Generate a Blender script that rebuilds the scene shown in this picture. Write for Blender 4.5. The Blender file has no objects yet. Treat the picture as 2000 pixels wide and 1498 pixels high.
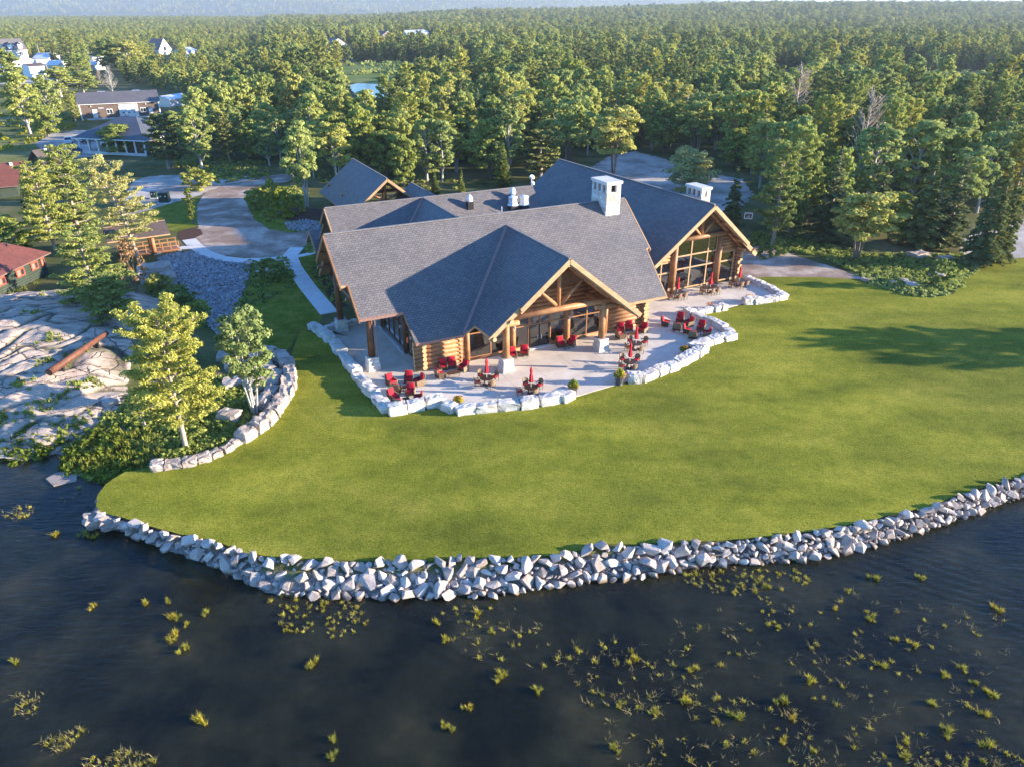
import bpy, bmesh, math, random
import numpy as np
from mathutils import Vector, Matrix, noise

# ------------------------------------------------------------------ camera, world, sun
S = bpy.context.scene
FOC, HORIZON, CX, CY, CAMZ = 1450.0, 22.0, 1000.0, 749.0, 30.0     # calibrated on the 2000 px wide photograph
PITCH = math.atan((CY - HORIZON) / FOC)
cam_data = bpy.data.cameras.new('drone_camera')
cam = bpy.data.objects.new('drone_camera', cam_data)
S.collection.objects.link(cam)
cam.location = (0, 0, CAMZ)
cam.rotation_euler = (math.pi / 2 - PITCH, 0, 0)
cam_data.sensor_width = 36.0
cam_data.lens = 36.0 * FOC / 2000.0
cam_data.clip_start = 0.5
cam_data.clip_end = 30000
S.camera = cam

SUN_EL, SUN_AZ = math.radians(11.5), math.radians(-3.5)     # azimuth of the sun seen from the lawn, from +X
sun_dir = Vector((math.cos(SUN_EL) * math.cos(SUN_AZ), math.cos(SUN_EL) * math.sin(SUN_AZ), math.sin(SUN_EL)))
world = bpy.data.worlds.new('World')
S.world = world
world.use_nodes = True
nt = world.node_tree
nt.nodes.clear()
sky = nt.nodes.new('ShaderNodeTexSky')
sky.sky_type = 'NISHITA'
sky.sun_disc = False
sky.sun_elevation = SUN_EL
sky.sun_rotation = math.pi / 2 - SUN_AZ
sky.air_density = 1.0
sky.dust_density = 0.0
sky.ozone_density = 7.0
bgn = nt.nodes.new('ShaderNodeBackground')
bgn.inputs['Strength'].default_value = 0.15
out = nt.nodes.new('ShaderNodeOutputWorld')
nt.links.new(sky.outputs[0], bgn.inputs[0])
nt.links.new(bgn.outputs[0], out.inputs[0])
sun_data = bpy.data.lights.new('sun', 'SUN')
sun_data.energy = 5.0
sun_data.angle = math.radians(0.5)
sun_data.color = (1.0, 0.86, 0.68)
sun = bpy.data.objects.new('sun', sun_data)
S.collection.objects.link(sun)
sun.rotation_euler = sun_dir.to_track_quat('Z', 'Y').to_euler()
sun.location = (120, 0, 80)
S.view_settings.view_transform = 'Standard'
S.view_settings.look = 'None'
S.view_settings.gamma = 1.0
S.view_settings.exposure = 1.9
S.view_settings.use_curve_mapping = False
S.cycles.transparent_max_bounces = 16

rnd = random.Random(11)
nrng = np.random.default_rng(5)
COL = S.collection

# ------------------------------------------------------------------ pixel -> place helpers
FW = Vector((0, math.cos(PITCH), -math.sin(PITCH)))
UP = Vector((0, math.sin(PITCH), math.cos(PITCH)))
RT = Vector((1, 0, 0))
CAM = Vector((0, 0, CAMZ))
def ray(x, y): return FW + RT * ((x - CX) / FOC) - UP * ((y - CY) / FOC)
def at(x, y, z=0.0):
    d = ray(x, y); return CAM + d * ((z - CAMZ) / d.z)
def proj(p):
    q = Vector(p) - CAM; w = q.dot(FW)
    return CX + FOC * q.dot(RT) / w, CY - FOC * q.dot(UP) / w
def depth(p): return (Vector(p) - CAM).dot(FW)
LO = Vector((-8.867, 62.281, 0)); LANG = math.radians(26.586)    # lodge corner and heading
LU = Vector((math.cos(LANG), math.sin(LANG), 0)); LV = Vector((-math.sin(LANG), math.cos(LANG), 0))
def W(u, v, z=0.0): return LO + LU * u + LV * v + Vector((0, 0, z))
def onv(x, y, v):
    d = ray(x, y); p0 = LO + LV * v; t = (p0 - CAM).dot(LV) / d.dot(LV)
    q = CAM + d * t - LO; return q.dot(LU), q.z
WATER = -1.0
GZ = -0.06
# ------------------------------------------------------------------ tagging and linking
def tag(o, label=None, cat=None, group=None, kind=None):
    if label: o['label'] = label
    if cat: o['category'] = cat
    if group: o['group'] = group
    if kind: o['kind'] = kind
    return o
def empty(name, loc, rz=0.0, **k):
    o = bpy.data.objects.new(name, None); COL.objects.link(o)
    o.location = loc; o.rotation_euler = (0, 0, rz); o.empty_display_size = 0.3
    return tag(o, **k)
def link(name, me, parent=None, loc=None, rot=None, scale=None, **k):
    o = bpy.data.objects.new(name, me); COL.objects.link(o)
    if parent is not None: o.parent = parent
    if loc is not None: o.location = loc
    if rot is not None: o.rotation_euler = rot
    if scale is not None: o.scale = scale
    return tag(o, **k)
def copy_tree(o, parent=None):
    c = o.copy(); COL.objects.link(c)
    if parent is not None: c.parent = parent
    for ch in list(o.children): copy_tree(ch, c)
    return c

class MB:
    """collects faces, builds one mesh"""
    def __init__(s): s.v = []; s.f = []; s.m = []; s.uv = {}
    def add(s, vs, fs, mi=0):
        b = len(s.v); s.v += [tuple(p) for p in vs]
        for f in fs: s.f.append(tuple(b + i for i in f)); s.m.append(mi)
        return s
    def box(s, c, d, rz=0.0, mi=0, M=None):
        hx, hy, hz = d[0] / 2, d[1] / 2, d[2] / 2
        vs = [Vector((x * hx, y * hy, z * hz)) for x in (-1, 1) for y in (-1, 1) for z in (-1, 1)]
        R = M if M is not None else Matrix.Rotation(rz, 3, 'Z')
        vs = [R @ p + Vector(c) for p in vs]
        return s.add(vs, [(0, 1, 3, 2), (4, 6, 7, 5), (0, 4, 5, 1), (2, 3, 7, 6), (0, 2, 6, 4), (1, 5, 7, 3)], mi)
    def beam(s, a, b, w, h, mi=0, up=Vector((0, 0, 1))):
        a, b = Vector(a), Vector(b); d = (b - a); L = d.length
        if L < 1e-6: return s
        x = d.normalized(); y = up.cross(x)
        if y.length < 1e-4: y = Vector((0, 1, 0))
        y.normalize(); z = x.cross(y)
        R = Matrix((x, y, z)).transposed()
        return s.box((a + b) / 2, (L, w, h), M=R, mi=mi)
    def tube(s, pts, rs, n=8, mi=0, caps=True, capmi=None):
        pts = [Vector(p) for p in pts]; base = len(s.v)
        for i, p in enumerate(pts):
            d = (pts[min(i + 1, len(pts) - 1)] - pts[max(i - 1, 0)])
            d = d.normalized() if d.length > 1e-9 else Vector((0, 0, 1))
            a = Vector((0, 0, 1)).cross(d)
            if a.length < 0.05: a = Vector((1, 0, 0)).cross(d)
            a.normalize(); b = d.cross(a)
            for k in range(n):
                t = 2 * math.pi * k / n
                s.v.append(tuple(p + (a * math.cos(t) + b * math.sin(t)) * rs[i]))
        for i in range(len(pts) - 1):
            for k in range(n):
                k2 = (k + 1) % n
                s.f.append((base + i * n + k, base + i * n + k2, base + (i + 1) * n + k2, base + (i + 1) * n + k)); s.m.append(mi)
        if caps:
            cm = mi if capmi is None else capmi
            s.f.append(tuple(base + k for k in reversed(range(n)))); s.m.append(cm)
            e = base + (len(pts) - 1) * n
            s.f.append(tuple(e + k for k in range(n))); s.m.append(cm)
        return s
    def log(s, a, b, r, r2=None, n=10, mi=0, capmi=1):
        return s.tube([a, b], [r, r if r2 is None else r2], n, mi, True, capmi)
    def prism(s, poly, z0, z1, mi=0):
        n = len(poly)
        vs = [(p[0], p[1], z0) for p in poly] + [(p[0], p[1], z1) for p in poly]
        fs = [tuple(reversed(range(n))), tuple(range(n, 2 * n))] + [(i, (i + 1) % n, n + (i + 1) % n, n + i) for i in range(n)]
        return s.add(vs, fs, mi)
    def slab(s, poly3, t, mi=0, smi=None):
        """polygon in space with thickness t downwards"""
        n = len(poly3); top = [Vector(p) for p in poly3]; bot = [p - Vector((0, 0, t)) for p in top]
        b = len(s.v); s.v += [tuple(p) for p in top + bot]
        s.f.append(tuple(b + i for i in range(n))); s.m.append(mi)
        e = mi if smi is None else smi
        s.f.append(tuple(b + n + i for i in reversed(range(n)))); s.m.append(e)
        for i in range(n):
            j = (i + 1) % n; s.f.append((b + i, b + n + i, b + n + j, b + j)); s.m.append(e)
        return s
    def mesh(s, name, mats, smooth=False):
        me = bpy.data.meshes.new(name)
        me.from_pydata(s.v, [], s.f)
        for m in (mats if isinstance(mats, (list, tuple)) else [mats]): me.materials.append(m)
        me.polygons.foreach_set('material_index', s.m)
        if smooth: me.polygons.foreach_set('use_smooth', [True] * len(me.polygons))
        me.update()
        return me
    def build(s, name, mats, parent=None, smooth=False, fix=True, **k):
        me = s.mesh(name, mats, smooth)
        if fix:
            bm = bmesh.new(); bm.from_mesh(me); bmesh.ops.recalc_face_normals(bm, faces=bm.faces); bm.to_mesh(me); bm.free()
        return link(name, me, parent, **k)

# ------------------------------------------------------------------ materials
def newmat(name):
    m = bpy.data.materials.new(name); m.use_nodes = True
    n = m.node_tree.nodes; n.clear()
    o = n.new('ShaderNodeOutputMaterial'); b = n.new('ShaderNodeBsdfPrincipled')
    m.node_tree.links.new(b.outputs[0], o.inputs[0])
    b.inputs['Specular IOR Level'].default_value = 0.3
    return m, n, m.node_tree.links, b, o
def ramp(n, stops):
    r = n.new('ShaderNodeValToRGB'); e = r.color_ramp.elements
    while len(e) < len(stops): e.new(0.5)
    for i, (p, c) in enumerate(stops):
        e[i].position = p; e[i].color = (c[0], c[1], c[2], 1)
    return r
def tex(n, l, scale, detail=4, rough=0.55, coord='Object', stretch=None, dist=0.0):
    tc = n.new('ShaderNodeTexCoord'); t = n.new('ShaderNodeTexNoise')
    t.inputs['Scale'].default_value = scale; t.inputs['Detail'].default_value = detail
    t.inputs['Roughness'].default_value = rough; t.inputs['Distortion'].default_value = dist
    if stretch:
        mp = n.new('ShaderNodeMapping'); mp.inputs['Scale'].default_value = stretch
        l.new(tc.outputs[coord], mp.inputs[0]); l.new(mp.outputs[0], t.inputs[0])
    else: l.new(tc.outputs[coord], t.inputs[0])
    return t
def mixc(n, l, fac, a, b, mode='MIX'):
    m = n.new('ShaderNodeMix'); m.data_type = 'RGBA'; m.blend_type = mode
    for sock, v in ((0, fac), (6, a), (7, b)):
        if hasattr(v, 'is_linked') or hasattr(v, 'links'): l.new(v, m.inputs[sock])
        elif sock == 0: m.inputs[0].default_value = v
        else: m.inputs[sock].default_value = (v[0], v[1], v[2], 1)
    return m.outputs[2]
def bump(n, l, b, h, strength=0.4, dist=0.05):
    bp = n.new('ShaderNodeBump'); bp.inputs['Strength'].default_value = strength; bp.inputs['Distance'].default_value = dist
    l.new(h, bp.inputs['Height']); l.new(bp.outputs[0], b.inputs['Normal'])
def simple(name, stops, scale=3.0, detail=5, rough=0.8, bstr=0.3, bdist=0.03, fine=None, coord='Object', stretch=None, metal=0.0, spec=0.3, rand=0.0, bscale=None):
    m, n, l, b, o = newmat(name)
    t = tex(n, l, scale, detail, 0.6, coord, stretch)
    r = ramp(n, stops); l.new(t.outputs[0], r.inputs[0]); c = r.outputs[0]
    if fine:
        t2 = tex(n, l, fine[0], 3, 0.7, coord, stretch)
        r2 = ramp(n, [(0.3, (1 - fine[1],) * 3), (0.7, (1 + fine[1],) * 3)]); l.new(t2.outputs[0], r2.inputs[0])
        c = mixc(n, l, 1.0, c, r2.outputs[0], 'MULTIPLY')
    if rand:
        oi = n.new('ShaderNodeObjectInfo'); r3 = ramp(n, [(0, (1 - rand,) * 3), (1, (1 + rand,) * 3)]); l.new(oi.outputs['Random'], r3.inputs[0])
        c = mixc(n, l, 1.0, c, r3.outputs[0], 'MULTIPLY')
    l.new(c, b.inputs['Base Color'])
    b.inputs['Roughness'].default_value = rough; b.inputs['Metallic'].default_value = metal
    b.inputs['Specular IOR Level'].default_value = spec
    if bstr:
        tb = t if bscale is None else tex(n, l, bscale, 5, 0.65, coord, stretch)
        bump(n, l, b, tb.outputs[0], bstr, bdist)
    return m
def leafmat(name, dark, light, trans=0.42, hue=0.0):
    m, n, l, b, o = newmat(name)
    n.remove(b)
    tc = n.new('ShaderNodeTexCoord'); t = n.new('ShaderNodeTexNoise'); t.inputs['Scale'].default_value = 1.3; t.inputs['Detail'].default_value = 3
    l.new(tc.outputs['Object'], t.inputs[0])
    wn = n.new('ShaderNodeTexWhiteNoise'); wn.noise_dimensions = '3D'
    vm = n.new('ShaderNodeVectorMath'); vm.operation = 'SNAP'; vm.inputs[1].default_value = (0.4, 0.4, 0.4)
    l.new(tc.outputs['Object'], vm.inputs[0]); l.new(vm.outputs[0], wn.inputs[0])
    ma = n.new('ShaderNodeMath'); ma.operation = 'MULTIPLY_ADD'; ma.inputs[1].default_value = 0.45
    l.new(wn.outputs['Value'], ma.inputs[0])
    mb = n.new('ShaderNodeMath'); mb.operation = 'MULTIPLY'; mb.inputs[1].default_value = 0.6
    l.new(t.outputs[0], mb.inputs[0]); l.new(mb.outputs[0], ma.inputs[2])
    r = ramp(n, [(0.2, dark), (0.75, light)]); l.new(ma.outputs[0], r.inputs[0])
    oi = n.new('ShaderNodeObjectInfo')
    rr = ramp(n, [(0.0, (0.62, 0.72, 0.75)), (0.35, (0.95, 1.0, 0.9)), (0.7, (1.15, 1.1, 0.8)), (1.0, (1.3, 1.12, 0.9))]); l.new(oi.outputs['Random'], rr.inputs[0])
    c = mixc(n, l, 0.8, r.outputs[0], rr.outputs[0], 'MULTIPLY')
    d = n.new('ShaderNodeBsdfDiffuse'); tr = n.new('ShaderNodeBsdfTranslucent'); mx = n.new('ShaderNodeMixShader')
    mx.inputs[0].default_value = trans
    l.new(c, d.inputs[0]); l.new(c, tr.inputs[0]); l.new(d.outputs[0], mx.inputs[1]); l.new(tr.outputs[0], mx.inputs[2])
    l.new(mx.outputs[0], o.inputs[0])
    return m

def shingle(name, c1, c2, mortar, lichen=0.0):
    m, n, l, b, o = newmat(name)
    uv = n.new('ShaderNodeUVMap'); br = n.new('ShaderNodeTexBrick')
    br.inputs['Scale'].default_value = 1.0; br.inputs['Brick Width'].default_value = 0.42; br.inputs['Row Height'].default_value = 0.24
    br.inputs['Mortar Size'].default_value = 0.022; br.inputs['Bias'].default_value = 0.0; br.inputs['Mortar Smooth'].default_value = 0.2
    br.inputs['Color1'].default_value = (*c1, 1); br.inputs['Color2'].default_value = (*c2, 1); br.inputs['Mortar'].default_value = (*mortar, 1)
    l.new(uv.outputs[0], br.inputs[0])
    t = tex(n, l, 0.35, 4); r = ramp(n, [(0.3, (0.86, 0.86, 0.88)), (0.7, (1.1, 1.08, 1.05))]); l.new(t.outputs[0], r.inputs[0])
    t2 = tex(n, l, 9.0, 2); r2 = ramp(n, [(0.3, (0.8,) * 3), (0.7, (1.2,) * 3)]); l.new(t2.outputs[0], r2.inputs[0])
    c = mixc(n, l, 1.0, br.outputs[0], r.outputs[0], 'MULTIPLY'); c = mixc(n, l, 1.0, c, r2.outputs[0], 'MULTIPLY')
    l.new(c, b.inputs['Base Color']); b.inputs['Roughness'].default_value = 0.6; b.inputs['Specular IOR Level'].default_value = 0.5
    bump(n, l, b, br.outputs['Fac'], -0.5, 0.03)
    return m
def glassmat(name, tint=(0.5, 0.52, 0.5), refl=1.0):
    m, n, l, b, o = newmat(name); n.remove(b)
    fr = n.new('ShaderNodeFresnel'); fr.inputs[0].default_value = 1.52
    tb = n.new('ShaderNodeTexCoord'); tn = n.new('ShaderNodeTexNoise'); tn.inputs['Scale'].default_value = 0.6; l.new(tb.outputs['Object'], tn.inputs[0])
    bp = n.new('ShaderNodeBump'); bp.inputs['Strength'].default_value = 0.08; bp.inputs['Distance'].default_value = 0.05; l.new(tn.outputs[0], bp.inputs['Height'])
    ad = n.new('ShaderNodeMath'); ad.operation = 'MULTIPLY_ADD'; ad.inputs[1].default_value = 2.0; ad.inputs[2].default_value = 0.10; l.new(fr.outputs[0], ad.inputs[0])
    tr = n.new('ShaderNodeBsdfTransparent'); tr.inputs[0].default_value = (*tint, 1)
    g = n.new('ShaderNodeBsdfGlossy'); g.inputs['Roughness'].default_value = 0.03; l.new(bp.outputs[0], g.inputs['Normal'])
    mx = n.new('ShaderNodeMixShader'); l.new(ad.outputs[0], mx.inputs[0]); l.new(tr.outputs[0], mx.inputs[1]); l.new(g.outputs[0], mx.inputs[2])
    l.new(mx.outputs[0], o.inputs[0]); return m

M_shingle = shingle('roof_shingle', (0.175, 0.158, 0.152), (0.125, 0.114, 0.112), (0.055, 0.05, 0.05))
M_shingle_red = shingle('red_shingle', (0.17, 0.06, 0.042), (0.12, 0.045, 0.033), (0.12, 0.03, 0.02))
M_shingle_brown = shingle('brown_shingle', (0.13, 0.095, 0.08), (0.10, 0.075, 0.065), (0.05, 0.035, 0.03))
M_log = simple('honey_log', [(0.25, (0.19, 0.08, 0.03)), (0.5, (0.34, 0.165, 0.07)), (0.8, (0.45, 0.255, 0.12))], 1.1, 6, 0.5, 0.25, 0.02, fine=(14, 0.18), rand=0.15)
M_log_dark = simple('shaded_brown_log', [(0.3, (0.11, 0.045, 0.02)), (0.7, (0.2, 0.085, 0.035))], 1.5, 5, 0.5, 0.25, 0.02, fine=(14, 0.15), rand=0.12)  # darker brown than the honey log; shade of the left side painted in
M_logend = simple('sawn_log_end', [(0.3, (0.46, 0.29, 0.13)), (0.7, (0.58, 0.39, 0.2))], 9, 4, 0.7, 0.1, 0.01)
M_trim = simple('cedar_trim_board', [(0.3, (0.36, 0.21, 0.105)), (0.7, (0.48, 0.31, 0.17))], 2.0, 4, 0.6, 0.1, 0.01, fine=(20, 0.1))
M_frame = simple('window_timber', [(0.3, (0.27, 0.12, 0.05)), (0.7, (0.36, 0.18, 0.08))], 3, 4, 0.5, 0.1, 0.01)
M_shake = simple('cedar_shake_wall', [(0.3, (0.16, 0.09, 0.045)), (0.7, (0.28, 0.17, 0.09))], 7, 5, 0.8, 0.5, 0.03, stretch=(1, 1, 0.35))
M_copper = simple('copper_flashing', [(0.3, (0.30, 0.16, 0.13)), (0.7, (0.42, 0.26, 0.22))], 6, 4, 0.35, 0.1, 0.01, metal=0.4)
M_bluemetal = simple('dark_metal', [(0.3, (0.02, 0.02, 0.022)), (0.7, (0.04, 0.04, 0.042))], 3, 3, 0.4, 0.0)
M_white = simple('white_paint', [(0.3, (0.68, 0.68, 0.66)), (0.7, (0.8, 0.8, 0.78))], 2, 4, 0.5, 0.05, 0.01)
M_galv = simple('galvanised_metal', [(0.3, (0.55, 0.56, 0.58)), (0.7, (0.75, 0.76, 0.78))], 4, 4, 0.35, 0.05, 0.01, metal=0.5)
M_glass = glassmat('window_glass')
M_wicker = simple('brown_wicker', [(0.35, (0.045, 0.024, 0.014)), (0.65, (0.13, 0.075, 0.042))], 28, 3, 0.7, 0.6, 0.01)
M_wicker_tan = simple('tan_wicker', [(0.35, (0.17, 0.11, 0.06)), (0.65, (0.32, 0.22, 0.13))], 28, 3, 0.7, 0.6, 0.01)
M_cushion = simple('red_cushion', [(0.3, (0.42, 0.006, 0.02)), (0.7, (0.55, 0.014, 0.035))], 5, 4, 0.8, 0.2, 0.02)
M_table = simple('dark_table', [(0.3, (0.035, 0.018, 0.012)), (0.7, (0.075, 0.04, 0.026))], 6, 4, 0.35, 0.1, 0.01)
M_red = simple('red_canvas', [(0.3, (0.45, 0.008, 0.015)), (0.7, (0.58, 0.015, 0.03))], 6, 4, 0.7, 0.3, 0.02)
M_barkbirch = simple('pale_bark', [(0.3, (0.28, 0.25, 0.21)), (0.7, (0.55, 0.52, 0.46))], 6, 4, 0.8, 0.3, 0.02, stretch=(1, 1, 2.5))
M_bark = simple('grey_brown_bark', [(0.3, (0.11, 0.085, 0.065)), (0.7, (0.24, 0.2, 0.165))], 5, 5, 0.9, 0.6, 0.04, stretch=(1, 1, 0.25))
M_barkpine = simple('pale_pine_bark', [(0.3, (0.26, 0.2, 0.15)), (0.7, (0.45, 0.38, 0.3))], 5, 5, 0.9, 0.6, 0.04, stretch=(1, 1, 0.3))
M_leaf_light = leafmat('fresh_leaf', (0.18, 0.225, 0.07), (0.50, 0.52, 0.18))
M_leaf_mid = leafmat('mid_leaf', (0.13, 0.175, 0.05), (0.39, 0.43, 0.13))
M_leaf_lime = leafmat('lime_leaf', (0.11, 0.15, 0.02), (0.34, 0.36, 0.055))
M_needle = leafmat('dark_needle', (0.08, 0.11, 0.045), (0.28, 0.31, 0.11), 0.15)
M_needle_pine = leafmat('pine_needle', (0.20, 0.24, 0.06), (0.50, 0.50, 0.15), 0.3)
M_needle_pale = leafmat('pale_pine_needle', (0.30, 0.28, 0.10), (0.58, 0.54, 0.24), 0.3)
M_needle_grey = leafmat('grey_green_needle', (0.11, 0.125, 0.065), (0.29, 0.31, 0.13), 0.2)
M_leaf_rust = leafmat('rusty_dead_leaf', (0.16, 0.09, 0.04), (0.34, 0.22, 0.12), 0.2)
M_reed = leafmat('reed_blade', (0.24, 0.22, 0.03), (0.5, 0.46, 0.09), 0.3)
M_reed_dry = leafmat('dry_reed_blade', (0.20, 0.16, 0.06), (0.42, 0.34, 0.16), 0.2)
M_flower = simple('orange_flower', [(0.45, (0.6, 0.35, 0.02)), (0.55, (0.6, 0.06, 0.02))], 12, 2, 0.8, 0.0)
M_pot = simple('dark_urn', [(0.3, (0.05, 0.05, 0.055)), (0.7, (0.10, 0.10, 0.11))], 6, 3, 0.5, 0.1, 0.01)

def rockmat(name, stops, scale=1.2, fine=0.2, rand=0.18, lichen=None, bstr=0.6, wet=False):
    m, n, l, b, o = newmat(name)
    tc = n.new('ShaderNodeTexCoord'); oi = n.new('ShaderNodeObjectInfo')
    va = n.new('ShaderNodeVectorMath'); va.operation = 'MULTIPLY_ADD'; va.inputs[1].default_value = (1, 1, 1)
    vs = n.new('ShaderNodeVectorMath'); vs.operation = 'SCALE'; vs.inputs[3].default_value = 13.0
    cv = n.new('ShaderNodeCombineXYZ'); l.new(oi.outputs['Random'], cv.inputs[0]); l.new(oi.outputs['Random'], cv.inputs[1]); l.new(cv.outputs[0], vs.inputs[0])
    l.new(tc.outputs['Object'], va.inputs[0]); l.new(vs.outputs[0], va.inputs[2])
    def nz(sc, det):
        t = n.new('ShaderNodeTexNoise'); t.inputs['Scale'].default_value = sc; t.inputs['Detail'].default_value = det; t.inputs['Roughness'].default_value = 0.65
        l.new(va.outputs[0], t.inputs[0]); return t
    t = nz(scale, 5); r = ramp(n, stops); l.new(t.outputs[0], r.inputs[0]); c = r.outputs[0]
    t2 = nz(scale * 9, 4); r2 = ramp(n, [(0.3, (1 - fine,) * 3), (0.7, (1 + fine,) * 3)]); l.new(t2.outputs[0], r2.inputs[0])
    c = mixc(n, l, 1.0, c, r2.outputs[0], 'MULTIPLY')
    r3 = ramp(n, [(0, (1 - rand, 1 - rand * 1.1, 1 - rand * 1.1)), (0.5, (1.0, 1.0, 1.0)), (1, (1 + rand * 0.8,) * 3)]); l.new(oi.outputs['Random'], r3.inputs[0])
    c = mixc(n, l, 1.0, c, r3.outputs[0], 'MULTIPLY')
    if wet:      # damp, algae-stained foot of the stones just above the lake level
        gp = n.new('ShaderNodeNewGeometry'); sz = n.new('ShaderNodeSeparateXYZ'); l.new(gp.outputs['Position'], sz.inputs[0])
        wn_ = nz(1.5, 3); wa_ = n.new('ShaderNodeMath'); wa_.operation = 'MULTIPLY_ADD'; wa_.inputs[1].default_value = -0.35; l.new(wn_.outputs[0], wa_.inputs[0]); l.new(sz.outputs[2], wa_.inputs[2])
        wr = n.new('ShaderNodeMapRange'); wr.inputs[1].default_value = -1.08; wr.inputs[2].default_value = -0.92; l.new(wa_.outputs[0], wr.inputs[0])
        wc = mixc(n, l, 1.0, c, (0.36, 0.30, 0.22), 'MULTIPLY'); c = mixc(n, l, wr.outputs[0], wc, c)
    l.new(c, b.inputs['Base Color']); b.inputs['Roughness'].default_value = 0.9
    bump(n, l, b, t2.outputs[0], bstr, 0.05)
    return m
M_rock = rockmat('broken_granite', [(0.3, (0.32, 0.26, 0.215)), (0.5, (0.47, 0.405, 0.35)), (0.72, (0.60, 0.53, 0.465))], rand=0.26, wet=True)
M_rock_pink = rockmat('pink_granite', [(0.3, (0.26, 0.20, 0.165)), (0.5, (0.42, 0.345, 0.29)), (0.72, (0.50, 0.435, 0.38))])
M_block = rockmat('white_limestone_block', [(0.32, (0.36, 0.31, 0.26)), (0.48, (0.60, 0.555, 0.49)), (0.7, (0.73, 0.685, 0.62))], 1.6, 0.18, 0.08)
M_rock_wet = rockmat('submerged_rust_stone', [(0.3, (0.30, 0.13, 0.07)), (0.7, (0.6, 0.32, 0.18))])
M_cobble = rockmat('bluish_cobble', [(0.3, (0.17, 0.165, 0.17)), (0.5, (0.36, 0.35, 0.355)), (0.72, (0.55, 0.535, 0.53))], 2.2, 0.3, 0.0)
M_pedestal = rockmat('pale_fieldstone', [(0.35, (0.40, 0.35, 0.29)), (0.5, (0.56, 0.53, 0.48)), (0.7, (0.66, 0.64, 0.6))], 3.0, 0.2, 0.05)

# ------------------------------------------------------------------ terrain
shore_px = [(-500, 1010), (-150, 935), (0, 908), (60, 898), (100, 893), (118, 905), (150, 925), (190, 925), (205, 940), (190, 965), (184, 1000), (178, 1022),
            (230, 1034), (290, 1058), (380, 1092), (430, 1110), (520, 1155), (600, 1166), (700, 1168), (800, 1170), (880, 1165), (960, 1165), (1040, 1152),
            (1150, 1138), (1250, 1128), (1350, 1112), (1440, 1102), (1540, 1098), (1610, 1090), (1700, 1068), (1800, 1040), (1900, 1005), (2000, 970), (2400, 850), (3000, 720)]
shore = [at(x, y, WATER) for x, y in shore_px]
land_poly = [(p.x, p.y) for p in shore] + [(9000, shore[-1].y), (9000, 30000), (-9000, 30000), (-9000, shore[0].y)]
def inside_np(X, Y, poly):
    r = np.zeros(X.shape, bool); n = len(poly)
    for i in range(n):
        x1, y1 = poly[i]; x2, y2 = poly[(i + 1) % n]
        if y1 == y2: continue
        c = ((y1 > Y) != (y2 > Y)) & (X < (x2 - x1) * (Y - y1) / (y2 - y1) + x1)
        r ^= c
    return r
def inside(x, y, poly):
    return bool(inside_np(np.array([x]), np.array([y]), poly)[0])
def dist_np(X, Y, pts):
    D = np.full(X.shape, 1e9)
    for a, b in zip(pts[:-1], pts[1:]):
        dx, dy = b.x - a.x, b.y - a.y; L = dx * dx + dy * dy
        t = np.clip(((X - a.x) * dx + (Y - a.y) * dy) / L, 0, 1)
        D = np.minimum(D, np.hypot(X - a.x - t * dx, Y - a.y - t * dy))
    return D
def sst(a, b, x):
    t = np.clip((x - a) / (b - a), 0, 1); return t * t * (3 - 2 * t)
def height_np(X, Y):
    X = np.asarray(X, float); Y = np.asarray(Y, float)
    d = dist_np(X, Y, shore); ins = inside_np(X, Y, land_poly)
    sd = np.where(ins, d, -d)
    L = np.where((X < -26) & (Y > 43.5), 6.5, np.where(X < -12, 0.8, 1.7))
    z = np.where(sd < 0, np.maximum(-3.0, -1.1 + sd * 0.4), -1.1 + (1.1 + GZ) * np.clip(sd / L, 0, 1))
    e = ((X + 50) / 17.5) ** 2 + ((Y - 67) / 16.5) ** 2
    z += np.where(sd > 0, 2.3 * np.clip(1 - e, 0, 1) ** 0.9, 0)
    Ys = np.maximum(Y, 1.0)
    px = 1000 + 1622 * X / Ys
    mid = 5 + 19 * sst(650, 1000, px) + 18 * sst(1000, 1550, px)
    z += mid * sst(900, 2500, Y) * (1 - sst(3000, 4300, Y))
    far = 185 - 75 * sst(950, 1350, px) - 25 * sst(1350, 1600, px)
    far = far * (1 + 0.10 * np.sin(px / 97.0 + 1.3) + 0.05 * np.sin(px / 41.0))
    rel = 1 + 0.22 * np.sin(X / 310.0 + Y / 190.0) + 0.16 * np.sin(X / 127.0 - Y / 233.0 + 1.7) + 0.10 * np.sin(X / 61.0 + Y / 83.0 + 0.4)
    z += far * sst(5400, 7700, Y) ** 0.8 * np.where(Y < 7300, rel, 1.0 + (rel - 1) * 0.3)
    z += np.where((Y > 4300) & (Y < 5550), -9.0, 0) * sst(4300, 4700, Y) * (1 - sst(5350, 5550, Y))
    return z
def gh(x, y): return float(height_np(np.array([x]), np.array([y]))[0])
def atg(x, y, it=16):
    z = 0.0
    for _ in range(it):
        p = at(x, y, z); z = 0.5 * z + 0.5 * gh(p.x, p.y)
    p = at(x, y, z); p.z = gh(p.x, p.y); return p

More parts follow.
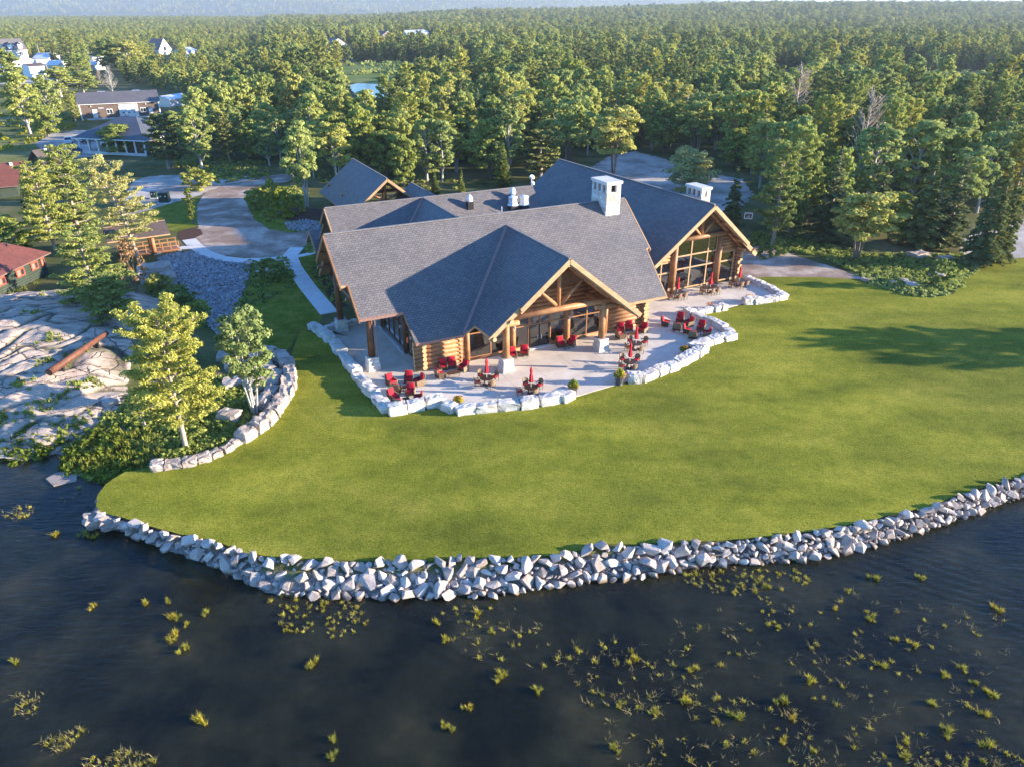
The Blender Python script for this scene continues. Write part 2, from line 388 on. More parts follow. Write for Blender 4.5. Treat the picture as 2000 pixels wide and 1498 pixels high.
def axis(lo, hi, step, far_lo, far_hi, g=1.18):
    a = list(np.arange(lo, hi + 1e-6, step)); s = step
    while a[-1] < far_hi: s = min(s * g, 260); a.append(a[-1] + s)
    s = step; b = []; x = lo
    while x > far_lo: s = min(s * g, 260); x -= s; b.append(x)
    return np.array(b[::-1] + a)
xs = axis(-66, 48, 0.75, -8500, 8500); ys = axis(24, 92, 0.75, -300, 9000)
XX, YY = np.meshgrid(xs, ys)
ZZ = height_np(XX, YY)
def grid_mesh(name, XX, YY, ZZ, smooth=True):
    ny, nx = XX.shape
    me = bpy.data.meshes.new(name)
    v = np.stack([XX, YY, ZZ], -1).reshape(-1, 3)
    idx = np.arange(nx * ny).reshape(ny, nx)
    f = np.stack([idx[:-1, :-1], idx[:-1, 1:], idx[1:, 1:], idx[1:, :-1]], -1).reshape(-1, 4)
    me.vertices.add(len(v)); me.vertices.foreach_set('co', v.ravel())
    me.loops.add(f.size); me.loops.foreach_set('vertex_index', f.ravel().astype(np.int32))
    me.polygons.add(len(f)); me.polygons.foreach_set('loop_start', np.arange(0, f.size, 4, dtype=np.int32))
    me.polygons.foreach_set('use_smooth', np.full(len(f), smooth))
    me.update(calc_edges=True); return me
# ground material: forest floor and dry grass, gravelly on the bank, mud under water, wooded hills far off
def ground_mat():
    m, n, l, b, o = newmat('woodland_ground')
    t = tex(n, l, 0.12, 6, 0.6); r = ramp(n, [(0.32, (0.06, 0.075, 0.02)), (0.5, (0.12, 0.12, 0.04)), (0.68, (0.20, 0.165, 0.085))]); l.new(t.outputs[0], r.inputs[0])
    t2 = tex(n, l, 3.0, 6, 0.7); r2 = ramp(n, [(0.3, (0.65,) * 3), (0.7, (1.3,) * 3)]); l.new(t2.outputs[0], r2.inputs[0])
    c = mixc(n, l, 1.0, r.outputs[0], r2.outputs[0], 'MULTIPLY')
    g = n.new('ShaderNodeNewGeometry'); sp = n.new('ShaderNodeSeparateXYZ'); l.new(g.outputs['Position'], sp.inputs[0])
    t3 = tex(n, l, 0.5, 5, 0.6); mr = ramp(n, [(0.35, (0.02, 0.022, 0.010)), (0.5, (0.09, 0.095, 0.035)), (0.66, (0.26, 0.22, 0.08))]); l.new(t3.outputs[0], mr.inputs[0])
    a = n.new('ShaderNodeMapRange'); a.inputs[1].default_value = -0.98; a.inputs[2].default_value = -1.25; l.new(sp.outputs[2], a.inputs[0])
    gr = n.new('ShaderNodeMapRange'); gr.inputs[1].default_value = -0.14; gr.inputs[2].default_value = -0.5; l.new(sp.outputs[2], gr.inputs[0])
    t5 = tex(n, l, 7.0, 5, 0.7); gv = ramp(n, [(0.3, (0.10, 0.09, 0.08)), (0.7, (0.34, 0.31, 0.28))]); l.new(t5.outputs[0], gv.inputs[0])
    c = mixc(n, l, gr.outputs[0], c, gv.outputs[0]); c = mixc(n, l, a.outputs[0], c, mr.outputs[0])
    f = n.new('ShaderNodeMapRange'); f.inputs[1].default_value = 900; f.inputs[2].default_value = 2500; l.new(sp.outputs[1], f.inputs[0])
    t4 = tex(n, l, 0.012, 9, 0.75); fr = ramp(n, [(0.40, (0.02, 0.04, 0.016)), (0.52, (0.07, 0.10, 0.035)), (0.60, (0.13, 0.15, 0.07)), (0.66, (0.5, 0.44, 0.38))]); l.new(t4.outputs[0], fr.inputs[0])
    c = mixc(n, l, f.outputs[0], c, fr.outputs[0])
    l.new(c, b.inputs['Base Color']); b.inputs['Roughness'].default_value = 1.0; b.inputs['Specular IOR Level'].default_value = 0.1
    bump(n, l, b, t2.outputs[0], 0.5, 0.08); return m
link('ground', None if False else (lambda me: (me.materials.append(ground_mat()), me)[1])(grid_mesh('ground', XX, YY, ZZ)), kind='structure')

def water_mat():
    m, n, l, b, o = newmat('dark_lake_water'); n.remove(b)
    tc = n.new('ShaderNodeTexCoord')
    mp = n.new('ShaderNodeMapping'); mp.inputs['Rotation'].default_value = (0, 0, math.radians(35)); mp.inputs['Scale'].default_value = (0.6, 2.4, 1); l.new(tc.outputs['Object'], mp.inputs[0])
    t = n.new('ShaderNodeTexNoise'); t.inputs['Scale'].default_value = 1.6; t.inputs['Detail'].default_value = 5; t.inputs['Distortion'].default_value = 0.4; l.new(mp.outputs[0], t.inputs[0])
    wv = n.new('ShaderNodeTexWave'); wv.wave_type = 'BANDS'; wv.bands_direction = 'X'; wv.inputs['Scale'].default_value = 0.42; wv.inputs['Distortion'].default_value = 3.0; wv.inputs['Detail'].default_value = 3; wv.inputs['Detail Scale'].default_value = 1.2
    mp2 = n.new('ShaderNodeMapping'); mp2.inputs['Rotation'].default_value = (0, 0, math.radians(-58)); l.new(tc.outputs['Object'], mp2.inputs[0]); l.new(mp2.outputs[0], wv.inputs[0])
    zn = n.new('ShaderNodeTexNoise'); zn.inputs['Scale'].default_value = 0.06; l.new(tc.outputs['Object'], zn.inputs[0]); zr = n.new('ShaderNodeMapRange'); zr.inputs[1].default_value = 0.42; zr.inputs[2].default_value = 0.62; zr.inputs[4].default_value = 0.35; l.new(zn.outputs[0], zr.inputs[0])
    wm = n.new('ShaderNodeMath'); wm.operation = 'MULTIPLY'; l.new(wv.outputs['Fac'], wm.inputs[0]); l.new(zr.outputs[0], wm.inputs[1])
    ws = n.new('ShaderNodeMath'); ws.operation = 'ADD'; l.new(wm.outputs[0], ws.inputs[0]); l.new(t.outputs[0], ws.inputs[1])
    bp = n.new('ShaderNodeBump'); bp.inputs['Strength'].default_value = 0.9; bp.inputs['Distance'].default_value = 0.06; l.new(ws.outputs[0], bp.inputs['Height'])
    fr = n.new('ShaderNodeFresnel'); fr.inputs[0].default_value = 1.33; l.new(bp.outputs[0], fr.inputs['Normal'])
    tr = n.new('ShaderNodeBsdfTransparent'); tr.inputs[0].default_value = (0.62, 0.60, 0.48, 1)
    df = n.new('ShaderNodeBsdfDiffuse'); pass
    mt = n.new('ShaderNodeTexNoise'); mt.inputs['Scale'].default_value = 0.22; mt.inputs['Detail'].default_value = 6; mt.inputs['Roughness'].default_value = 0.6; l.new(tc.outputs['Object'], mt.inputs[0])
    mrp = ramp(n, [(0.38, (0.012, 0.012, 0.007)), (0.55, (0.034, 0.034, 0.017)), (0.7, (0.075, 0.065, 0.03))]); l.new(mt.outputs[0], mrp.inputs[0]); l.new(mrp.outputs[0], df.inputs[0])
    body = n.new('ShaderNodeMixShader'); body.inputs[0].default_value = 0.55; l.new(tr.outputs[0], body.inputs[1]); l.new(df.outputs[0], body.inputs[2])
    g = n.new('ShaderNodeBsdfGlossy'); g.inputs['Roughness'].default_value = 0.06; l.new(bp.outputs[0], g.inputs['Normal'])
    mx = n.new('ShaderNodeMixShader'); l.new(fr.outputs[0], mx.inputs[0]); l.new(body.outputs[0], mx.inputs[1]); l.new(g.outputs[0], mx.inputs[2])
    l.new(mx.outputs[0], o.inputs[0]); return m
M_water = water_mat()
MB().add([(-9000, -400, WATER), (9000, -400, WATER), (9000, 9000, WATER), (-9000, 9000, WATER)], [(0, 1, 2, 3)]).build('lake_water', M_water, kind='structure', fix=False)

# ---- flat sheets traced on the ground plane
def sheet(name, pts, z, m, px=True, jag=0.0, **k):
    P = [at(x, y, z) for x, y in pts] if px else [Vector((p[0], p[1], z)) for p in pts]
    if jag:
        Q = []
        for i, p in enumerate(P):
            q = P[(i + 1) % len(P)]; L = (q - p).length; nseg = max(1, min(80, int(L / 0.5)))
            nn = Vector((-(q - p).y, (q - p).x, 0)); nn = nn.normalized() if nn.length > 0 else nn
            for j in range(nseg):
                r = p.lerp(q, j / nseg); Q.append(r + nn * jag * (noise.noise(r * 0.9) + 0.5 * noise.noise(r * 2.7)))
        P = Q
    me = bpy.data.meshes.new(name)
    bm = bmesh.new(); f = bm.faces.new([bm.verts.new((p.x, p.y, z)) for p in P]); bm.normal_update()
    if f.normal.z < 0: f.normal_flip()
    bmesh.ops.triangulate(bm, faces=bm.faces[:], ngon_method='BEAUTY')
    bm.to_mesh(me); bm.free(); me.materials.append(m)
    return link(name, me, **({'kind': 'structure'} | k))
def lawnmat():
    m, n, l, b, o = newmat('lawn_grass')
    t = tex(n, l, 0.16, 4, 0.55, stretch=(0.6, 1.4, 1)); r = ramp(n, [(0.3, (0.13, 0.155, 0.018)), (0.5, (0.22, 0.24, 0.026)), (0.7, (0.30, 0.30, 0.04))]); l.new(t.outputs[0], r.inputs[0])
    t2 = tex(n, l, 7.0, 6, 0.8); r2 = ramp(n, [(0.32, (0.42,) * 3), (0.68, (1.5,) * 3)]); l.new(t2.outputs[0], r2.inputs[0])
    c = mixc(n, l, 1.0, r.outputs[0], r2.outputs[0], 'MULTIPLY')
    t3 = tex(n, l, 0.7, 6, 0.75); r3 = ramp(n, [(0.3, (0.68, 0.78, 0.7)), (0.7, (1.25, 1.16, 1.2))]); l.new(t3.outputs[0], r3.inputs[0])
    c = mixc(n, l, 1.0, c, r3.outputs[0], 'MULTIPLY')
    t4 = tex(n, l, 0.055, 4, 0.55); r4 = ramp(n, [(0.34, (0.76, 0.74, 0.9)), (0.6, (1.04, 0.98, 1.0))]); l.new(t4.outputs[0], r4.inputs[0])
    c = mixc(n, l, 1.0, c, r4.outputs[0], 'MULTIPLY')
    l.new(c, b.inputs['Base Color']); b.inputs['Roughness'].default_value = 1.0; b.inputs['Specular IOR Level'].default_value = 0.05
    b.inputs['Sheen Weight'].default_value = 0.0
    bump(n, l, b, t2.outputs[0], 0.7, 0.06); return m
M_lawn = lawnmat()
M_lawn_rough = simple('rough_grass', [(0.3, (0.085, 0.12, 0.012)), (0.5, (0.14, 0.165, 0.02)), (0.7, (0.25, 0.225, 0.05))], 0.6, 7, 1.0, 0.6, 0.06, fine=(7, 0.4), spec=0.05)
M_gravel = simple('dusty_sunpatched_gravel', [(0.34, (0.21, 0.145, 0.11)), (0.48, (0.31, 0.225, 0.175)), (0.58, (0.46, 0.36, 0.29)), (0.70, (0.6, 0.5, 0.42))], 0.22, 8, 1.0, 0.5, 0.03, fine=(9, 0.25), spec=0.1, bscale=12)  # pale patches are dust and sunlit spots painted into the gravel colour
M_gravel_lot = simple('pale_gravel', [(0.38, (0.28, 0.235, 0.20)), (0.62, (0.55, 0.49, 0.43))], 0.15, 8, 1.0, 0.5, 0.03, fine=(6, 0.25), spec=0.1, bscale=9)
M_conc = simple('pale_concrete', [(0.3, (0.55, 0.53, 0.50)), (0.7, (0.65, 0.63, 0.60))], 0.7, 6, 0.85, 0.1, 0.01, fine=(30, 0.08), spec=0.2)
M_mulch = simple('bark_mulch', [(0.3, (0.05, 0.03, 0.022)), (0.7, (0.13, 0.075, 0.055))], 5, 5, 1.0, 0.6, 0.04, spec=0.05)
M_rust_needles = simple('needle_litter', [(0.3, (0.12, 0.06, 0.03)), (0.7, (0.24, 0.14, 0.08))], 2, 6, 1.0, 0.5, 0.04, spec=0.05)

top_px = [(186, 990), (195, 1003), (250, 1016), (300, 1032), (350, 1046), (400, 1053), (440, 1066), (470, 1080), (530, 1090), (600, 1094), (680, 1098), (760, 1097), (840, 1098),
          (900, 1092), (960, 1092), (1040, 1090), (1110, 1082), (1170, 1066), (1260, 1064), (1330, 1062), (1400, 1059), (1500, 1050), (1600, 1038), (1700, 1018), (1800, 996), (1900, 960), (2000, 932), (2400, 820), (2900, 700)]
lawn_px = [(x, y - 3) for x, y in top_px] + [(2700, 560), (2300, 500), (2010, 503), (1940, 509), (1900, 530), (1880, 550), (1862, 575), (1815, 582), (1760, 574), (1700, 556), (1665, 546), (1600, 542), (1500, 541),
          (1452, 544), (1535, 585), (1450, 596), (1418, 606), (1365, 614), (1436, 662), (1385, 672), (1385, 690), (1340, 704), (1300, 722), (1225, 752), (1220, 745), (1118, 778), (1090, 790),
          (1000, 802), (900, 810), (845, 798), (758, 814), (700, 740), (655, 680), (600, 640), (590, 640), (566, 700), (573, 735), (565, 760), (545, 795), (515, 830), (460, 872), (395, 900), (300, 915), (245, 920), (205, 945), (190, 970)]
sheet('lawn', lawn_px, -0.03, M_lawn, jag=0.12)
sheet('side_lawn', [(600, 641), (590, 640), (560, 690), (510, 690), (440, 650), (455, 610), (480, 570), (482, 545), (500, 510), (550, 512), (560, 520), (590, 560), (630, 612), (625, 632)], -0.035, M_lawn_rough, jag=0.25)
sheet('entry_lawn_strip', [(612, 498), (582, 502), (590, 520), (650, 605), (665, 600), (640, 540)], -0.036, M_lawn_rough)
sheet('planting_bed', [(598, 520), (625, 525), (680, 600), (655, 600)], -0.031, M_mulch, jag=0.1)
drive = [(560, 340), (520, 344), (500, 352), (440, 362), (400, 376), (386, 400), (384, 425), (388, 445), (352, 462), (372, 468), (392, 485), (430, 500), (500, 504), (562, 500), (600, 478), (606, 450), (560, 452), (524, 448),
         (498, 430), (486, 405), (480, 382), (500, 364), (552, 358), (580, 350)]
sheet('gravel_drive', drive, -0.040, M_gravel, jag=0.25)
sheet('gravel_yard', [(262, 352), (300, 344), (360, 342), (420, 350), (480, 345), (500, 350), (440, 362), (404, 375), (360, 395), (310, 432), (238, 428), (240, 390)], -0.046, M_gravel_lot, jag=0.6)
sheet('rough_verge', [(345, 395), (385, 385), (388, 440), (350, 455), (280, 440), (260, 420), (310, 405)], -0.050 + 0.008, M_lawn_rough, jag=0.3)
sheet('mulch_island', [(350, 452), (372, 446), (392, 448), (396, 458), (380, 466), (352, 470), (346, 462)], -0.034, M_mulch, jag=0.1)
sheet('verge_lawn', [(476, 385), (500, 372), (540, 362), (600, 372), (600, 452), (560, 455), (528, 449), (500, 432), (484, 405)], -0.038, M_lawn_rough, jag=0.3)
sheet('mulch_bed', [(540, 414), (580, 405), (640, 410), (640, 430), (560, 432)], -0.030, M_mulch, jag=0.3)
sheet('gravel_track', [(1425, 540), (1452, 480), (1500, 482), (1560, 502), (1620, 520), (1690, 545), (1600, 546), (1520, 545)], -0.050, M_gravel, jag=0.3)
sheet('gravel_clearing', [(1060, 365), (1150, 330), (1195, 303), (1240, 296), (1290, 308), (1360, 335), (1450, 350), (1470, 380), (1440, 415), (1380, 415), (1200, 380)], -0.045, M_gravel_lot, jag=0.8)
sheet('right_gravel', [(1870, 470), (1930, 445), (2010, 425), (2300, 420), (2300, 500), (2010, 507), (1935, 511), (1880, 500)], -0.050, M_gravel_lot, jag=0.4)
sheet('parking_lot', [(70, 280), (100, 262), (150, 255), (300, 262), (300, 290), (200, 305), (120, 312), (80, 296)], -0.045, M_gravel_lot, jag=0.8)
sheet('village_road', [(-200, 140), (0, 146), (60, 152), (150, 158), (150, 166), (60, 168), (0, 165), (-200, 170)], -0.02, M_gravel_lot, jag=0.8)
M_meadow = simple('dry_meadow', [(0.3, (0.10, 0.12, 0.028)), (0.5, (0.17, 0.175, 0.05)), (0.7, (0.27, 0.225, 0.11))], 0.08, 7, 1.0, 0.4, 0.06, fine=(1.2, 0.3), spec=0.05)
sheet('left_meadow', [(-300, 180), (0, 172), (150, 175), (150, 230), (110, 262), (70, 278), (85, 300), (125, 318), (150, 330), (80, 352), (0, 380), (-300, 420)], -0.052 + 0.004, M_meadow, jag=1.0)
M_marsh = simple('marsh_meadow', [(0.3, (0.09, 0.13, 0.03)), (0.5, (0.14, 0.19, 0.05)), (0.7, (0.2, 0.22, 0.09))], 0.05, 7, 1.0, 0.4, 0.06, spec=0.05)
sheet('marsh_meadow', [(640, 124), (800, 122), (940, 128), (920, 150), (840, 156), (760, 158), (740, 164), (690, 164), (650, 150)], -0.03, M_marsh, jag=2.0)
sheet('marsh_meadow', [(1700, 146), (1900, 142), (2100, 145), (2100, 164), (1960, 166), (1840, 162), (1700, 156)], -0.03, M_marsh, jag=2.0)
M_pond = simple('pale_pond_water', [(0.3, (0.10, 0.12, 0.14)), (0.7, (0.16, 0.18, 0.2))], 0.02, 4, 0.15, 0.05, 0.05, spec=0.6)
sheet('pond_water', [(680, 168), (700, 163), (740, 165), (765, 176), (750, 192), (700, 192)], 0.0, M_pond, jag=1.0)
sheet('marsh_water', [(1845, 150), (1900, 148), (1935, 153), (1925, 160), (1870, 160)], 0.0, M_pond, jag=1.0)
sheet('marsh_water', [(1505, 140), (1560, 138), (1565, 146), (1515, 150)], 0.0, M_pond, jag=1.0)

# concrete walks: real slabs with joints
def walk(name, centre, w, z=0.0, joint=1.6, **k):
    P = [at(x, y, 0) for x, y in centre]
    # resample
    L = [0]
    for a, b in zip(P[:-1], P[1:]): L.append(L[-1] + (b - a).length)
    n = max(1, round(L[-1] / joint))
    def pt(s):
        for i in range(len(P) - 1):
            if s <= L[i + 1] + 1e-6: return P[i].lerp(P[i + 1], (s - L[i]) / (L[i + 1] - L[i]))
        return P[-1]
    root = empty(name, P[0], kind='structure')
    Q = [pt(L[-1] * i / n) for i in range(n + 1)]
    N = []
    for i in range(n + 1):
        d = Q[min(i + 1, n)] - Q[max(i - 1, 0)]; d.normalize(); N.append(Vector((-d.y, d.x, 0)))
    for i in range(n):
        a, b = Q[i], Q[i + 1]; g = (b - a).normalized() * 0.012
        poly = [a + g + N[i] * w / 2, a + g - N[i] * w / 2, b - g - N[i + 1] * w / 2, b - g + N[i + 1] * w / 2]
        poly = [p - P[0] for p in poly]
        MB().prism([(p.x, p.y) for p in poly], -0.1, z).build('slab', M_conc, root)
walk('curved_walk', [(369, 468), (382, 482), (402, 495), (432, 505), (470, 509), (520, 508), (560, 503)], 1.9)
walk('side_walk', [(580, 484), (566, 500), (574, 522), (600, 560), (643, 612)], 2.0, 0.006, 1.8)
walk('entry_walk', [(576, 502), (596, 498), (618, 492)], 1.1, -0.008)
walk('bridge_walk', [(350, 484), (384, 484)], 1.5, -0.005)
walk('narrow_walk', [(499, 509), (503, 531)], 0.5, -0.006)

# patio: broom-finished concrete bays
patio_px = [(622, 632), (640, 654), (680, 712), (725, 770), (757, 808), (800, 800), (845, 792), (870, 802), (905, 800), (1000, 794), (1075, 785), (1118, 776), (1222, 746), (1265, 735), (1330, 706), (1352, 690),
            (1362, 670), (1425, 660), (1380, 632), (1340, 612), (1360, 607), (1415, 603), (1450, 594), (1530, 583), (1455, 546)]
P = [at(x, y, 0) for x, y in patio_px]
ppoly = [(p.x, p.y) for p in P]
back = [W(47, 7), W(33, 7.3), W(26.2, 3), W(26.2, 0), W(0.9, 0), W(0.9, 14.5), W(-7, 14.5)]
ppoly2 = ppoly + [(p.x, p.y) for p in back]
patio = empty('patio', W(10, -5), kind='structure')
def clip_poly(poly, a, b, c):   # keep a*x+b*y<=c
    out = []
    for i in range(len(poly)):
        p, q = poly[i], poly[(i + 1) % len(poly)]
        dp, dq = a * p[0] + b * p[1] - c, a * q[0] + b * q[1] - c
        if dp <= 0: out.append(p)
        if (dp < 0 < dq) or (dq < 0 < dp):
            t = dp / (dp - dq); out.append((p[0] + (q[0] - p[0]) * t, p[1] + (q[1] - p[1]) * t))
    return out
M_patio = simple('patio_concrete', [(0.3, (0.55, 0.47, 0.375)), (0.55, (0.66, 0.575, 0.475)), (0.75, (0.73, 0.655, 0.56))], 0.5, 7, 0.8, 0.12, 0.01, fine=(25, 0.1), spec=0.2, rand=0.05)
o0 = patio.location
cell = 3.4
for i in range(-4, 17):
    for j in range(-6, 6):
        u0, u1, v0, v1 = i * cell, (i + 1) * cell - 0.02, j * cell + 1.0, (j + 1) * cell - 0.02 + 1.0
        pl = [((p[0] - LO.x), (p[1] - LO.y)) for p in ppoly2]
        pl = [(x * LU.x + y * LU.y, x * LV.x + y * LV.y) for x, y in pl]
        for a, b, c in ((1, 0, u1), (-1, 0, -u0), (0, 1, v1), (0, -1, -v0)):
            if len(pl) >= 3: pl = clip_poly(pl, a, b, c)
        if len(pl) < 3: continue
        ar = 0.5 * sum(pl[k][0] * pl[(k + 1) % len(pl)][1] - pl[(k + 1) % len(pl)][0] * pl[k][1] for k in range(len(pl)))
        if abs(ar) < 0.3: continue
        q = [W(x, y) - o0 for x, y in pl]
        MB().prism([(p.x, p.y) for p in q], -0.12, 0.0).build('bay', M_patio, patio)
sheet('patio_base', [(p[0], p[1]) for p in ppoly2], -0.02, M_mulch, px=False)

# ------------------------------------------------------------------ stones
def rock_mesh(name, seed, m, npts=16, flat=0.8, bev=0.05):
    r = random.Random(seed); bm = bmesh.new()
    for _ in range(npts):
        v = Vector((r.gauss(0, 1), r.gauss(0, 1), r.gauss(0, 1))).normalized()
        k = r.uniform(0.82, 1.05); bm.verts.new((v.x * 0.5 * k, v.y * 0.5 * k, v.z * 0.5 * k * flat))
    res = bmesh.ops.convex_hull(bm, input=bm.verts)
    bmesh.ops.delete(bm, geom=[g for g in res['geom_interior'] if isinstance(g, bmesh.types.BMVert)], context='VERTS')
    bmesh.ops.dissolve_limit(bm, angle_limit=math.radians(14), verts=bm.verts, edges=bm.edges)
    if bev: bmesh.ops.bevel(bm, geom=bm.edges[:], offset=bev * 0.5, segments=1, profile=0.5, affect='EDGES')
    bm.normal_update()
    me = bpy.data.meshes.new(name); bm.to_mesh(me); bm.free(); me.materials.append(m); return me
def block_mesh(name, seed, m, rough=0.1):
    r = random.Random(seed); bm = bmesh.new(); bmesh.ops.create_cube(bm, size=1.0)
    bmesh.ops.subdivide_edges(bm, edges=bm.edges[:], cuts=4, use_grid_fill=True)
    off = Vector((r.uniform(0, 50), r.uniform(0, 50), 0))
    for v in bm.verts:
        c = v.co.copy(); s = Vector((c.x / (abs(c.x) ** 3 * 2.2 + 1), c.y / (abs(c.y) ** 3 * 2.2 + 1), c.z))
        L = max(abs(c.x), abs(c.y), abs(c.z)); cor = c * (0.5 / c.length) * 1.35
        v.co = c.lerp(cor, 0.20) + noise.noise_vector(c * 2.2 + off) * rough + noise.noise_vector(c * 6 + off) * rough * 0.35
    bm.normal_update(); me = bpy.data.meshes.new(name); bm.to_mesh(me); bm.free(); me.materials.append(m)
    return me
rocks = [rock_mesh('stone_shape', 100 + i, M_rock if i % 3 else M_rock_pink, 10 + i % 5, 0.8, 0.035) for i in range(14)]
blocks = [block_mesh('block_shape', 200 + i, M_block, 0.10) for i in range(7)]
blocks_pink = [block_mesh('boulder_shape', 300 + i, M_rock_pink, 0.17) for i in range(6)]

def join_meshes(name, items, mats):
    """items: (mesh, matrix). one mesh of many copies (numpy)"""
    V, F, LS, MI, base, lb = [], [], [], [], 0, 0
    cache = {}
    for me, mx in items:
        if me.name not in cache:
            v = np.empty(len(me.vertices) * 3); me.vertices.foreach_get('co', v)
            li = np.empty(len(me.loops), np.int32); me.loops.foreach_get('vertex_index', li)
            ls = np.empty(len(me.polygons), np.int32); me.polygons.foreach_get('loop_start', ls)
            mi = [mats.index(me.materials[p.material_index]) if me.materials[p.material_index] in mats else 0 for p in me.polygons]
            cache[me.name] = (v.reshape(-1, 3), li, ls, np.array(mi, np.int32))
        v, li, ls, mi = cache[me.name]; M = np.array(mx)
        V.append(v @ M[:3, :3].T + M[:3, 3]); F.append(li + base); LS.append(ls + lb); MI.append(mi)
        base += len(v); lb += len(li)
    V = np.concatenate(V); F = np.concatenate(F); LS = np.concatenate(LS); MI = np.concatenate(MI)
    me = bpy.data.meshes.new(name); me.vertices.add(len(V)); me.vertices.foreach_set('co', V.ravel())
    me.loops.add(len(F)); me.loops.foreach_set('vertex_index', F.astype(np.int32))
    me.polygons.add(len(LS)); me.polygons.foreach_set('loop_start', LS.astype(np.int32)); me.polygons.foreach_set('material_index', MI)
    for m in mats: me.materials.append(m)
    me.update(calc_edges=True); return me
def TRS(p, e, s):
    return Matrix.LocRotScale(Vector(p), __import__('mathutils').Euler(e), Vector(s))

# riprap along the shore
def interp(px, pts):
    for a, b in zip(pts[:-1], pts[1:]):
        if a[0] <= px <= b[0]: return a[1] + (b[1] - a[1]) * (px - a[0]) / (b[0] - a[0])
    return pts[-1][1]
bot_px = [p for p in shore_px if p[0] >= 178 and p[1] > 700 and p != (184, 1000)]
bot_px = sorted([p for p in bot_px if p not in [(190, 925), (205, 940), (190, 965)]])
cand = []; placed = []
cells = {}
def clash(p, s, f):
    cx, cy = int(p.x // 1.5), int(p.y // 1.5)
    for i in (-1, 0, 1):
        for j in (-1, 0, 1):
            for q, t in cells.get((cx + i, cy + j), []):
                if (q - p).length < f * (s + t): return True
    return False
def put(p, s): cells.setdefault((int(p.x // 1.5), int(p.y // 1.5)), []).append((p, s))
for smin, smax, tries, f in ((0.85, 1.2, 1300, 0.36), (0.6, 0.85, 6000, 0.35), (0.38, 0.6, 9000, 0.33), (0.22, 0.38, 7000, 0.33)):
    for _ in range(tries):
        px = rnd.uniform(190, 2350); v = rnd.random()
        if px < 300 and smin < 0.6 and rnd.random() < 0.5: continue
        if px < 420: v = v * 0.8 + 0.1
        a = at(px, interp(px, top_px) + 2, 0.0); b = at(px, interp(px, bot_px), WATER)
        p = a.lerp(b, v); s = rnd.uniform(smin, smax)
        if px < 700 and s > 1.05: s = 1.0
        if px > 1400: s *= 0.82
        if v > 0.85 and s > 0.95: continue
        if clash(p, s, f): continue
        put(p, s); placed.append((p, s, px, v))
riprap = empty('stone_riprap', placed[0][0], label='long band of broken pale granite stones along the lake edge of the lawn', cat='stone embankment')
riprap.location = (0, 36, 0)
vis = [q for q in placed if -10 < q[2] < 2010]
vis.sort(key=lambda q: -q[1])
single = set(id(q) for q in vis[:298]); rest = []
for q in placed:
    p, s, px, v = q
    me = rnd.choice(rocks); e = (rnd.uniform(-.6, .6), rnd.uniform(-.6, .6), rnd.uniform(0, 6.28)); sc = (s * rnd.uniform(1.1, 1.5), s * rnd.uniform(0.85, 1.15), s * rnd.uniform(0.75, 1.1))
    z = p.z + 0.10 * s - 0.04 + rnd.uniform(-0.05, 0.08)
    if id(q) in single: link('stone', me, riprap, (p.x, p.y - 36, z), e, sc)
    else: rest.append((me, TRS((p.x, p.y - 36, z), e, sc)))
link('small_stones', join_meshes('small_stones', rest, [M_rock, M_rock_pink]), riprap, kind='stuff')
# two long slabs at the left tip
for x, y, L, w in ((193, 1010, 1.7, 1.1), (222, 1014, 1.7, 0.95)):
    p = at(x, y, -0.5); link('stone', blocks_pink[0], riprap, (p.x, p.y - 36, -0.55), (0.25, 0.05, math.radians(38)), (L, w, 0.75))
sub = []
wetm = [rock_mesh('submerged_stone_shape', 400 + i, M_rock_wet, 14, 0.7, 0.1) for i in range(4)]
for _ in range(330):
    px = rnd.uniform(430, 1750); a = at(px, interp(px, bot_px) + 2 + abs(rnd.gauss(0, 20 if 620 < px < 1000 else 11)), WATER)
    s = rnd.uniform(0.4, 0.95); sub.append((rnd.choice(wetm), TRS((a.x, a.y, WATER - 0.30 - rnd.random() * 0.15), (rnd.random(), rnd.random(), rnd.random() * 6), (s, s * 0.8, s * 0.5))))
link('submerged_stones', join_meshes('submerged_stones', sub, [M_rock_wet]), kind='stuff', label='rust coloured stones lying just under the water along the embankment')

def boulder_wall(px, n, h, d, label, meshes=blocks, z=0.0, jit=0.06, cat='boulder wall', grp=None, lenf=1.0):
    P = [at(x, y, z) for x, y in px]; L = [0]
    for a, b in zip(P[:-1], P[1:]): L.append(L[-1] + (b - a).length)
    def pt(s):
        for i in range(len(P) - 1):
            if s <= L[i + 1] + 1e-6: return P[i].lerp(P[i + 1], (s - L[i]) / (L[i + 1] - L[i]))
        return P[-1]
    root = empty('boulder_wall', P[0], label=label, cat=cat, group=grp)
    cuts = [0.0]; 
    for i in range(n): cuts.append(cuts[-1] + rnd.uniform(0.75, 1.25))
    cuts = [c / cuts[-1] * L[-1] for c in cuts]
    for i in range(n):
        a, b = pt(cuts[i]), pt(cuts[i + 1]); c = (a + b) / 2 - P[0]; dd = b - a
        hh = h * rnd.uniform(0.85, 1.12)
        link('stone', rnd.choice(meshes), root, (c.x + rnd.uniform(-jit, jit), c.y + rnd.uniform(-jit, jit), hh * 0.5 - 0.10), (rnd.uniform(-.06, .06), rnd.uniform(-.06, .06), math.atan2(dd.y, dd.x) + rnd.uniform(-.12, .12) + rnd.choice((0, math.pi))),
             (dd.length * 0.93 * lenf, d * rnd.uniform(0.9, 1.12), hh * 1.12))
    return root
BW = 'boulder walls round the patio'
boulder_wall([(610, 640), (655, 673), (700, 740), (735, 780), (760, 806)], 13, 0.7, 1.0, 'long row of pale limestone blocks down the left edge of the patio', grp=BW)
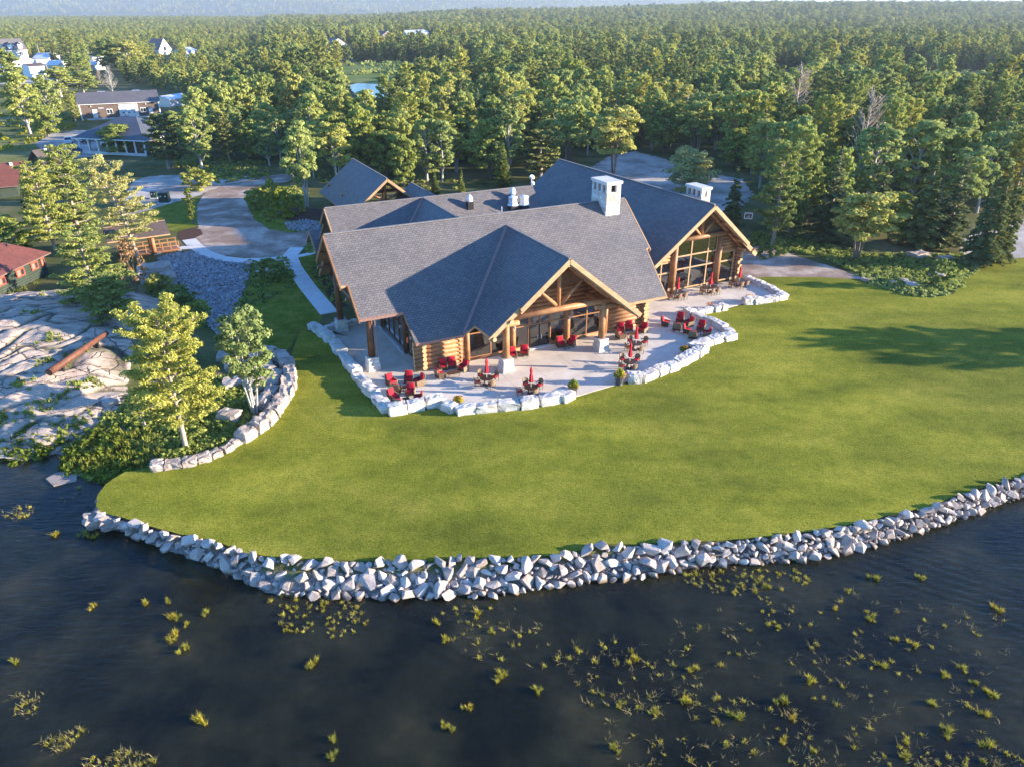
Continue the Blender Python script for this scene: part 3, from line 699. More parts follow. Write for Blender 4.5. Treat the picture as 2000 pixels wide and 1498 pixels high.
boulder_wall([(636, 645), (690, 634), (760, 628)], 8, 0.6, 0.6, 'shaded row of pale blocks behind the left corner of the patio', grp=BW)
boulder_wall([(757, 809), (800, 800), (845, 793), (868, 786)], 3, 0.85, 1.0, 'three large pale blocks at the bottom left corner of the patio', grp=BW)
boulder_wall([(868, 796), (890, 806), (922, 802), (1000, 797), (1050, 790), (1092, 782)], 6, 0.8, 1.0, 'long row of white blocks along the front edge of the patio', grp=BW)
boulder_wall([(1088, 772), (1114, 784)], 1, 0.9, 1.3, 'single big white boulder beside the urn at the front opening', grp=BW, cat='boulder')
boulder_wall([(1224, 744), (1248, 746), (1300, 726), (1346, 704), (1368, 688)], 7, 0.8, 1.05, 'curving row of white blocks right of the front opening', grp=BW)
boulder_wall([(1346, 680), (1378, 692)], 2, 0.75, 1.1, 'pair of white blocks at the notch beside the flower box', grp=BW)
boulder_wall([(1358, 680), (1395, 668), (1436, 660)], 3, 0.75, 1.0, 'three white blocks in front of the right lounge chairs', grp=BW)
boulder_wall([(1430, 658), (1395, 636), (1338, 612)], 5, 0.7, 0.9, 'diagonal row of white blocks behind the right lounge chairs', grp=BW)
boulder_wall([(1340, 618), (1372, 612), (1418, 603)], 5, 0.65, 0.9, 'short row of white blocks below the small orange flower pot', grp=BW)
boulder_wall([(1450, 594), (1490, 591), (1534, 583)], 5, 0.75, 0.9, 'row of white blocks at the far right corner of the patio', grp=BW)
boulder_wall([(1532, 582), (1500, 564), (1456, 547)], 9, 0.6, 0.75, 'far diagonal row of blocks along the gravel track side of the patio', grp=BW)
boulder_wall([(295, 915), (345, 909), (400, 900), (440, 880), (470, 862)], 7, 0.55, 0.8, 'low curved row of grey stones at the left foot of the lawn', blocks_pink, cat='stone wall')
boulder_wall([(470, 864), (515, 832), (545, 800), (565, 765), (570, 730), (552, 706), (515, 694)], 13, 0.95, 1.15, 'high curved wall of pinkish boulders round the left end of the lawn', blocks_pink, cat='stone wall')
boulder_wall([(500, 800), (530, 770), (540, 740), (520, 715), (480, 705), (450, 725)], 9, 0.8, 1.2, 'inner ring of shaded boulders below the curved wall', blocks_pink, cat='stone wall', jit=0.4)
# driftwood boulders
def boulder(px, py, s, label, mesh=None, fl=0.7, cat='boulder', rz=None):
    p = atg(px, py); o = link('boulder', mesh or rnd.choice(blocks_pink), None, (p.x, p.y, p.z + s * fl * 0.25), (0, 0, rnd.random() * 6 if rz is None else rz), (s, s * 0.75, s * fl)); return tag(o, label, cat)
boulder(305, 545, 3.6, 'big tan boulder at the foot of the covered bridge')
boulder(331, 556, 2.4, 'rounded tan boulder just right of the biggest bridge boulder')
boulder(526, 538, 1.3, 'small brown boulder in the planting beside the narrow walk')
boulder(487, 517, 1.2, 'small grey stone on the upper edge of the cobble bed', fl=0.4)
boulder(450, 820, 1.6, 'grey boulder on the ground between the pine and the curved wall')
boulder(438, 700, 1.6, 'flat pale stone behind the multi-stemmed tree', fl=0.4)
boulder(350, 835, 0.9, 'small pale stone beside the big pine trunk')
boulder(218, 790, 1.6, 'whitish stone at the right foot of the bedrock', fl=0.5)
boulder(462, 752, 2.2, 'wide flat grey stone under the multi-stemmed tree', fl=0.4)
boulder(500, 757, 1.6, 'dark upright stone inside the curved wall')
for i, (x, y, s) in enumerate(((1745, 555, 1.1), (1765, 552, 1.3), (1780, 560, 1.6), (1690, 548, 1.0), (1830, 540, 1.8), (1790, 503, 2.6), (1845, 508, 1.8), (1000, 0, 0))):
    if s: boulder(x, y, s, ['small grey rock at the left of the right-hand shrub bed', 'squarish grey rock in the right-hand shrub bed', 'long pale rock in the right-hand shrub bed', 'reddish low rock near the gravel track end',
        'dark rock in front of the young bush by the spruces', 'broad flat bedrock slab under the right spruces', 'grey rock right of the broad bedrock slab'][i], fl=0.35)

# cobble stream bed: thousands of small stones joined
bed_px = [(308, 503), (340, 496), (372, 492), (400, 502), (440, 512), (486, 516), (487, 540), (475, 575), (462, 605), (452, 625), (440, 650), (425, 655), (405, 632), (392, 600), (372, 575), (350, 552), (330, 545), (312, 530)]
sheet('cobble_bed', bed_px, -0.048, simple('cobble_gaps', [(0.3, (0.05, 0.05, 0.055)), (0.7, (0.13, 0.13, 0.14))], 3, 5, 1.0, 0.5, 0.05), jag=0.2)
bedw = [(p.x, p.y) for p in (at(x, y, 0) for x, y in bed_px)]
def scatter(poly, n):
    xs_ = [p[0] for p in poly]; ys_ = [p[1] for p in poly]
    out = []
    while len(out) < n:
        X = nrng.uniform(min(xs_), max(xs_), n * 2); Y = nrng.uniform(min(ys_), max(ys_), n * 2)
        k = inside_np(X, Y, poly); out += list(zip(X[k], Y[k]))
    return out[:n]
cob = [rock_mesh('cobble_shape', 500 + i, M_cobble, 9, 0.7, 0) for i in range(6)]
it = []
for x, y in scatter(bedw, 9500):
    s = rnd.choice((0.16, 0.2, 0.24, 0.3, 0.42)) * rnd.uniform(0.8, 1.2)
    if rnd.random() < 0.01: s *= 2.5
    it.append((rnd.choice(cob), TRS((x, y, -0.03 + s * 0.15), (rnd.random(), rnd.random(), rnd.random() * 6), (s * 1.2, s, s * 0.8))))
link('cobbles', join_meshes('cobbles', it, [M_cobble]), kind='stuff', label='blue grey cobbles filling the dry stream bed below the bridge')
it = []
bed2 = [(p.x, p.y) for p in (at(x, y, 0) for x, y in [(556, 436), (600, 430), (630, 435), (625, 450), (580, 452), (562, 448)])]
for x, y in scatter(bed2, 500):
    s = rnd.uniform(0.2, 0.5); it.append((rnd.choice(cob), TRS((x, y, -0.03 + s * 0.15), (rnd.random(), rnd.random(), rnd.random() * 6), (s * 1.2, s, s * 0.8))))
link('pale_cobbles', join_meshes('pale_cobbles', it, [M_cobble]), kind='stuff', label='small patch of pale cobbles left of the rear entrance')

# ---- bedrock outcrop: displaced surface with crevices
def bedrock_mat():
    m, n, l, b, o = newmat('glaciated_bedrock')
    t = tex(n, l, 0.35, 8, 0.62, stretch=(0.7, 1.5, 1)); r = ramp(n, [(0.3, (0.29, 0.235, 0.185)), (0.43, (0.43, 0.35, 0.28)), (0.56, (0.56, 0.43, 0.335)), (0.7, (0.56, 0.36, 0.255))]); l.new(t.outputs[0], r.inputs[0])
    t2 = tex(n, l, 6, 6, 0.7); r2 = ramp(n, [(0.3, (0.65,) * 3), (0.7, (1.2,) * 3)]); l.new(t2.outputs[0], r2.inputs[0])
    c = mixc(n, l, 1.0, r.outputs[0], r2.outputs[0], 'MULTIPLY')
    at_ = n.new('ShaderNodeAttribute'); at_.attribute_name = 'crack'
    t3 = tex(n, l, 1.2, 5, 0.7); r3 = ramp(n, [(0.45, (0.05, 0.04, 0.03)), (0.6, (0.09, 0.10, 0.02))]); l.new(t3.outputs[0], r3.inputs[0])
    c = mixc(n, l, at_.outputs['Fac'], c, r3.outputs[0])
    tc = n.new('ShaderNodeTexCoord'); mp = n.new('ShaderNodeMapping'); mp.vector_type = 'TEXTURE'; mp.inputs['Rotation'].default_value = (0, 0, math.radians(28)); mp.inputs['Scale'].default_value = (3.4, 1.5, 3.0)
    wz = tex(n, l, 0.45, 5, 0.6); wa = n.new('ShaderNodeVectorMath'); wa.operation = 'MULTIPLY_ADD'; wa.inputs[1].default_value = (1.6, 1.6, 0); l.new(wz.outputs['Color'], wa.inputs[0]); l.new(tc.outputs['Object'], wa.inputs[2]); l.new(wa.outputs[0], mp.inputs[0])
    hs = []
    for sc, wd in ((0.36, 0.017), (0.95, 0.02)):
        vo = n.new('ShaderNodeTexVoronoi'); vo.feature = 'DISTANCE_TO_EDGE'; vo.inputs['Scale'].default_value = sc; l.new(mp.outputs[0], vo.inputs['Vector'])
        rr = n.new('ShaderNodeMapRange'); rr.inputs[1].default_value = 0.0; rr.inputs[2].default_value = wd; l.new(vo.outputs['Distance'], rr.inputs[0]); hs.append(rr.outputs[0])
    msk = tex(n, l, 0.25, 3, 0.5); mk = n.new('ShaderNodeMapRange'); mk.inputs[1].default_value = 0.48; mk.inputs[2].default_value = 0.56; l.new(msk.outputs[0], mk.inputs[0])
    h2 = n.new('ShaderNodeMath'); h2.operation = 'MAXIMUM'; l.new(hs[1], h2.inputs[0]); l.new(mk.outputs[0], h2.inputs[1])
    hm = n.new('ShaderNodeMath'); hm.operation = 'MINIMUM'; l.new(hs[0], hm.inputs[0]); l.new(h2.outputs[0], hm.inputs[1])
    c = mixc(n, l, hm.outputs[0], (0.11, 0.085, 0.06), c)
    hsum = n.new('ShaderNodeMath'); hsum.operation = 'MULTIPLY_ADD'; hsum.inputs[1].default_value = 0.35; l.new(t2.outputs[0], hsum.inputs[0]); l.new(hm.outputs[0], hsum.inputs[2])
    l.new(c, b.inputs['Base Color']); b.inputs['Roughness'].default_value = 0.9
    bump(n, l, b, hsum.outputs[0], 0.8, 0.10); return m
gx = np.arange(-72, -29.5, 0.2); gy = np.arange(48.5, 88, 0.2); GX, GY = np.meshgrid(gx, gy)
rbase = height_np(GX, GY)
# ragged outline
rock_px = [(-260, 560), (40, 566), (150, 557), (250, 560), (300, 575), (322, 592), (300, 610), (250, 640), (240, 700), (232, 740), (228, 780), (190, 800), (150, 830), (60, 850), (0, 862), (-260, 900)]
rp = [at(x, y, 0.8) for x, y in rock_px]; rpoly = [(p.x, p.y) for p in rp]
dd = dist_np(GX, GY, rp + [rp[0]]); ii = inside_np(GX, GY, rpoly); sdist = np.where(ii, dd, -dd)
HR = np.zeros(GX.shape); CR = np.zeros(GX.shape)
ang = math.radians(33); ca, sa = math.cos(ang), math.sin(ang)
for j in range(GX.shape[0]):
    for i in range(GX.shape[1]):
        if sdist[j, i] < -2.5: HR[j, i] = -3; continue
        x, y = GX[j, i], GY[j, i]
        a, b_ = x * ca + y * sa, -x * sa + y * ca
        w = noise.noise(Vector((x * 0.25, y * 0.25, 3))) * 1.8
        q = Vector((a * 0.13 + w * 0.12, b_ * 0.30 + w * 0.35, 0))
        dv, pv = noise.voronoi(q, distance_metric='DISTANCE', exponent=2.5)
        e = dv[1] - dv[0]; ck = max(0.0, 1 - e / 0.06)
        q2 = Vector((a * 0.5 + w * 0.3 + 9, b_ * 0.75, 5)); d2, p2 = noise.voronoi(q2, distance_metric='DISTANCE', exponent=2.5)
        ck2 = max(0.0, 1 - (d2[1] - d2[0]) / 0.07) * 0.55 * (1.0 if noise.noise(Vector((x * .12, y * .12, 8))) > -0.05 else 0.2)
        lev = noise.noise(Vector(pv[0]) * 7.1)
        k = max(0.0, min(1.0, (sdist[j, i] + 1.2) / 3.5))
        HR[j, i] = rbase[j, i] + (0.6 + lev * 0.20 + 0.10 * math.sqrt(max(0, min(1, e / 0.3))) + 0.2 * noise.fractal(Vector((x * .5, y * .5, 0)), 1.0, 2.0, 4)) * k ** 0.6 - 0.20 * ck * k - 0.08 * ck2 * k - (0.7 if k <= 0 else 0) - 0.25 * (1 - k)
        CR[j, i] = min(1.0, ck * 1.0 + ck2 * 0.35)
me = grid_mesh('bedrock', GX, GY, HR, True)
at_ = me.attributes.new('crack', 'FLOAT', 'POINT'); at_.data.foreach_set('value', CR.ravel().astype(np.float32))
me.materials.append(bedrock_mat())
bm = bmesh.new(); bm.from_mesh(me); bmesh.ops.delete(bm, geom=[v for v in bm.verts if v.co.z < -2.4 or v.co.z < height_np(np.array([v.co.x]), np.array([v.co.y]))[0] - 0.5] if False else [v for v in bm.verts if v.co.z < -2.4], context='VERTS'); bm.to_mesh(me); bm.free()
link('bedrock', me, kind='structure')
def rock_top(x, y):
    i = int(round((x + 72) / 0.2)); j = int(round((y - 48.5) / 0.2))
    if 0 <= i < GX.shape[1] and 0 <= j < GX.shape[0]: return max(HR[j, i], rbase[j, i])
    return gh(x, y)
# flat rock in the bay
bm = bmesh.new()
isl = [(90, 936), (112, 924), (150, 920), (178, 924), (150, 930), (150, 940), (125, 946), (105, 950)]
P = [at(x, y, WATER) for x, y in isl]; c = sum(P, Vector()) / len(P)
mb = MB(); mb.prism([(p.x - c.x, p.y - c.y) for p in P], -0.5, 0.05)
o = mb.build('flat_rock', M_rock_pink); o.location = (c.x, c.y, WATER + 0.04); tag(o, 'flat pinkish rock lying in the water of the left bay', 'rock')

# ------------------------------------------------------------------ the lodge (local axes: x along the front, y to the back)
lodge = empty('log_lodge', LO, LANG, label='large log lodge with steep dark shingle roofs and two stone chimneys beside the patio', cat='lodge')
def add_uv(me):
    uv = me.uv_layers.new(name='UVMap')
    for p in me.polygons:
        n = p.normal; e = Vector((0, 0, 1)).cross(n)
        if e.length < 1e-3: e = Vector((1, 0, 0))
        e.normalize(); s = n.cross(e)
        for li in p.loop_indices:
            c = me.vertices[me.loops[li].vertex_index].co; uv.data[li].uv = (c.dot(e), c.dot(s))
def roof(poly, parent, m=None, t=0.22, name='roof', rim=None, **k):
    mb = MB(); mb.slab(poly, t, 0, 1)
    me = mb.mesh(name, [m or M_shingle, rim or M_trim])
    bm = bmesh.new(); bm.from_mesh(me); bmesh.ops.recalc_face_normals(bm, faces=bm.faces)
    bmesh.ops.triangulate(bm, faces=[f for f in bm.faces if len(f.verts) > 4]); bm.to_mesh(me); bm.free()
    add_uv(me)
    return link(name, me, parent, **k)
SL = 0.8
def zA(v): return 3.38 + SL * (v + 1.2) if v < 8.85 else 3.38 + SL * (2 * 8.85 - v + 1.2)
VT = (10.42 - 3.38) / SL - 1.2
# front slope in two faces left and right of the cross gable, rear slope
A = lambda u, v: (u, v, zA(v))
mid_u = 13.15
roof([A(-5.25, 8.85), A(-5.2, 4.3), A(-4.5, 4.3), A(-4.5, 1.45), A(-0.5, 1.45), A(-0.35, -1.2), A(4.35, -1.2), A(mid_u, VT), A(mid_u, 8.85)], lodge)
roof([A(mid_u, 8.85), A(mid_u, VT), A(21.95, -1.2), A(27.3, -1.2), A(27.8, 3.5), A(28.25, 3.55), A(28.25, 8.85)], lodge)
R2 = lambda v: 2 * 8.85 - v
roof([A(-5.25, 8.85), A(28.25, 8.85), A(28.25, R2(3.5)), A(27.3, R2(3.5)), A(27.3, R2(-1.2)), A(-0.4, R2(-1.2)), A(-0.5, R2(1.4)), A(-4.5, R2(1.4)), A(-4.5, R2(4.3)), A(-5.2, R2(4.3))][::-1], lodge)
G = lambda u, v: (u, v, 10.42 - SL * abs(u - mid_u))
roof([G(mid_u, -5.0), G(8.3, -5.0), G(8.3, -4.65), G(5.4, -4.65), G(5.35, -1.55), G(4.35, -1.2), G(mid_u, VT)], lodge, t=0.26)
roof([G(mid_u, -5.0), G(mid_u, VT), G(21.95, -1.2), G(21.3, -1.5), G(21.3, -4.65), G(21.3, -5.0)], lodge, t=0.26)
def cap(a, b, w=0.28, m=None, name='ridge_cap', lift=0.03, parent=None):
    MB().beam(Vector(a) + Vector((0, 0, lift)), Vector(b) + Vector((0, 0, lift)), w, 0.07).build(name, m or M_shcap, parent or lodge)
M_shcap = simple('ridge_shingle', [(0.3, (0.17, 0.16, 0.16)), (0.7, (0.24, 0.225, 0.22))], 3, 4, 0.85, 0.2, 0.02, fine=(8, 0.2))
cap(A(-5.25, 8.85), A(28.25, 8.85)); cap(G(mid_u, -5.0), G(mid_u, VT))
cap(A(4.35, -1.2), A(mid_u, VT), 0.30, M_copper, 'valley_flashing', 0.05)
cap(A(21.95, -1.2), A(mid_u, VT), 0.30, M_copper, 'valley_flashing', 0.05)
# rake boards of the cross gable (double board) and of the left gable
def rake(a, b, h=0.42, w=0.12, name='rake_board', drop=0.26, m=None):
    a = Vector(a) - Vector((0, 0, drop)); b = Vector(b) - Vector((0, 0, drop)); MB().beam(a, b, w, h).build(name, m or M_trim, lodge)
for s in (-1, 1):
    rake((mid_u, -5.07, 10.45), (mid_u + s * (4.85 if s < 0 else 8.2), -5.07, 10.45 - SL * (4.85 if s < 0 else 8.2)))
    rake((mid_u, -4.93, 10.2), (mid_u + s * (4.85 if s < 0 else 8.1), -4.93, 10.2 - SL * (4.85 if s < 0 else 8.1)), 0.3)
rake((8.4, -4.72, 10.42 - SL * 4.75), (5.35, -4.72, 10.42 - SL * 7.8))
rake((-5.32, 8.85, 11.45), (-5.27, 4.25, zA(4.25) + 0.02), m=M_frame); rake((-4.57, 4.6, zA(4.6)), (-4.57, 1.4, zA(1.4)), m=M_frame)  # left rakes take a darker timber, their shadow put into the colour
rake((-5.32, 8.85, 11.45), (-5.27, R2(4.25), zA(4.25) + 0.02), m=M_frame); rake((-4.57, R2(4.6), zA(4.6)), (-4.57, R2(1.4), zA(1.4)), m=M_frame)
rake((28.32, 8.85, 11.45), (28.32, 3.5, zA(3.5))); rake((27.4, -1.25, 3.36), (27.87, 3.5, zA(3.5)), 0.3)
# eave fascia
MB().beam((-0.35, -1.26, 3.24), (4.4, -1.26, 3.24), 0.1, 0.26).build('gutter', M_copper, lodge)
MB().beam((21.9, -1.26, 3.24), (27.3, -1.26, 3.24), 0.1, 0.2).build('gutter', M_trim, lodge)
MB().beam((-4.5, 1.39, 5.36), (-0.45, 1.39, 5.36), 0.1, 0.26).build('gutter', M_copper, lodge)
MB().tube([(4.45, -1.25, 3.2), (4.6, -0.45, 2.9), (4.62, -0.35, 0.05)], [0.06] * 3, 6).build('downpipe', M_copper, lodge)
MB().tube([(-3.3, 1.5, 5.3), (-3.05, 1.95, 4.9), (-3.05, 1.98, 0.1)], [0.055] * 3, 6).build('downpipe', M_copper, lodge)

def logw(a, b, r, m=None, name='log', n=10, r2=None, parent=None):
    mb = MB(); mb.log(a, b, r, r2, n)
    o = mb.build(name, [m or M_log, M_logend], parent or lodge, smooth=False, fix=False)
    for p in o.data.polygons: p.use_smooth = len(p.vertices) == 4
    return o
# log walls on the front
nl, lr = 7, 0.225
for i in range(nl):
    z = 0.2 + i * 0.425
    logw((-0.15 - 0.12 * rnd.random(), 0, z), (4.75, 0, z), lr * rnd.uniform(0.95, 1.06))
    logw((20.75, 0, z), (26.0 + 0.1 * rnd.random(), 0, z), lr * rnd.uniform(0.95, 1.06))
    z2 = z + 0.20
    logw((0.72, -0.42 - 0.1 * rnd.random(), z2), (0.72, 1.5, z2), lr * rnd.uniform(0.92, 1.08), M_log)
    logw((25.35, -0.5 - 0.2 * rnd.random(), z2), (25.35, 17.7, z2), lr, M_log)
for i in range(3):                       # side logs carrying the roof, left corner
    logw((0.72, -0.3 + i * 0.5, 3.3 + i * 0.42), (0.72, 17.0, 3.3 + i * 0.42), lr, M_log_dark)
# glazed front wall
def uw(x): return onv(x, 726 - 0.2054 * (x - 814), 0)[0]
def pane(a, b, c, d, parent=None): MB().add([a, b, c, d], [(0, 1, 2, 3)]).build('pane', M_glass, parent or lodge, fix=False)
def window(us, zs, v, m=None, fw=0.11, fd=0.14, skip=(), name='window', parent=None, th=0.1):
    """frame of stiles and rails in the plane y=v with one pane per opening; a child of the lodge"""
    mb = MB()
    for u in us: mb.box((u, v, (zs[0] + zs[-1]) / 2), (fw, fd, zs[-1] - zs[0] + fw))
    for z in zs: mb.box(((us[0] + us[-1]) / 2, v - 0.004, z), (us[-1] - us[0] - fw + 0.002, fd - 0.02, fw))
    w = mb.build(name, m or M_frame, parent or lodge)
    for i in range(len(us) - 1):
        for j in range(len(zs) - 1):
            if (i, j) in skip: continue
            u0, u1, z0, z1 = us[i] + fw / 2, us[i + 1] - fw / 2, zs[j] + fw / 2, zs[j + 1] - fw / 2
            MB().add([(u0, v, z0), (u1, v, z0), (u1, v, z1), (u0, v, z1)], [(0, 1, 2, 3)]).build('pane', M_glass, w, fix=False)
    return w
pa, pb = uw(1001), uw(1106)
window([5.35, uw(958.5), uw(984) + 0.25, pa - 0.3], [0.3, 2.75], -0.02)
window([pa + 0.28, uw(1031.5)], [0.3, 2.5, 3.35], -0.02)
window([uw(1073.5), pb - 0.3], [0.3, 2.5, 3.35], -0.02)
window([uw(1031.5) + 0.13, (uw(1031.5) + uw(1073.5)) / 2, uw(1073.5) - 0.13], [2.5, 3.35], -0.021)
window([pb + 0.3, uw(1143.5), 20.5], [0.3, 2.5, 3.35], -0.02)
d0, d1 = uw(1033), uw(1071)
dm = (d0 + d1) / 2
for a, b in ((d0 + 0.05, dm - 0.02), (dm + 0.02, d1 - 0.05)):
    dr = window([a, b], [0.16, 1.1, 2.4], -0.05, M_bluemetal, 0.09, 0.08, name='door')
    MB().box(((b - 0.18 if b < dm + 0.01 else a + 0.18), -0.13, 1.1), (0.04, 0.06, 0.5)).build('handle', M_galv, dr)
MB().box(((d0 + d1) / 2, -0.25, 0.04), (d1 - d0 + 0.3, 0.5, 0.1)).build('threshold', M_conc, lodge)
for a, b in ((5.2, d0 - 0.1), (d1 + 0.1, 20.6)): logw((a, -0.02, 0.13), (b, -0.02, 0.13), 0.17)
for u in (5.12, pa, pb, 20.65): logw((u, -0.05, 0), (u, -0.05, 3.5), 0.27, r2=0.25, n=12, name='wall_post')
# logs above the glass, then shingled gable with windows
for i in range(6):
    z = 3.62 + i * 0.43; hw = (10.42 - z - 0.45) / SL
    logw((mid_u - hw, 0, z), (mid_u + hw, 0, z), lr, M_log if i < 4 else M_log)
zt = 6.0; hw = (10.1 - zt) / SL
MB().add([(mid_u - hw, 0.05, zt), (mid_u + hw, 0.05, zt), (mid_u, 0.05, 10.1)], [(0, 1, 2)]).build('gable_wall', M_shake, lodge, fix=False)
window([mid_u - 2.4, mid_u - 1.2, mid_u - 0.1], [6.25, 7.9], -0.06, M_frame, 0.14)
logw((mid_u + 0.15, -0.12, 6.0), (mid_u + 0.15, -0.12, 9.6), 0.2, M_frame)
# porch truss of the cross gable
TV = -3.4
logw((7.0, TV, 5.12), (19.4, TV, 5.12), 0.29, name='truss_beam', n=12)
logw((6.75, TV, 4.5), (8.9, TV, 4.5), 0.24, name='truss_beam'); logw((17.2, TV, 4.5), (19.7, TV, 4.5), 0.24, name='truss_beam')
logw((mid_u - 0.1, TV, 5.45), (mid_u - 0.1, TV, 9.7), 0.21, name='king_post')
logw((10.5, TV, 7.6), (mid_u - 0.35, TV, 5.55), 0.19, name='brace'); logw((15.6, TV, 7.7), (mid_u + 0.15, TV, 5.55), 0.19, name='brace')
for s in (-1, 1): logw((mid_u + s * 7.1, TV, 10.42 - SL * 7.1 - 0.62), (mid_u, TV, 9.85), 0.24, M_log, 'rafter')
for s in (-1, 1):
    for q in (3.0, 5.7, 7.4):
        logw((mid_u + s * q, -4.95, 10.42 - SL * q - 0.52), (mid_u + s * q, 0, 10.42 - SL * q - 0.52), 0.2, name='purlin')
logw((mid_u, -5.0, 9.82), (mid_u, 0, 9.82), 0.2, name='purlin')
for u in (7.6, 18.05):
    logw((u, TV, 4.9), (u, 0, 4.9), 0.22, name='tie_log')
def pedestal_mesh():
    mb = MB(); r0, r1, h = 0.62, 0.46, 1.15
    v = [(-r0, -r0, 0), (r0, -r0, 0), (r0, r0, 0), (-r0, r0, 0), (-r1, -r1, h), (r1, -r1, h), (r1, r1, h), (-r1, r1, h)]
    mb.add(v, [(0, 1, 5, 4), (1, 2, 6, 5), (2, 3, 7, 6), (3, 0, 4, 7), (4, 5, 6, 7)]); mb.box((0, 0, h + 0.06), (1.06, 1.06, 0.14))
    me = mb.mesh('pedestal', M_pedestal)
    return me
ped = pedestal_mesh()
def stone_faces(parent, r0, r1, h, z0, rows, r, seed, m):
    """individual face stones on the four sides of a tapered pier"""
    q = random.Random(seed)
    for side in range(4):
        R = Matrix.Rotation(side * math.pi / 2, 4, 'Z')
        for i in range(rows):
            za, zb = z0 + h * i / rows, z0 + h * (i + 1) / rows
            cuts = sorted([-1, 1] + ([q.uniform(-0.4, 0.4)] if q.random() < 0.8 else []))
            for a, b in zip(cuts[:-1], cuts[1:]):
                w0 = r0 + (r1 - r0) * (za - z0) / h; w1 = r0 + (r1 - r0) * (zb - z0) / h; g = 0.018
                p = q.uniform(0.015, 0.05)
                f = [(a * w0 + g, -w0, za + g), (b * w0 - g, -w0, za + g), (b * w1 - g, -w1, zb - g), (a * w1 + g, -w1, zb - g)]
                o = [(x, y - p, z) for x, y, z in f]
                vs = [R @ Vector(k) for k in f + o]
                MB().add(vs, [(4, 5, 6, 7), (0, 1, 5, 4), (1, 2, 6, 5), (2, 3, 7, 6), (3, 0, 4, 7)]).build('stone', m, parent, fix=False)
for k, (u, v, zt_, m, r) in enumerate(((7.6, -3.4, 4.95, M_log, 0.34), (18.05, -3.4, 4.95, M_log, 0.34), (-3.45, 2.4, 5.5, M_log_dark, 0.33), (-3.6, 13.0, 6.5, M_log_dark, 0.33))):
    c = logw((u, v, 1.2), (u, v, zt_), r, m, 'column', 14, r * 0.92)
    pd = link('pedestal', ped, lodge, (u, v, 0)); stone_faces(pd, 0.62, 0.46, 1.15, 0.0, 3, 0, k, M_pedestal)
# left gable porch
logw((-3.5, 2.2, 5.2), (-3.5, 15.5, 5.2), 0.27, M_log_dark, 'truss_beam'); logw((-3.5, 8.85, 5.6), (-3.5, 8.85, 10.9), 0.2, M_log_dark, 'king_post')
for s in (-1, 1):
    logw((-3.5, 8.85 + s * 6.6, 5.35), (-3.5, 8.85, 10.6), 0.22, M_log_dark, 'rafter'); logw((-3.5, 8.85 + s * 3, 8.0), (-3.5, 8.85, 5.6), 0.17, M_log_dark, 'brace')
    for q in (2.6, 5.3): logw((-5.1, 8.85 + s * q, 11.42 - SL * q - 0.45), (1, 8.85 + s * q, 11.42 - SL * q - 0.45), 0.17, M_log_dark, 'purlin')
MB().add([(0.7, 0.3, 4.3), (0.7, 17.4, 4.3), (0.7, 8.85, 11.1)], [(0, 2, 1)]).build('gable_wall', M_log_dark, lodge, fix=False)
# glazed left wall (dark, in the shade)
def window_v(vs_, zs, u, m=None, fw=0.14, fd=0.14):
    mb = MB()
    for v in vs_: mb.box((u, v, (zs[0] + zs[-1]) / 2), (fd, fw, zs[-1] - zs[0] + fw))
    for z in zs: mb.box((u - 0.004, (vs_[0] + vs_[-1]) / 2, z), (fd - 0.02, vs_[-1] - vs_[0] - fw + 0.002, fw))
    w = mb.build('window', m or M_log_dark, lodge)
    for i in range(len(vs_) - 1):
        for j in range(len(zs) - 1):
            MB().add([(u, vs_[i] + fw / 2, zs[j] + fw / 2), (u, vs_[i + 1] - fw / 2, zs[j] + fw / 2), (u, vs_[i + 1] - fw / 2, zs[j + 1] - fw / 2), (u, vs_[i] + fw / 2, zs[j + 1] - fw / 2)], [(3, 2, 1, 0)]).build('pane', M_glass, w, fix=False)
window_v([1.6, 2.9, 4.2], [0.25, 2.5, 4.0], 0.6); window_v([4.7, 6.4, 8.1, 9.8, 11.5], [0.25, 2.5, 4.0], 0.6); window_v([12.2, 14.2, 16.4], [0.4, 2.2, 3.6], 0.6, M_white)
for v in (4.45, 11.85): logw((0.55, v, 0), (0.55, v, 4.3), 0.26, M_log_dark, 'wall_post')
MB().box((0.25, 8.0, 0.05), (0.3, 8.0, 0.12)).build('threshold', M_galv, lodge)
def sconce(x, y, z, dx, dy):
    mb = MB(); mb.box((x, y, z), (0.12, 0.12, 0.2)); mb.box((x + dx * 0.12, y + dy * 0.12, z + 0.08), (0.2, 0.2, 0.04)); mb.tube([(x + dx * 0.16, y + dy * 0.16, z - 0.2), (x + dx * 0.16, y + dy * 0.16, z + 0.06)], [0.06, 0.09], 6)
    mb.build('wall_lamp', M_galv, lodge)
for u in (pa, pb): sconce(u, -0.36, 2.75, 0, -1)
for v in (4.45, 1.3): sconce(0.2, v, 2.9, -1, 0)
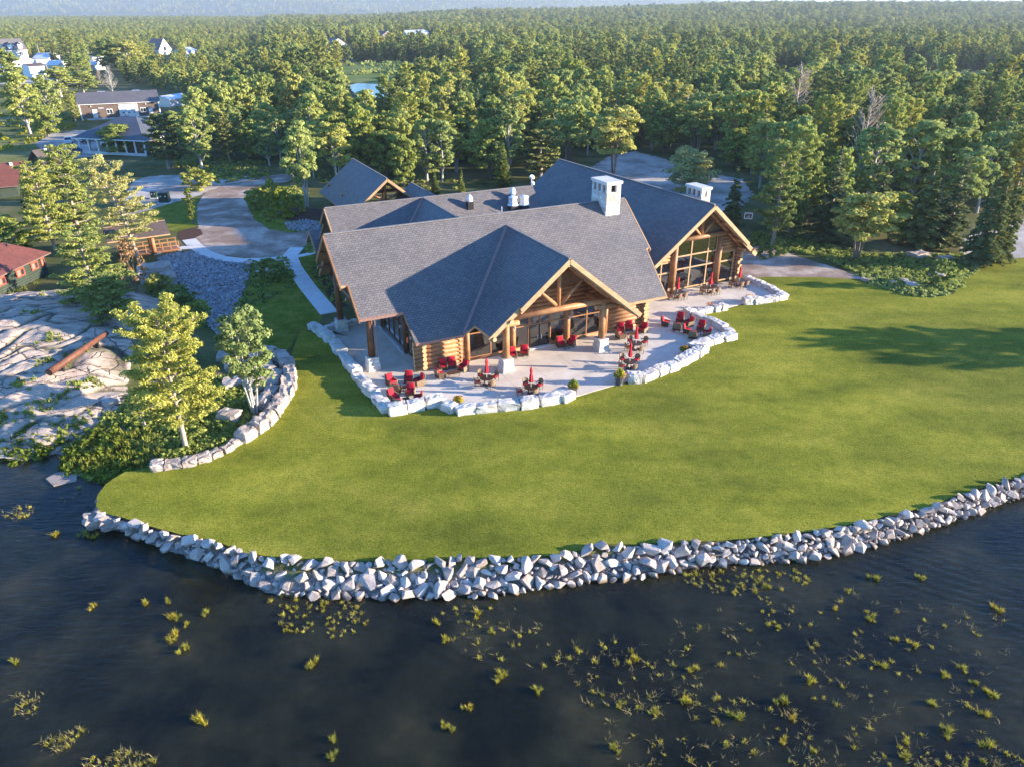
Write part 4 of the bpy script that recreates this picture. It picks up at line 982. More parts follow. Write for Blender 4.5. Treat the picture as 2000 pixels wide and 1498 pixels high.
# inner floor and walls so the glass looks into rooms
M_floorin = simple('interior_floor', [(0.3, (0.09, 0.06, 0.04)), (0.7, (0.15, 0.10, 0.065))], 2, 4, 0.5, 0.0)
M_wallin = simple('interior_wall', [(0.3, (0.14, 0.09, 0.05)), (0.7, (0.2, 0.13, 0.08))], 1, 4, 0.8, 0.0)
MB().box((13, 8.6, 0.02), (24.4, 16.8, 0.04)).build('interior_floor', M_floorin, lodge)
MB().box((13.3, 9.0, 2.0), (24.0, 0.2, 4.0)).build('interior_wall', M_wallin, lodge)
MB().box((13.0, 17.6, 2.0), (25.0, 0.3, 4.0)).build('rear_wall', M_log_dark, lodge)
def room_table(x, y, parent=None, r=0.8, cloth=True):
    root = parent or lodge
    mb = MB(); mb.tube([(x, y, 0.05), (x, y, 0.72)], [0.08, 0.08], 6); mb.tube([(x, y, 0.72 if not cloth else 0.45), (x, y, 0.78)], [r * 1.02, r], 14)
    mb.build('interior_table', M_white if cloth else M_table, root)
for x, y in ((7.5, 2.5), (9.5, 5.0), (13.3, 4.6), (17.0, 2.6), (19.2, 4.4), (16.2, 5.6)): room_table(x, y, None, 0.8, x > 14)

# chimneys
def chimney(u0, u1, v0, v1, zb, zt_, seed):
    c = Vector(((u0 + u1) / 2, (v0 + v1) / 2, 0)); dx, dy = u1 - u0, v1 - v0
    mb = MB(); zo, zc = zt_ - 1.15, zt_ - 0.42
    mb.box((c.x, c.y, (zb + zo) / 2), (dx, dy, zo - zb)); mb.box((c.x, c.y, (zc + zt_ - 0.3) / 2), (dx, dy, zt_ - 0.3 - zc))
    pw = 0.34
    vs3 = [v0 + pw / 2, v0 + dy * 0.35, v0 + dy * 0.65, v1 - pw / 2]
    for uu in (u0 + pw / 2, u1 - pw / 2):
        for vv in vs3: mb.box((uu, vv, (zo + zc) / 2), (pw, pw, zc - zo))
    for vv in (v0 + pw / 2, v1 - pw / 2):
        for s in (-1, 1): mb.box((c.x + s * (dx / 2 - pw - 0.11), vv, (zo + zc) / 2), (0.2, pw - 0.004, zc - zo))
    ch = mb.build('chimney', M_pedestal, lodge)
    MB().box((c.x, c.y, (zo + zc) / 2), (dx - 2 * pw - 0.1, dy - 2 * pw - 0.1, zc - zo - 0.02)).build('hollow_shade', M_bluemetal, ch)  # dark block that paints the shade of the hollow behind the openings
    MB().box((c.x, c.y, zt_ - 0.14), (dx + 0.26, dy + 0.26, 0.28)).build('chimney_cap', M_conc, ch)
    q = random.Random(seed)                # raised face stones on the two sides in view
    for face in (0, 1):
        wl = dx if face == 0 else dy; z = zb
        while z < zo - 0.1:
            h = q.uniform(0.22, 0.4); h = min(h, zo - z); x = 0
            while x < wl - 0.05:
                w = min(q.uniform(0.25, 0.65), wl - x)
                if wl - x - w < 0.15: w = wl - x
                g = 0.015; p = q.uniform(0.01, 0.045)
                if face == 0: b = ((u0 + x + w / 2, v0 - p / 2, z + h / 2), (w - 2 * g, p, h - 2 * g))
                else: b = ((u0 - p / 2, v0 + x + w / 2, z + h / 2), (p, w - 2 * g, h - 2 * g))
                if z + h > zb + 1.2 or face == 1: MB().box(*b).build('stone', q.choice(ped_stones), ch, fix=False)
                x += w
            z += h
ped_stones = [rockmat('face_stone_%s' % c, st, 3, 0.15, 0.05) for c, st in (('cream', [(0.3, (0.52, 0.46, 0.37)), (0.7, (0.62, 0.57, 0.49))]), ('white', [(0.3, (0.58, 0.56, 0.53)), (0.7, (0.68, 0.67, 0.64))]), ('tan', [(0.3, (0.42, 0.33, 0.25)), (0.7, (0.54, 0.45, 0.36))]), ('grey', [(0.3, (0.42, 0.41, 0.39)), (0.7, (0.55, 0.54, 0.52))]))]
chimney(24.85, 26.65, 7.25, 10.2, 9.6, 13.75, 3)

# ---- right wing with its own slight turn
RB = math.radians(2.3)
def B(x, y, z=0.0): return (38.1 + x * math.cos(RB) - y * math.sin(RB), 7.3 + x * math.sin(RB) + y * math.cos(RB), z)
wing = empty('right_wing', (0, 0, 0)); wing.parent = lodge; wing.location = (38.1, 7.3, 0); wing.rotation_euler = (0, 0, RB)
ZB, SLl, SLr, YF, YB = 10.42, 0.735, 0.84, -2.05, 31.0
L_ = lambda x, y: (x, y, ZB - (SLl if x < 0 else SLr) * abs(x))
def mk(fn, *a, **k):
    return fn(*a, **k)
roof([L_(0, YF - 0.1), L_(-7.9, YF), L_(-7.9, YF + 3), L_(-9.2, YF + 3), L_(-9.2, YB - 3), L_(-7, YB), L_(0, YB)], wing)
roof([L_(0, YF - 0.1), L_(0, YB), L_(8.1, YB), L_(8.1, YF + 0.45), L_(6.0, YF + 0.45), L_(6.0, YF - 0.1)], wing)
cap(L_(0, YF), L_(0, YB), parent=wing)
def rk(a, b, h=0.42, w=0.12, drop=0.26):
    a = Vector(a) - Vector((0, 0, drop)); b = Vector(b) - Vector((0, 0, drop)); MB().beam(a, b, w, h).build('rake_board', M_trim, wing)
rk((0, YF - 0.17, ZB), (-7.95, YF - 0.12, ZB - SLl * 7.95)); rk((0, YF - 0.17, ZB), (6.1, YF - 0.17, ZB - SLr * 6.1)); rk((5.7, YF + 0.38, ZB - SLr * 5.7), (8.15, YF + 0.38, ZB - SLr * 8.15), 0.5)
rk((0, YF - 0.03, ZB - 0.25), (-7.5, YF - 0.0, ZB - SLl * 7.5 - 0.25), 0.25); rk((0, YF - 0.03, ZB - 0.25), (6.0, YF - 0.03, ZB - SLr * 6.0 - 0.25), 0.25)
for x in (-3.45, 3.45): logw((x, -0.15, 0), (x, -0.15, 6.15), 0.38, name='column', n=14, r2=0.34, parent=wing)
logw((-4.6, -0.5, 6.35), (4.7, -0.5, 6.35), 0.28, name='truss_beam', parent=wing, n=12)
logw((0, -0.5, 6.6), (0, -0.5, 9.9), 0.19, name='king_post', parent=wing)
logw((-1.9, -0.5, 8.2), (-0.2, -0.5, 6.6), 0.17, name='brace', parent=wing); logw((1.9, -0.5, 8.2), (0.2, -0.5, 6.6), 0.17, name='brace', parent=wing)
for s, sl in ((-1, SLl), (1, SLr)):
    logw((s * 6.6, -0.5, ZB - sl * 6.6 - 0.55), (0, -0.5, ZB - 0.55), 0.22, name='rafter', parent=wing)
    for q in (2.6, 5.4, 7.3): logw((s * q, YF + 0.05, ZB - sl * q - 0.5), (s * q, 0.2, ZB - sl * q - 0.5), 0.19, name='purlin', parent=wing)
logw((0, YF - 0.1, 9.85), (0, 0.2, 9.85), 0.19, name='purlin', parent=wing)
window([-3.1, -0.85, 1.75, 3.1], [0.18, 2.65, 4.2, 6.05], 0, M_trim, 0.16, parent=wing)
window([-6.6, -5.2, -3.8], [0.18, 2.45, 3.7], 0.02, M_trim, 0.16, parent=wing); window([3.8, 6.1], [0.18, 2.6, 3.75], 0.02, M_trim, 0.16, parent=wing)
for x0, x1, top in ((-7.0, -3.8, 5), (3.8, 6.9, 6)):
    for i in range(top):
        z = 4.0 + i * 0.4; hw = (ZB - z - 0.5) / (SLl if x0 < 0 else SLr)
        a, b = max(x0, -hw), min(x1, hw)
        if b - a > 0.4: logw((a, 0.05, z), (b, 0.05, z), 0.21, parent=wing)
MB().add([(-6.2, 0.12, 5.6), (6.2, 0.12, 5.6), (4.6, 0.12, 6.2), (0, 0.12, 10.1), (-4.9, 0.12, 6.2)], [(0, 1, 2, 3, 4)]).build('gable_wall', M_shake, wing, fix=False)
for i in range(10):
    z = 0.2 + i * 0.42
    logw((6.65, -0.55 - 0.35 * math.sin(i * 1.9) ** 2 - (0.12 * max(0, i - 6)), z), (6.65, 28, z), 0.21, parent=wing)
    logw((6.2, 0.02, z), (7.15, 0.02, z), 0.2, M_log_dark, parent=wing)
    if i < 9: logw((-7.0, -0.5, z), (-7.0, 28, z), 0.21, parent=wing)
MB().tube([(6.75, -0.6, 3.7), (7.0, -1.2, 4.05), (7.6, -1.75, 4.1)], [0.2, 0.2, 0.18], 8).build('eave_bracket', M_log, wing)
MB().box((0, 14, 0.02), (13.0, 27.6, 0.04)).build('interior_floor', M_floorin, wing)
MB().box((0, 12, 3.0), (13.0, 0.2, 6.0)).build('interior_wall', M_wallin, wing)
MB().box((0, 28, 3.0), (14.0, 0.3, 6.0)).build('rear_wall', M_log_dark, wing)
for x, y in ((-4.5, 2), (-1.8, 2.2), (1.0, 2.4), (4.6, 2.2), (-3, 5), (0, 5.2), (3, 5)): room_table(x, y, wing, 0.85, True)
for a in range(8):
    t = a * math.pi / 4; MB().tube([(0.2 + 0.7 * math.cos(t), 3 + 0.7 * math.sin(t), 5.3), (0.2 + 0.7 * math.cos(t), 3 + 0.7 * math.sin(t), 5.55)], [0.14, 0.10], 6).build('chandelier_shade', M_white, wing)
chimney(40.0, 41.35, 9.75, 12.6, 6.5, 11.25, 9)

for ch in list(wing.children):          # every piece of the wing is a direct part of the lodge
    ch.parent = lodge; ch.location = wing.location; ch.rotation_euler = (0, 0, RB)
bpy.data.objects.remove(wing)
# ---- rear wing, connector, covered entrances
ZC, VC, UC0, UC1 = 9.0, 29.45, -0.35, 27.75
C_ = lambda u, v: (u, v, ZC - SL * abs(v - VC))
roof([C_(UC0, VC), C_(UC0, VC - 3), C_(0.2, VC - 3), C_(0.2, 22.4), C_(UC1 - 0.4, 22.4), C_(UC1, VC)], lodge)
roof([C_(UC0, VC), C_(UC1, VC), C_(UC1, 36.4), C_(0, 36.4), C_(0, VC + 3), C_(UC0, VC + 3)], lodge)
cap(C_(UC0, VC), C_(UC1, VC))
rake((UC0 - 0.07, VC, ZC + 0.03), (UC0 - 0.07, VC - 3.05, ZC - SL * 3.05)); rake((UC0 - 0.07, VC, ZC + 0.03), (UC0 - 0.07, VC + 3.05, ZC - SL * 3.05), m=M_log)
rake((0.1, VC - 2.9, ZC - SL * 2.9), (0.1, 22.4, ZC - SL * 7.05))
MB().box((14, VC, 1.7), (25.6, 12.6, 3.4)).build('rear_wing_wall', M_log_dark, lodge)
MB().add([(1.5, VC - 6, 3.4), (1.5, VC + 6, 3.4), (1.5, VC, 8.7)], [(0, 2, 1)]).build('gable_wall', M_log_dark, lodge, fix=False)
CG = lambda u, v: (u, v, 8.97 - SL * abs(u - 12.15))
roof([CG(12.15, 11.5), CG(12.15, VC), CG(5.2, 22.4), CG(5.2, 18.0)][::-1], lodge)
roof([CG(12.15, 11.5), CG(19.1, 18.0), CG(19.1, 22.4), CG(12.15, VC)][::-1], lodge)
cap(CG(12.15, 11.5), CG(12.15, VC - 0.1), 0.25); cap(C_(12.15, VC), C_(5.2, 22.5), 0.3, M_copper, 'valley_flashing', 0.06); cap(C_(12.15, VC), C_(19.1, 22.5), 0.3, M_copper, 'valley_flashing', 0.06)
def gable_roof_v(uc, v0, v1, zr, hw, dark=M_log_dark, trim=None):      # ridge running back
    g = lambda u, v: (u, v, zr - SL * abs(u - uc))
    roof([g(uc, v0), g(uc - hw, v0), g(uc - hw, v1), g(uc, v1)], lodge); roof([g(uc, v0), g(uc, v1), g(uc + hw, v1), g(uc + hw, v0)], lodge)
    for s in (-1, 1): rake((uc, v0 - 0.06, zr), (uc + s * hw, v0 - 0.06, zr - SL * hw), 0.35)
    cap(g(uc, v0), g(uc, v1), 0.22)
gable_roof_v(14.3, 51.0, 70.0, 7.35, 6.3)
for v in (52.5, 60, 68.5):
    for s in (-1, 1): logw((14.3 + s * 4.6, v, 0), (14.3 + s * 4.6, v, 3.4), 0.35, M_log, 'column')
    logw((9.2, v, 3.5), (19.4, v, 3.5), 0.26, M_log, 'truss_beam'); logw((14.3, v, 3.7), (14.3, v, 6.8), 0.2, M_log, 'king_post')
    for s in (-1, 1): logw((14.3 + s * 2.6, v, 4.9), (14.3, v, 3.7), 0.17, M_log, 'brace'); logw((14.3 + s * 5.6, v, 2.5), (14.3, v, 6.75), 0.2, M_log, 'rafter')
gable_roof_v(19.4, 40.0, 54.9, 5.55, 4.0)
MB().box((19.4, 47, 1.3), (6.4, 13, 2.6)).build('passage_wall', M_log_dark, lodge)
E_ = lambda u, v: (u, v, 4.45 - SL * abs(v - 37.3))
roof([E_(-0.9, 37.3), E_(-0.9, 34.7), E_(4, 34.7), E_(4, 37.3)][::-1][::-1], lodge); roof([E_(-0.9, 37.3), E_(4, 37.3), E_(4, 39.9), E_(-0.9, 39.9)], lodge)
rake((-0.97, 37.3, 4.47), (-0.97, 34.65, 2.33), 0.28); rake((-0.97, 37.3, 4.47), (-0.97, 39.95, 2.33), 0.28)
MB().add([(0.3, 34.9, 0), (0.3, 39.7, 0), (0.3, 39.7, 2.4), (0.3, 37.3, 4.2), (0.3, 34.9, 2.4)], [(4, 3, 2, 1, 0)]).build('gable_wall', M_log_dark, lodge, fix=False)
# roof equipment
def vent(u, v, big):
    z = C_(u, v)[2]
    if big:
        f = MB().box((u, v, z + 0.35), (0.9, 0.9, 1.1)).build('exhaust_fan', M_bluemetal, lodge)
        MB().tube([(u, v, z + 0.85), (u, v, z + 1.0), (u, v, z + 1.5), (u, v, z + 1.9), (u, v, z + 2.05)], [0.75, 0.62, 0.5, 0.62, 0.25], 12).build('fan_hood', M_white, f)
        for t in range(6): a = t * math.pi / 3; MB().box((u + 0.6 * math.cos(a), v + 0.6 * math.sin(a), z + 1.4), (0.06, 0.06, 0.9)).build('fan_bracket', M_galv, f)
    else:
        f = MB().box((u, v, z + 0.3), (0.75, 0.75, 1.0)).build('roof_vent', M_bluemetal, lodge)
        MB().tube([(u, v, z + 0.8), (u, v, z + 1.1), (u, v, z + 1.5), (u, v, z + 1.65)], [0.4, 0.42, 0.26, 0.08], 10).build('vent_cowl', M_white, f)
vent(17.7, 27.6, 0); vent(24.0, 27.9, 0); vent(23.3, 26.5, 1); vent(24.9, 26.4, 1)
MB().tube([(21.6, 26.3, 6.3), (21.6, 26.3, 7.5)], [0.05, 0.05], 6).build('vent_pipe', M_white, lodge)
d = MB(); d.tube([(27.6, 29.5, 9.0), (27.6, 29.5, 10.2)], [0.05, 0.05], 6); d.tube([(27.6, 29.35, 10.15), (27.6, 29.25, 10.3)], [0.38, 0.3], 12); d.tube([(27.7, 29.35, 9.35), (27.7, 29.2, 9.5)], [0.3, 0.2], 10)
d.build('satellite_dish', M_white, lodge)

# ------------------------------------------------------------------ patio furniture
def child(mb, name, m, parent, **k): return mb.build(name, m, parent, **k)
def rbox(c, d, r=0.04, M=None):
    bm = bmesh.new(); bmesh.ops.create_cube(bm, size=1.0); bmesh.ops.scale(bm, vec=d, verts=bm.verts)
    bmesh.ops.bevel(bm, geom=bm.edges[:], offset=r, segments=2, profile=0.6, affect='EDGES')
    if M is not None: bmesh.ops.transform(bm, matrix=M.to_4x4(), verts=bm.verts)
    bmesh.ops.translate(bm, vec=c, verts=bm.verts); return bm
def bmobj(bm, name, m, parent):
    me = bpy.data.meshes.new(name); bm.to_mesh(me); bm.free(); me.materials.append(m)
    for p in me.polygons: p.use_smooth = True
    return link(name, me, parent)
def make_lounge():
    r = empty('lounge_chair', (0, 0, 0), group='wicker lounge chairs with red cushions on the patio', cat='armchair', label='x')
    mb = MB(); mb.box((0, 0.0, 0.24), (0.74, 0.72, 0.24)); child(mb, 'seat_frame', M_wicker, r)
    for s in (-1, 1):
        mb = MB(); mb.add([(s * 0.37 + dx, y, z) for dx in (-0.05, 0.05) for y, z in ((-0.36, 0.1), (0.34, 0.1), (0.38, 0.66), (-0.02, 0.60), (-0.4, 0.56))],
                          [(0, 1, 2, 3, 4), (9, 8, 7, 6, 5), (0, 5, 6, 1), (1, 6, 7, 2), (2, 7, 8, 3), (3, 8, 9, 4), (4, 9, 5, 0)]); child(mb, 'armrest', M_wicker_tan if s > 0 else M_wicker, r)
        for y in (-0.32, 0.32):
            mb = MB(); mb.tube([(s * 0.35, y, 0), (s * 0.35, y, 0.14)], [0.025, 0.03], 6); child(mb, 'leg', M_wicker, r)
    Rb = Matrix.Rotation(math.radians(-14), 3, 'X')
    mb = MB(); mb.box((0, 0.40, 0.62), (0.74, 0.07, 0.78), M=Rb); child(mb, 'backrest', M_wicker_tan, r)
    bmobj(rbox((0, -0.05, 0.42), (0.62, 0.62, 0.15), 0.05), 'seat_cushion', M_cushion, r)
    bmobj(rbox((0, 0.29, 0.72), (0.64, 0.15, 0.60), 0.05, Rb), 'back_cushion', M_cushion, r)
    return r
def make_dining():
    r = empty('dining_chair', (0, 0, 0), group='wicker dining chairs on the patio', cat='dining chair', label='x')
    child(MB().box((0, 0, 0.42), (0.52, 0.5, 0.07)), 'seat', M_wicker, r)
    bmobj(rbox((0, -0.01, 0.48), (0.46, 0.44, 0.07), 0.025), 'seat_cushion', M_cushion, r)
    for s in (-1, 1):
        for y in (-0.22, 0.22): child(MB().tube([(s * 0.23, y, 0), (s * 0.23, y, 0.40)], [0.022, 0.028], 6), 'leg', M_wicker, r)
        child(MB().beam((s * 0.26, -0.2, 0.64), (s * 0.26, 0.24, 0.68), 0.05, 0.04), 'armrest', M_wicker, r)
    mb = MB()
    for i in range(5):
        a0, a1 = math.radians(-50 + i * 20), math.radians(-30 + i * 20); rr = 0.34
        h0, h1 = 0.98 - 0.12 * abs(-50 + i * 20) / 50, 0.98 - 0.12 * abs(-30 + i * 20) / 50
        p = [(rr * math.sin(a), 0.02 + rr * math.cos(a) * 0.8) for a in (a0, a1)]
        mb.add([(p[0][0], p[0][1], 0.4), (p[1][0], p[1][1], 0.4), (p[1][0] * 1.05, p[1][1] + 0.08, h1), (p[0][0] * 1.05, p[0][1] + 0.08, h0),
                (p[0][0] * .9, p[0][1] - 0.04, 0.4), (p[1][0] * .9, p[1][1] - 0.04, 0.4), (p[1][0] * .95, p[1][1] + 0.04, h1), (p[0][0] * .95, p[0][1] + 0.04, h0)],
               [(0, 1, 2, 3), (5, 4, 7, 6), (3, 2, 6, 7)])
    child(mb, 'backrest', M_wicker_tan, r)
    return r
lounge0, dining0 = make_lounge(), make_dining()
used = {}
def place(proto, pos, target, label):
    o = copy_tree(proto) if used.get(proto.name) else proto
    used[proto.name] = True
    p = Vector(pos); d = Vector(target) - p; o.location = (p.x, p.y, 0.0)
    o.rotation_euler = (0, 0, math.atan2(d.y, d.x) + math.pi / 2 + rnd.uniform(-.08, .08)); o['label'] = label; return o
def side_table(px, py, label, s=0.55, h=0.42, L=None):
    p = at(px, py, 0); r = empty('side_table', p, LANG, label=label, cat='low table', group='low wicker tables between the lounge chairs')
    child(MB().box((0, 0, h), (L or s, s, 0.05)), 'tabletop', M_table, r)
    for x in (-1, 1):
        for y in (-1, 1): child(MB().box((x * ((L or s) / 2 - 0.05), y * (s / 2 - 0.05), h / 2 - 0.01), (0.05, 0.05, h - 0.05)), 'leg', M_wicker, r)
LC = [  # chair px, look-at px, label
    ((765, 752), (800, 775), 'red cushioned armchair facing right, upper left of the two sets by the left boulder wall'),
    ((799, 747), (785, 790), 'upright red cushioned armchair at the back of the upper set by the left boulder wall'),
    ((819, 752), (790, 760), 'half hidden red armchair seen from behind at the right of the upper left set'),
    ((775, 766), (790, 745), 'wicker armchair turned away between the two sets by the left boulder wall'),
    ((769, 781), (800, 795), 'red cushioned armchair facing right in the lower set by the left boulder wall'),
    ((802, 771), (790, 800), 'upright red cushioned armchair at the back of the lower left set'),
    ((816, 785), (785, 785), 'brown armchair facing left at the right end of the lower left set'),
    ((781, 795), (795, 775), 'wicker armchair seen from behind, nearest the corner block of the patio'),
    ((866, 722), (872, 745), 'left one of two armchairs backed against the honey log wall'),
    ((883, 719), (890, 745), 'right one of two armchairs backed against the honey log wall'),
    ((860, 738), (890, 728), 'tan sided armchair facing right at the left end of the log wall set'),
    ((905, 725), (880, 738), 'armchair facing left at the right end of the log wall set'),
    ((1024, 695), (1018, 730), 'bright red armchair standing right of the first front log column'),
    ((1001, 699), (1015, 725), 'red armchair half hidden behind the first front log column'),
    ((1095, 678), (1112, 695), 'left one of the pair of red armchairs beside the glass doors'),
    ((1116, 676), (1100, 692), 'right one of the pair of red armchairs beside the glass doors'),
    ((1212, 650), (1220, 675), 'left one of two armchairs against the right log wall'),
    ((1228, 646), (1236, 670), 'right one of two armchairs against the right log wall'),
    ((1211, 662), (1240, 655), 'tan sided armchair facing right beside the second log column'),
    ((1255, 650), (1230, 662), 'red armchair facing left at the corner of the right log wall'),
    ((1299, 637), (1325, 640), 'lone leftmost red armchair of the right-hand sets'),
    ((1328, 629), (1322, 655), 'upright red armchair at the back of the right-hand sets'),
    ((1322, 646), (1330, 625), 'dark wicker armchair seen from behind in the upper right-hand set'),
    ((1345, 637), (1325, 640), 'red armchair facing left between the two right-hand sets'),
    ((1341, 652), (1370, 655), 'red armchair facing right in the lower right-hand set'),
    ((1369, 645), (1358, 675), 'upright red armchair backed by the diagonal blocks'),
    ((1353, 662), (1366, 645), 'wicker armchair seen from behind, nearest the lawn in the right-hand sets'),
    ((1379, 658), (1350, 656), 'dark armchair facing left at the right end of the right-hand sets')]
for c, t, l in LC: place(lounge0, at(*c), at(*t), l)
side_table(792, 764, 'low table among the upper set by the left boulder wall'); side_table(794, 787, 'low table among the lower set by the left boulder wall')
side_table(885, 736, 'long low table in front of the log wall armchairs', 0.6, 0.42, 1.1); side_table(1011, 697, 'small table beside the first front log column')
side_table(1105, 682, 'small table between the two armchairs by the doors'); side_table(1233, 660, 'low table in front of the right log wall armchairs', 0.6, 0.42, 1.1)
side_table(1322, 638, 'low table in the upper right-hand set'); side_table(1362, 655, 'low table in the lower right-hand set')

def umbrella(p, label, h=2.55, open_=0.0):
    r = empty('patio_umbrella', p, 0, label=label, cat='umbrella', group='closed red umbrellas on the patio')
    child(MB().tube([(0, 0, 0), (0, 0, h)], [0.022, 0.02], 6), 'pole', M_white, r)
    mb = MB(); n = 12; prof = [(h + 0.12, 0.02), (h + 0.02, 0.06), (h - 0.25, 0.13), (h - 0.55, 0.10), (h - 0.85, 0.16), (h - 1.2, 0.20 + open_), (h - 1.35, 0.17 + open_)]
    for z, R in prof:
        for k in range(n):
            a = 2 * math.pi * k / n; q = R * (1.12 if k % 2 else 0.78); mb.v.append((q * math.cos(a), q * math.sin(a), z))
    for i in range(len(prof) - 1):
        for k in range(n): mb.f.append((i * n + k, i * n + (k + 1) % n, (i + 1) * n + (k + 1) % n, (i + 1) * n + k)); mb.m.append(0)
    child(mb, 'canopy', M_red, r)
    child(MB().tube([(0, 0, 0), (0, 0, 0.08)], [0.25, 0.22], 10), 'base', M_bluemetal, r)
    return r
def round_table(px, py, chairs, label):
    p = at(px, py, 0.0); r = empty('dining_table', p, 0, label='round dark table ' + label, cat='table', group='dining tables on the patio')
    child(MB().tube([(0, 0, 0.70), (0, 0, 0.75)], [0.62, 0.62], 18), 'tabletop', M_table, r)
    for i in range(4):
        a = i * math.pi / 2 + 0.7; child(MB().beam((0.42 * math.cos(a), 0.42 * math.sin(a), 0.02), (0.16 * math.cos(a), 0.16 * math.sin(a), 0.70), 0.07, 0.07), 'leg', M_table, r)
    umbrella(p, 'closed red umbrella standing in the round table ' + label)
    for (cx, cy), w in chairs:
        q = at(cx, cy, 0.0); place(dining0, q, p, 'wicker chair %s, round table %s' % (w, label))
round_table(951, 752, [((933, 754), 'at the left'), ((940, 742), 'at the back left'), ((967, 744), 'at the back right'), ((960, 759), 'at the front')], 'nearest the first front log column')
round_table(1037, 770, [((1015, 772), 'at the left'), ((1028, 759), 'at the back left'), ((1053, 760), 'at the back right'), ((1043, 776), 'at the front')], 'closest to the front boulder row')
round_table(1241, 684, [((1226, 686), 'at the left'), ((1231, 674), 'at the back left'), ((1258, 676), 'at the back right'), ((1250, 691), 'at the front')], 'nearest the second log column')
round_table(1229, 720, [((1214, 723), 'at the left'), ((1216, 710), 'at the back left'), ((1242, 711), 'at the back right'), ((1237, 727), 'at the front')], 'just behind the tall urn')
def long_table(px, py, label, op=0.0):
    p = at(px, py, 0.0); r = empty('dining_table', p, LANG + RB, label='rectangular dark table ' + label, cat='table', group='dining tables on the patio')
    child(MB().box((0, 0, 0.74), (1.75, 0.95, 0.05)), 'tabletop', M_table, r)
    for x in (-0.78, 0.78):
        for y in (-0.4, 0.4): child(MB().box((x, y, 0.36), (0.07, 0.07, 0.71)), 'leg', M_table, r)
    M = Matrix.Translation(p) @ Matrix.Rotation(LANG + RB, 4, 'Z')
    umbrella(p, 'closed red umbrella standing in the rectangular table ' + label, 2.5, op)
    for x, y, w in ((-0.42, -0.75, 'at the front left'), (0.45, -0.75, 'at the front right'), (-0.42, 0.75, 'at the back left'), (0.45, 0.75, 'at the back right'), (-1.15, 0, 'at the left end')):
        q = M @ Vector((x, y, 0)); t = M @ Vector((x if y else 0, 0, 0)); place(dining0, q, t, 'wicker chair %s, rectangular table %s' % (w, label))
long_table(1322, 583, 'nearest the main wing'); long_table(1386, 573, 'in the middle before the tall windows', 0.08); long_table(1442, 560, 'at the far corner of the patio')

# planters: urns with flowers
def leaf_cluster(n, c, R, size, seed, up=0.3):
    g = np.random.default_rng(seed); d = g.normal(size=(n, 3)); d /= np.linalg.norm(d, axis=1)[:, None]; d[:, 2] = np.abs(d[:, 2]) * 1.0
    P = np.array(c) + d * R * g.uniform(0.5, 1.0, (n, 1)); return P, d
def quads(P, N, sx, sy, g, along=None):
    """leaf quads centred on P facing N"""
    n = len(P); N = N / (np.linalg.norm(N, axis=1)[:, None] + 1e-9)
    t = g.normal(size=(n, 3)) if along is None else along
    a = np.cross(N, t); a /= (np.linalg.norm(a, axis=1)[:, None] + 1e-9); b = np.cross(N, a)
    sx = np.broadcast_to(np.asarray(sx, float).reshape(-1, 1), (n, 1)); sy = np.broadcast_to(np.asarray(sy, float).reshape(-1, 1), (n, 1))
    c = N * sx * 0.22
    return np.stack([P + b * sy, P + a * sx - c, P - b * sy, P - a * sx - c], 1).reshape(-1, 3)
def quad_mesh(name, V, mats, mi=None):
    n = len(V) // 4; me = bpy.data.meshes.new(name); me.vertices.add(len(V)); me.vertices.foreach_set('co', np.ascontiguousarray(V, dtype=np.float32).ravel())
    me.loops.add(n * 4); me.loops.foreach_set('vertex_index', np.arange(n * 4, dtype=np.int32))
    me.polygons.add(n); me.polygons.foreach_set('loop_start', np.arange(0, n * 4, 4, dtype=np.int32))
    for m in mats: me.materials.append(m)
    if mi is not None: me.polygons.foreach_set('material_index', mi.astype(np.int32))
    me.update(calc_edges=True); return me
def planter(px, py, label, s=1.0, urn=True, flower=True, leaf=True):
    p = at(px, py, 0.0); r = empty('planter', p, 0, label=label, cat='planter'); g = np.random.default_rng(int(px))
    if urn: child(MB().tube([(0, 0, 0), (0, 0, 0.08), (0, 0, 0.75), (0, 0, 0.82)], [0.30 * s, 0.27 * s, 0.43 * s, 0.47 * s], 14), 'urn', M_pot, r); top = 0.8
    else: child(MB().tube([(0, 0, 0), (0, 0, 0.35)], [0.25 * s, 0.33 * s], 12), 'pot', M_pot, r); top = 0.38
    P, d = leaf_cluster(220, (0, 0, top), 0.55 * s, 0.1, int(px)); P[:, 2] = top + (P[:, 2] - top) * (1.3 if urn else 0.6)
    if leaf: link('leaves', quad_mesh('leaves', quads(P, d + g.normal(size=d.shape) * .5, 0.06, 0.11, g), [M_leaf_lime]), r)
    if flower:
        P, d = leaf_cluster(90, (0, 0, top), 0.58 * s, 0.1, int(px) + 1); P[:, 2] = top + (P[:, 2] - top) * 0.75
        link('flowers', quad_mesh('flowers', quads(P, d + g.normal(size=d.shape) * .5, 0.06, 0.07, g), [M_flower]), r)
planter(1119, 771, 'dark urn with lime green plants at the left of the front opening', 1.0); planter(1209, 750, 'dark urn with tall lime green plants at the right of the front opening', 1.1)
planter(895, 789, 'low pot of orange and yellow flowers behind the front block row', 1.0, False); planter(1337, 690, 'dark bowl of yellow and red flowers by the curving blocks', 1.05, False)
planter(1386, 603, 'small pot of orange flowers above the short block row', 0.9, False, True, False); planter(1462, 588, 'pot of orange flowers on the far right patio corner', 0.95, False, True, False)

